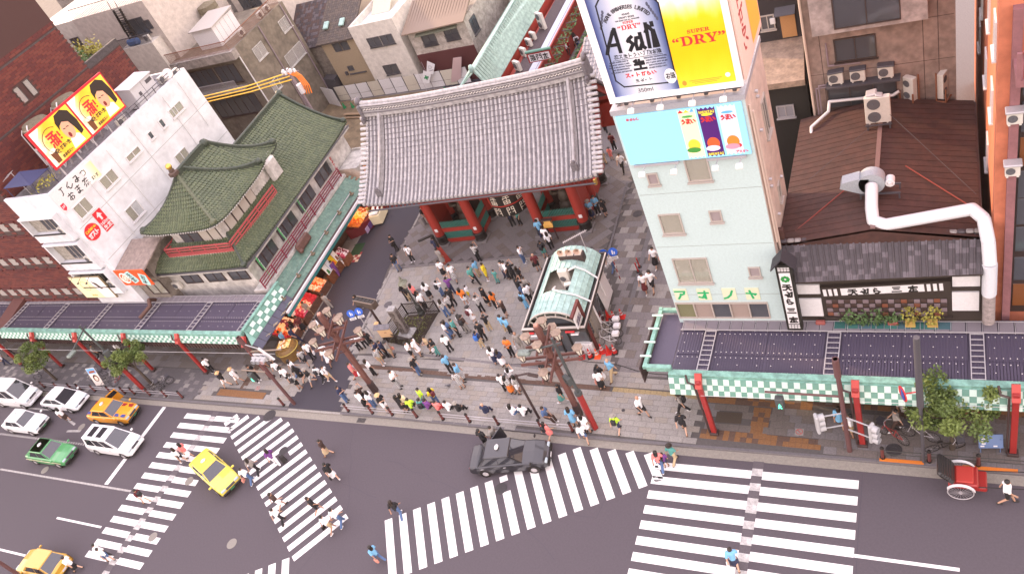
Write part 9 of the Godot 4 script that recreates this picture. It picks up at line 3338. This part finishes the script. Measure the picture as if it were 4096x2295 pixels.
func flesh(bones: Array, cell: float, k: float, out: MB, cut := -9.) -> void:
	var lo := V(9,9,9)
	var hi := -lo
	for e in bones:
		var r := Vector3.ONE * (maxf(e[2], e[3]) + 2. * cell + k)
		lo = lo.min(e[0].min(e[1]) - r)
		hi = hi.max(e[0].max(e[1]) + r)
	var n := Vector3i((hi - lo) / cell) + Vector3i.ONE * 2
	var f := PackedFloat32Array()
	f.resize(n.x * n.y * n.z)
	f.fill(1.)
	for e in bones:
		var a: Vector3 = e[0]
		var d: Vector3 = e[1] - a
		var dd := maxf(d.length_squared(), 1e-6)
		var r := Vector3.ONE * (maxf(e[2], e[3]) + 2. * cell + k)
		var i0 := Vector3i((a.min(e[1]) - r - lo) / cell)
		var i1 := Vector3i((a.max(e[1]) + r - lo) / cell) + Vector3i.ONE
		for z in range(maxi(i0.z, 0), mini(i1.z + 1, n.z)):
			for y in range(maxi(i0.y, 0), mini(i1.y + 1, n.y)):
				for x in range(maxi(i0.x, 0), mini(i1.x + 1, n.x)):
					var p: Vector3 = lo + V(x, y, z) * cell
					var t := clampf((p - a).dot(d) / dd, 0.,1.)
					var v: float = (p - a - d * t).length() - lerpf(e[2], e[3], t)
					var ix := x + n.x * (y + n.y * z)
					var h := clampf(0.5 + 0.5 * (f[ix] - v) / k, 0.,1.)
					f[ix] = lerpf(f[ix], v, h) - k * h * (1. - h)
	if cut > -5.0:
		for z in n.z:
			for y in n.y:
				var dy: float = cut - (lo.y + y * cell)
				for x in n.x:
					var ix := x + n.x * (y + n.y * z)
					f[ix] = maxf(f[ix], dy)
	var at_ := {}
	var st := [1, n.x, n.x * n.y]
	for z in n.z - 1:
		for y in n.y - 1:
			for x in n.x - 1:
				var ix := x + n.x * (y + n.y * z)
				var s := 0
				for c in 8:
					if f[ix + (c & 1) + (st[1] if c & 2 else 0) + (st[2] if c & 4 else 0)] < 0.0:
						s |= 1 << c
				if s == 0 or s == 255:
					continue
				var q := Vector3.ZERO
				var m := 0
				for ax in 3:
					for c in 8:
						if c & (1 << ax):
							continue
						if ((s >> c) & 1) == ((s >> (c | (1 << ax))) & 1):
							continue
						var i: int = ix + (c & 1) + (st[1] if c & 2 else 0) + (st[2] if c & 4 else 0)
						var v0: float = f[i]
						var v1: float = f[i + st[ax]]
						var o := V(c & 1, (c >> 1) & 1, (c >> 2) & 1)
						o[ax] = v0 / (v0 - v1)
						q += o
						m += 1
				at_[ix] = lo + (V(x, y, z) + q / m) * cell
	var nor := {}
	for ix: int in at_:
		nor[ix] = V(f[ix + 1] - f[ix], f[ix + st[1]] - f[ix], f[ix + st[2]] - f[ix]).normalized()
	for ix: int in at_:
		for ax in 3:
			var u: int = st[(ax + 1) % 3]
			var w: int = st[(ax + 2) % 3]
			var s0: bool = f[ix] < 0.
			if s0 == (f[ix + st[ax]] < 0.) or not (at_.has(ix - u) and at_.has(ix - w) and at_.has(ix - u - w)):
				continue
			var v := [ix, ix - u, ix - u - w, ix - w]
			if not s0:
				v.reverse()
			out.trin(at_[v[0]], at_[v[1]], at_[v[2]], nor[v[0]], nor[v[1]], nor[v[2]])
			out.trin(at_[v[0]], at_[v[2]], at_[v[3]], nor[v[0]], nor[v[2]], nor[v[3]])
const POSE := {
	"s": [Vector3(.10, .49, .02), Vector3(.11, .08, -.02), Vector3(.25, 1.12, -.02), Vector3(.24, .88, .10), Vector3(-.10, .49, .03), Vector3(-.13, .08, .05), Vector3(-.25, 1.12, -.03), Vector3(-.24, .87, .07)],
	"w": [Vector3(.09, .51, .17), Vector3(.09, .08, .30), Vector3(.24, 1.14, -.12), Vector3(.25, .92, -.20), Vector3(-.09, .49, .02), Vector3(-.09, .16, -.30), Vector3(-.24, 1.13, .06), Vector3(-.22, .95, .24)],
	"p": [Vector3(.10, .49, .02), Vector3(.12, .08, 0), Vector3(.24, 1.12, .02), Vector3(.08, 1.15, .27), Vector3(-.10, .49, .02), Vector3(-.12, .08, .03), Vector3(-.24, 1.12, .02), Vector3(-.06, 1.20, .28)],
	"r": [Vector3(.10, .49, .02), Vector3(.12, .08, 0), Vector3(.27, 1.28, .16), Vector3(.10, 1.52, .28), Vector3(-.10, .49, .02), Vector3(-.12, .08, .03), Vector3(-.27, 1.28, .16), Vector3(-.10, 1.54, .28)],
	"t": [Vector3(.12, .62, .40), Vector3(.13, .16, .46), Vector3(.25, .98, .05), Vector3(.12, .80, .28), Vector3(-.12, .62, .38), Vector3(-.11, .16, .52), Vector3(-.25, .98, .05), Vector3(-.12, .78, .27)],
}
const HUE := {"W": ["white", "e6e6e8"], "K": ["black", "1b1a1d"], "N": ["navy", "262c47"], "G": ["grey", "8a8580"], "B": ["light blue", "6fa8cc"], "R": ["red", "a3242c"], "O": ["orange", "d8742a"], "Y": ["yellow", "d9c22a"], "L": ["lime", "b8e03a"], "P": ["pink", "dc7c78"], "V": ["purple", "6a3a7c"], "T": ["teal", "4f8f88"], "E": ["beige", "b09c7c"], "J": ["denim blue", "4a6288"], "D": ["dark brown", "3d2c26"], "M": ["maroon", "5a2024"], "C": ["cream", "d8c9a6"], "S": ["black and white", "7c7a7a"]}
var worn := {}
func bones_of(pose: String, what: String) -> Array:
	var q: Array = POSE["w" if pose == "w" else ("s" if pose == "c" else pose)]
	var dy := -0.18 if pose == "t" else 0.
	var hip := V(0,0.92 + dy, 0)
	var che := V(0,1.30 + dy, 0.)
	var lh := V(.085,0.90 + dy, 0)
	var ls := V(.175,1.37 + dy, 0)
	var mir := V(-1,1,1)
	var o := []
	match what:
		"skin":
			o = [[hip, che, .115,.13], [V(.10,1.34 + dy, 0), V(-.10,1.34 + dy, 0), .085,.085], [che, V(0,1.46 + dy, .01), .06,.052], [V(0,1.54 + dy, .015), V(0,1.60 + dy, 0), .082,.095], [V(0,1.55 + dy, .1), V(0,1.53 + dy, .11), .014,.018], [V(.09,1.56 + dy, 0), V(-.09,1.56 + dy, 0), .022,.022]]
			for s in 2:
				var h := lh * (mir if s else Vector3.ONE)
				var sh := ls * (mir if s else Vector3.ONE)
				o.append_array([[h, q[s * 4], .085,.055], [q[s * 4], q[s * 4 + 1], .055,.038], [sh, q[s * 4 + 2], .052,.040], [q[s * 4 + 2], q[s * 4 + 3], .038,.028]])
				var w: Vector3 = q[s * 4 + 3]
				o.append([w, w + (w - q[s * 4 + 2]).normalized() * .07,.030,.034])
		"t", "d":
			o = [[hip + V(0,-.06,0), che, .145,.15], [V(.12,1.35 + dy, 0), V(-.12,1.35 + dy, 0), .095,.095]]
			for s in 2:
				var sh := ls * (mir if s else Vector3.ONE)
				o.append([sh, sh.lerp(q[s * 4 + 2], .8), .078,.072])
			if what == "d":
				o.append([hip, (q[0] + q[4]) * 0.5,.15,.20])
		"l", "s":
			o = [[hip + V(0,.04,0), hip, .142,.145]]
			for s in 2:
				var h := lh * (mir if s else Vector3.ONE)
				o.append([h, q[s * 4], .108,.078])
				if what == "l":
					o.append([q[s * 4], q[s * 4 + 1] + V(0,.02,0), .078,.068])
		"k":
			o = [[hip + V(0,.03,0), (q[0] + q[4]) * 0.5,.145,.20], [(q[0] + q[4]) * 0.5, (q[0] + q[4]) * 0.5 + V(0,-.14,0), .20,.215]]
	return o
func garment(pose: String, what: String) -> ArrayMesh:
	var key := pose + what
	if not worn.has(key):
		var m := mb()
		var dy := -0.18 if pose == "t" else 0.
		var q: Array = POSE["s" if pose == "c" else pose]
		match what:
			"hs":
				m.ball(V(0,1.615 + dy, -.018), V(.107,.105,.112), 12,8)
			"hl":
				m.ball(V(0,1.615 + dy, -.018), V(.11,.108,.115), 12,8)
				m.lathe([Vector2(.11,0), Vector2(.115,.12), Vector2(.10,.26)], V(0,1.36 + dy, -.055), 10)
			"hh":
				m.lathe([Vector2(.19,0), Vector2(.19,.015), Vector2(.115,.03), Vector2(.105,.1), Vector2(0.,.125)], V(0,1.615 + dy, -.01), 16)
			"shoe":
				for s in 2:
					var a: Vector3 = q[s * 4 + 1]
					m.rbox(a + V(0,-.035,.05), V(.095,.09,.25), .035)
			"pack":
				m.rbox(V(0,1.2 + dy, -.21), V(.30,.42,.17), .05)
				for x in [-.11,.11]:
					m.tube([V(x, 1.3 + dy, -.15), V(x, 1.46 + dy, -.03), V(x, 1.42 + dy, .10), V(x, 1.15 + dy, .158), V(x, 1.05 + dy, -.13)], .018,4)
			"strap":
				m.bar(V(.13,1.45 + dy, .03), V(-.14,.98 + dy, .14), .045,.012)
				m.bar(V(.13,1.45 + dy, -.03), V(-.14,.98 + dy, -.14), .045,.012)
				m.rbox(V(-.2,.95 + dy, .02), V(.09,.2,.26), .03)
			"hand":
				var w: Vector3 = q[3]
				m.rbox(w + V(.02,-.28,.02), V(.12,.3,.30), .04)
				m.tube([w + V(0,-.14,.1), w + V(0,-.02,0), w + V(0,-.14,-.08)], .008,4)
			"phone":
				m.rbox((q[3] + q[7]) * 0.5 + V(0,.05,.07), V(.085,.15,.02), .006)
			"skin":
				flesh(bones_of(pose, "skin"), 0.026, 0.03, m)
				for s in 2:
					var w: Vector3 = q[s * 4 + 3]
					var d: Vector3 = (w - q[s * 4 + 2]).normalized()
					var side := d.cross(Vector3.BACK if absf(d.z) < .8 else Vector3.UP).normalized()
					for j in 4:
						var o := w + d * .08 + side * (.02 * j - .03)
						m.tube([o, o + d * (.045 + .008 * (j % 3)) , o + d * .075 + V(0,0,.02)], .0095,4,.007)
					m.tube([w + d * .03 + side * .03, w + d * .06 + side * .06 + V(0,0,.02), w + d * .09 + side * .06 + V(0,0,.03)], .0105,4,.008)
			_:
				var c := {"t": .82, "d": .5, "s": .5, "k": .35, "l": .05}
				flesh(bones_of(pose, what), 0.03, 0.035, m, c[what] + (dy if what == "t" else (dy * .3 if pose == "t" else 0.)) if what != "s" or pose != "t" else -9.)
		worn[key] = m.mesh()
	return worn[key]
func build_people() -> void:
	var spots := [[-10.5, 8.6, "near the left walk signal"], [-3., 8.5, "at the asphalt alley mouth"], [2.2, 3.4, "by the stone monument"], [2.1, 8.6, "near the left lantern pole"], [6.5, 0.5, "in the plaza middle"], [15., 2.3, "beside the police box"], [8., 10.2, "by the kerb rail"], [17.3, 9.6, "near the right lantern pole"], [-11.3, 17., "on the left crosswalk"], [0., 15.5, "on the diagonal crosswalk"], [27., 15., "on the right crosswalk"], [10., 17., "beside the middle crosswalk"], [14., 12., "behind the black taxi"], [8., -4.5, "before the gate"], [-4.5, -3., "in the alley"], [-8.2, 1., "at the alley stalls"], [19.5, -3., "in the lane beside the tower"], [21.5, 8., "on the pavement near the right arcade"], [33., 9., "under the right arcade"], [-30., 9., "under the left arcade"], [-25.5, 13., "between the waiting cars"], [3.5, -31., "in the shopping street"], [9.5, 5., "where plaza meets pavement"], [4.5, 6.5, "before the iron railing"], [12., 7.5, "on the open pavement"], [0., 1., "left of the street lantern"], [8.5, 3.5, "on the plaza's road side"], [36.3, 11.8, "beside the rickshaw"], [16.5, -9.5, "right of the gate"]]
	var extra := ["", ", left shoulder forward", ", head bowed", ", apart from the others", ", close to others"]
	var skin := [mt("skin_a", .42, .245, .165, .6), mt("skin_b", .50, .30, .205, .6), mt("skin_c", .36, .20, .13, .6)]
	var rows: String = "-14.2 7.7 260 s Wt Kl sf|-11.5 9. 282 w Kt Ws hn|-10.5 8.6 279 w Wt Ws hf|-8.9 8.3 73 s Kt Kl sn|-9. 7.1 268 w Dt Ks ln|-8.9 6.7 283 w Mt Ks sn|-7. 7.7 185 w Wt Kl sf|-5.7 8.3 195 s Wt Ks sn|-4.5 8.8 192 s St Ks sb|-5.4 7.6 159 w Wt Jl ln|-4.6 8.1 193 w Kd Kk ln|-3.5 8.3 335 w Kt Ss hn" + "|" + \
	"-2.8 8. 185 w Wt Kl sb|-2.1 8. 81 w Wt Es sb|0.2 9.6 100 p Nt Jl sn|-5.2 6.6 34 w St Ks sf|-5. 6. 32 s Wt Kl sh|-3.6 6. 20 w Wt Bk ln|-3. 6.5 5 w Wd Wk ln|-8.2 4.9 99 w Bt Kl sn|-7.4 4.6 100 w Nt Nl sn|-8. 3.8 275 s Kd Kk ln|-9.1 3.6 180 s Kt Ok ln|-7.5 3.4 240 s Mt Kk sh" + "|" + \
	"-5.7 3.5 164 s Wt El sb|0. 7.6 124 w Pt Rk sn|1.1 8. 105 s Wt Kl sn|1.3 7.3 164 s Wt Kl ln|-1.2 5.1 188 s Wt Kl sb|-0.8 4.8 224 s Wt Kl sf|-0.2 4.8 202 s Kd Kk ln|0.5 4. 335 s Wt Kl hf|1.1 5.7 107 p Nt Kl sn|1.5 5.6 114 s Nt Kl sn|2. 5.6 114 s Gt Es hh|1.5 6.3 75 s St Es sh" + "|" + \
	"3.8 5.7 113 p Wt Ks sn|4.2 5.4 102 s Wd Wk ln|5. 5.1 337 p Et Ks sf|5.6 5.3 354 p Kt Tl lh|6.5 5. 204 s Wt Kl sn|7.3 6.7 246 p Bt Kl sn|4.9 7. 82 s Kt Jl hf|3.9 8.2 95 p Wt Sl sf|8.5 7.4 103 s Bt Sk sn|8.7 8. 201 s Sd Sk sn|8.8 4.6 179 s Nt El sB|8.7 3.9 20 s Kt Kl sn" + "|" + \
	"10.4 5.9 205 s Wt Nk lh|11. 6.1 182 s Nt Wk lh|11.3 5.2 0 p Ot Kl sn|11.8 4.7 201 w Gt Gl xh|11.9 8. 191 p Wt Kl sn|12.3 7.5 183 r Wt Kk ln|12.4 8.2 163 s St Ok ln|12.9 8.1 268 s St Ws ln|6.6 9.4 341 s Lt Tl sh|7.4 9.3 247 p Yt Jl lR|5.3 10.1 163 s Kd Kk ln|5.5 9.9 186 s Ct Kk ln" + "|" + \
	"3.9 10.1 78 p Kt Ws hn|2.1 10. 171 s Wt Kl sn|1.8 9.5 198 r Dt Kl hn|2.8 9.9 272 s Wt Jl lh|6.1 10.1 204 t Lt Gs sf|7. 10.1 195 t Tt Ns sb|7.4 10.1 174 t Vt Ks sn|8.1 10.1 181 t Pt Rl sn|8.9 10.1 187 t Wt Kl sn|9.6 10.1 179 t Kt Kl hn|11.5 10.1 191 t Nt Nl xn|-3.4 -5.5 357 p Kt Kl sh" + "|" + \
	"-1.1 -4.1 9 s Wt Kl sb|-1.9 -3.1 12 s Kt Jl sf|-1.9 -8.7 91 s Kt Gl sn|1.1 -4.8 192 s Nt Nl sn|2. -3.6 169 s Gt Gk sh|5.1 -3.8 176 r St Kl sf|2.7 -2.3 18 s Wt Kk ln|3.9 -1.8 21 w Wt Sk sn|3.5 -0.2 172 r Wt Jl sb|4.3 -0.4 193 r Vt Nl sn|4.9 0.7 17 s Kt Kl sn|5.8 -1.4 64 w Tt Kl sh" + "|" + \
	"5.8 -2.2 255 p Bt El sn|6.7 -1.8 289 p Yt Ys sf|7.6 -1.5 355 c Tt Tl sn|5.9 -0. 279 c Wt Ys sn|5.9 0.7 191 s Ot Ws lf|7.7 0.7 101 s Kt Kk ln|8.5 1. 251 s Ot Kl ln|7.5 1.4 200 r St Kl sn|4.8 1.8 196 s St Jl ln|5.1 1.4 258 p St Ks sn|0.6 0.2 195 s Kt Kl ln|0.9 0.3 191 s Kt El sn" + "|" + \
	"1.5 0.2 172 s Pt Kl lh|2.5 0. 218 s Wt Kk ln|2.6 1.1 72 s Wt Kl sn|-3.2 1.2 339 w Kd Kk ln|-7.8 -3.8 95 c Gt Ws sn|-7.8 -2.7 105 s Vt Vl sn|-6.4 1. 185 s Gt Gl sn|8.1 -2. 340 s St Nl ln|8.4 -1.9 312 s Wt Kl sn|7.3 2.4 159 s Wd Wk hR|6. 3.7 181 s Jt Jk lf|5.9 3.8 119 s Wt Jl sn" + "|" + \
	"6.5 3.6 111 s Tt Kl sn|6.9 3.2 173 p Wt Kl ln|7.1 3.3 182 s Dt Gl hb|8.8 3.1 204 r Kt El sn|9.6 1.8 271 r Dt Ks xn|10.1 3.2 162 s Bt El sf|10.5 3.4 157 s Bt Kl sh|-8.5 2.6 283 p Wt Gl sn|-7.9 1.8 194 s Gt El sn|6.6 -7.6 203 s Nt Kl sn|7.2 -7.7 337 s Tt Kl sn|9. -3.5 89 r Wt Jl sn" + "|" + \
	"10.5 -2.6 200 s Mt Ks xh|9.6 -6.1 192 s Bt Nl sn|10.4 -5.3 176 s Wt Kl sn|10.6 -3.9 190 s Kt Ts sb|10.8 -4.8 217 s Wt Kl ln|8.9 -1.7 187 r Kt Kl sn|9.6 -1.4 170 p Kd Kk ln|10.1 -0.1 157 r Kt Jl sn|10.6 -0.3 174 s Gt Gl sf|11. 0.5 245 s Wt Kl sn|10.9 1.1 159 s Bt Bl sb|16.2 -2.3 161 w Wt Jl hh" + "|" + \
	"13.1 -7.9 13 p Bt Nk hh|13.4 -8.4 9 p Bt Kl sn|14.1 -8.1 247 s Kd Kk sn|19.1 -2.7 347 w Wt Kk sh|18.9 -0.4 1 w Wt Mk lh|19.4 -0.5 353 w Wt Ks ln|18.6 6.7 329 w Bt El xn|18. 7. 171 w Kt Wk sn|14.4 6.9 164 w Kt Kl sn|11.1 -18.9 199 w Kt Kl sn|12.2 -14.5 157 s Kt El sn|12.7 -14.9 176 c Pt Ps hn" + "|" + \
	"12.6 -16.2 175 s Mt Kl sn|14.1 -13.3 358 w Wt Kl sh|-26.6 13.2 253 w Wt Dk ln|-10.9 15.5 269 w Wt Ks ln|-10.6 15.1 269 w Pt Wk ln|-11.8 18.8 274 w Mt Ws sb|-12. 22.8 278 w Wt Kl sn|-11.4 23. 269 w Wt Js sn|-13.7 24. 286 w Wt Kk sn|-3.8 16.3 193 w Wt Jl sh|-3.7 15.6 198 w Gt Kl ln|-2.6 14.8 235 w Vt Wl lc" + "|" + \
	"-0.2 17.7 161 w Dt Ws sn|0.5 18.6 194 w Wt Kl sn|2.7 17.6 142 w Kt Ks sn|4.4 18.6 172 w Wt Es sh|4.8 18.1 182 w Wt Jl sn|1.1 13.7 285 w Dt Ek sn|2.6 15.3 246 w Kt Wk sh|8.5 17.1 200 w Kt Jl ln|8.5 19.8 260 w Bt Jl lh|12.7 11.7 264 s Gt Kl sn|12.1 12. 182 s Kt Kl sn|13.4 10.1 171 t Wt Jl ln" + "|" + \
	"14.1 10.1 188 t Wt Kl sn|15.5 10.1 84 t Jt Dl sn|17.2 10.2 190 s Bd Bk ln|18.1 10.6 176 s Wd Wk ln|15.9 11.1 155 w Pd Pk lb|18.1 11.1 205 w Wt Js sf|16. 8.6 271 w Kt Tk sn|18.1 7.5 192 s Wt Kk sh|19.9 10.4 175 w Lt Ns hb|21. 9.2 66 w Wt Ks xf|23.2 8.8 269 w Gt Kl hb|23.5 10.1 194 w Kt Ks sn" + "|" + \
	"22.7 12.4 192 w Pt Jl lf|22.9 12.2 195 c Vt Ns sn|23.3 11.9 163 w Tt El hn|27.2 17.1 203 w Bt Nk sh|31.1 9.1 195 w Bd Bk ln|33.6 9.1 285 w Gt Dl sn|33.9 8.5 356 w St Dl sn|37.9 12.4 94 w Wt Ks sn|31.7 9.6 267 s Wt Es ln|-42.1 7. 108 w Wt Kl sn|-41.4 8.1 87 w Wt Nl sn|-26.1 6.4 283 w Wt Kl sn" + "|" + \
	"-28.8 6.8 110 w Gt Kl sn|3.5 -34.8 172 w Kt Kl sn|4.2 -33.9 202 w Wt Jl sb|3.4 -33.1 186 w Rt Kl sn|3.4 -32.6 156 w Wt Kl hn|3.2 -38.7 192 w Kt Kl sn"
	for row in rows.split("|"):
		var c := row.split(" ")
		var x := float(c[0])
		var z := float(c[1])
		var pose: String = c[3]
		var road := z > 10.95
		var p := MeshInstance3D.new()
		p.name = "person"
		add_child(p, true)
		p.mesh = garment(pose, "skin")
		p.material_override = skin[rng.randi() % 3]
		p.position = V(x, -0.126 if road else (0.045 if z < -4.6 and x > -3 and x < 15 else 0.006), z)
		p.rotation.y = deg_to_rad(float(c[2]))
		p.scale = Vector3.ONE * ((0.62 if x > 9 and x < 9.9 else 0.75) if pose == "c" else rng.randf_range(0.94, 1.05))
		var dark := paint(["17130f", "1d1611", "24190f"][rng.randi() % 3], 0.5)
		var th: Array = HUE[c[4][0]]
		var bh: Array = HUE[c[5][0]]
		var tm := paint(th[1], 0.85)
		if c[4][0] == "S":
			tm = stripes()
		var bt := stripes() if c[5][0] == "S" else paint(bh[1], 0.85)
		var top: String = c[4][1]
		put("dress" if top == "d" else "shirt", garment(pose, top), tm, p)
		if top != "d":
			put({"l": "trousers", "s": "shorts", "k": "skirt"}[c[5][1]], garment(pose, c[5][1]), bt, p)
		put("shoes", garment(pose, "shoe"), [mm.boot_black, mm.white_panel, mm.boot_black, paint("5a4030")][rng.randi() % 4], p)
		var hr: String = c[6][0]
		if hr != "x":
			put("hat" if hr == "h" else "hair", garment(pose, "h" + hr), [dark, paint("c9a878"), paint("2a2726"), paint("8a847c")][rng.randi() % 4] if hr == "h" else dark, p)
		var bag: String = c[6][1]
		if bag == "b" or bag == "B" or bag == "R":
			put("backpack", garment(pose, "pack"), paint({"b": "202024", "B": "2a62b0", "R": "5a2028"}[bag]), p)
		elif bag == "f":
			put("shoulder_bag", garment(pose, "strap"), mm.boot_black, p)
		elif bag == "h":
			put("hand_bag", garment(pose, "hand"), [mm.white_panel, paint("c08070"), mm.boot_black][rng.randi() % 3], p)
		elif bag == "c":
			var s := mb()
			s.rbox(V(-.45,.33,-.2), V(.34,.55,.24), .04)
			s.tube([V(-.25,.85,-.1), V(-.42,.6,-.18)], .015,4)
			put("suitcase", s, mm.boot_black, p)
		if pose == "p" or pose == "r":
			put("phone", garment(pose, "phone"), mm.boot_black, p)
		var who: String = {"h": "hatted ", "x": "bald ", "l": "long-haired ", "s": ""}[hr] + ("child" if pose == "c" else "person") + " in " + th[0] + (" dress" if top == "d" else " top and " + bh[0] + {"l": " trousers", "s": " shorts", "k": " skirt"}[c[5][1]])
		var bags: String = {"n": "", "b": " with backpack", "B": " with blue backpack", "R": " with red backpack", "f": " with shoulder bag", "h": " with carried bag", "c": " with suitcase"}[bag]
		var doing: String = {"s": " standing", "c": " standing", "w": " walking", "p": " looking at a phone", "r": " taking a photo", "t": " seated"}[pose]
		spots.sort_custom(func(a, b): return Vector2(a[0] - x, a[1] - z).length() < Vector2(b[0] - x, b[1] - z).length())
		var facing: String = [" facing the road", " facing right", " facing the gate", " facing left"][int(fposmod(float(c[2]) + 45., 360.) / 90.)]
		var lab := ""
		for tryk in 9:
			lab = who + bags + (doing if tryk < 3 else facing) + " " + spots[tryk % 3][2]
			if tryk >= 6:
				lab = who + facing + ", second such " + spots[tryk % 3][2]
			if not labels.has(lab):
				break
		tag(p, lab, "person")
func stripes() -> Material:
	if mm.has("striped"):
		return mm.striped
	var m := mt("striped", 0.75, 0.74, 0.73, 0.85)
	var im := Image.create(64,64, false, Image.FORMAT_L8)
	for y in 64:
		for x in 64:
			im.set_pixel(x, y, Color(1,1,1) if (y / 8 + (x / 16) % 2) % 2 else Color(0.12,0.12,0.13))
	m.albedo_texture = ImageTexture.create_from_image(im)
	m.uv1_triplanar = true
	m.uv1_scale = Vector3.ONE * 2.4
	return m
func V(x: float, y: float, z: float) -> Vector3:
	return Vector3(x, y, z)
func mb() -> MB:
	return MB.new()
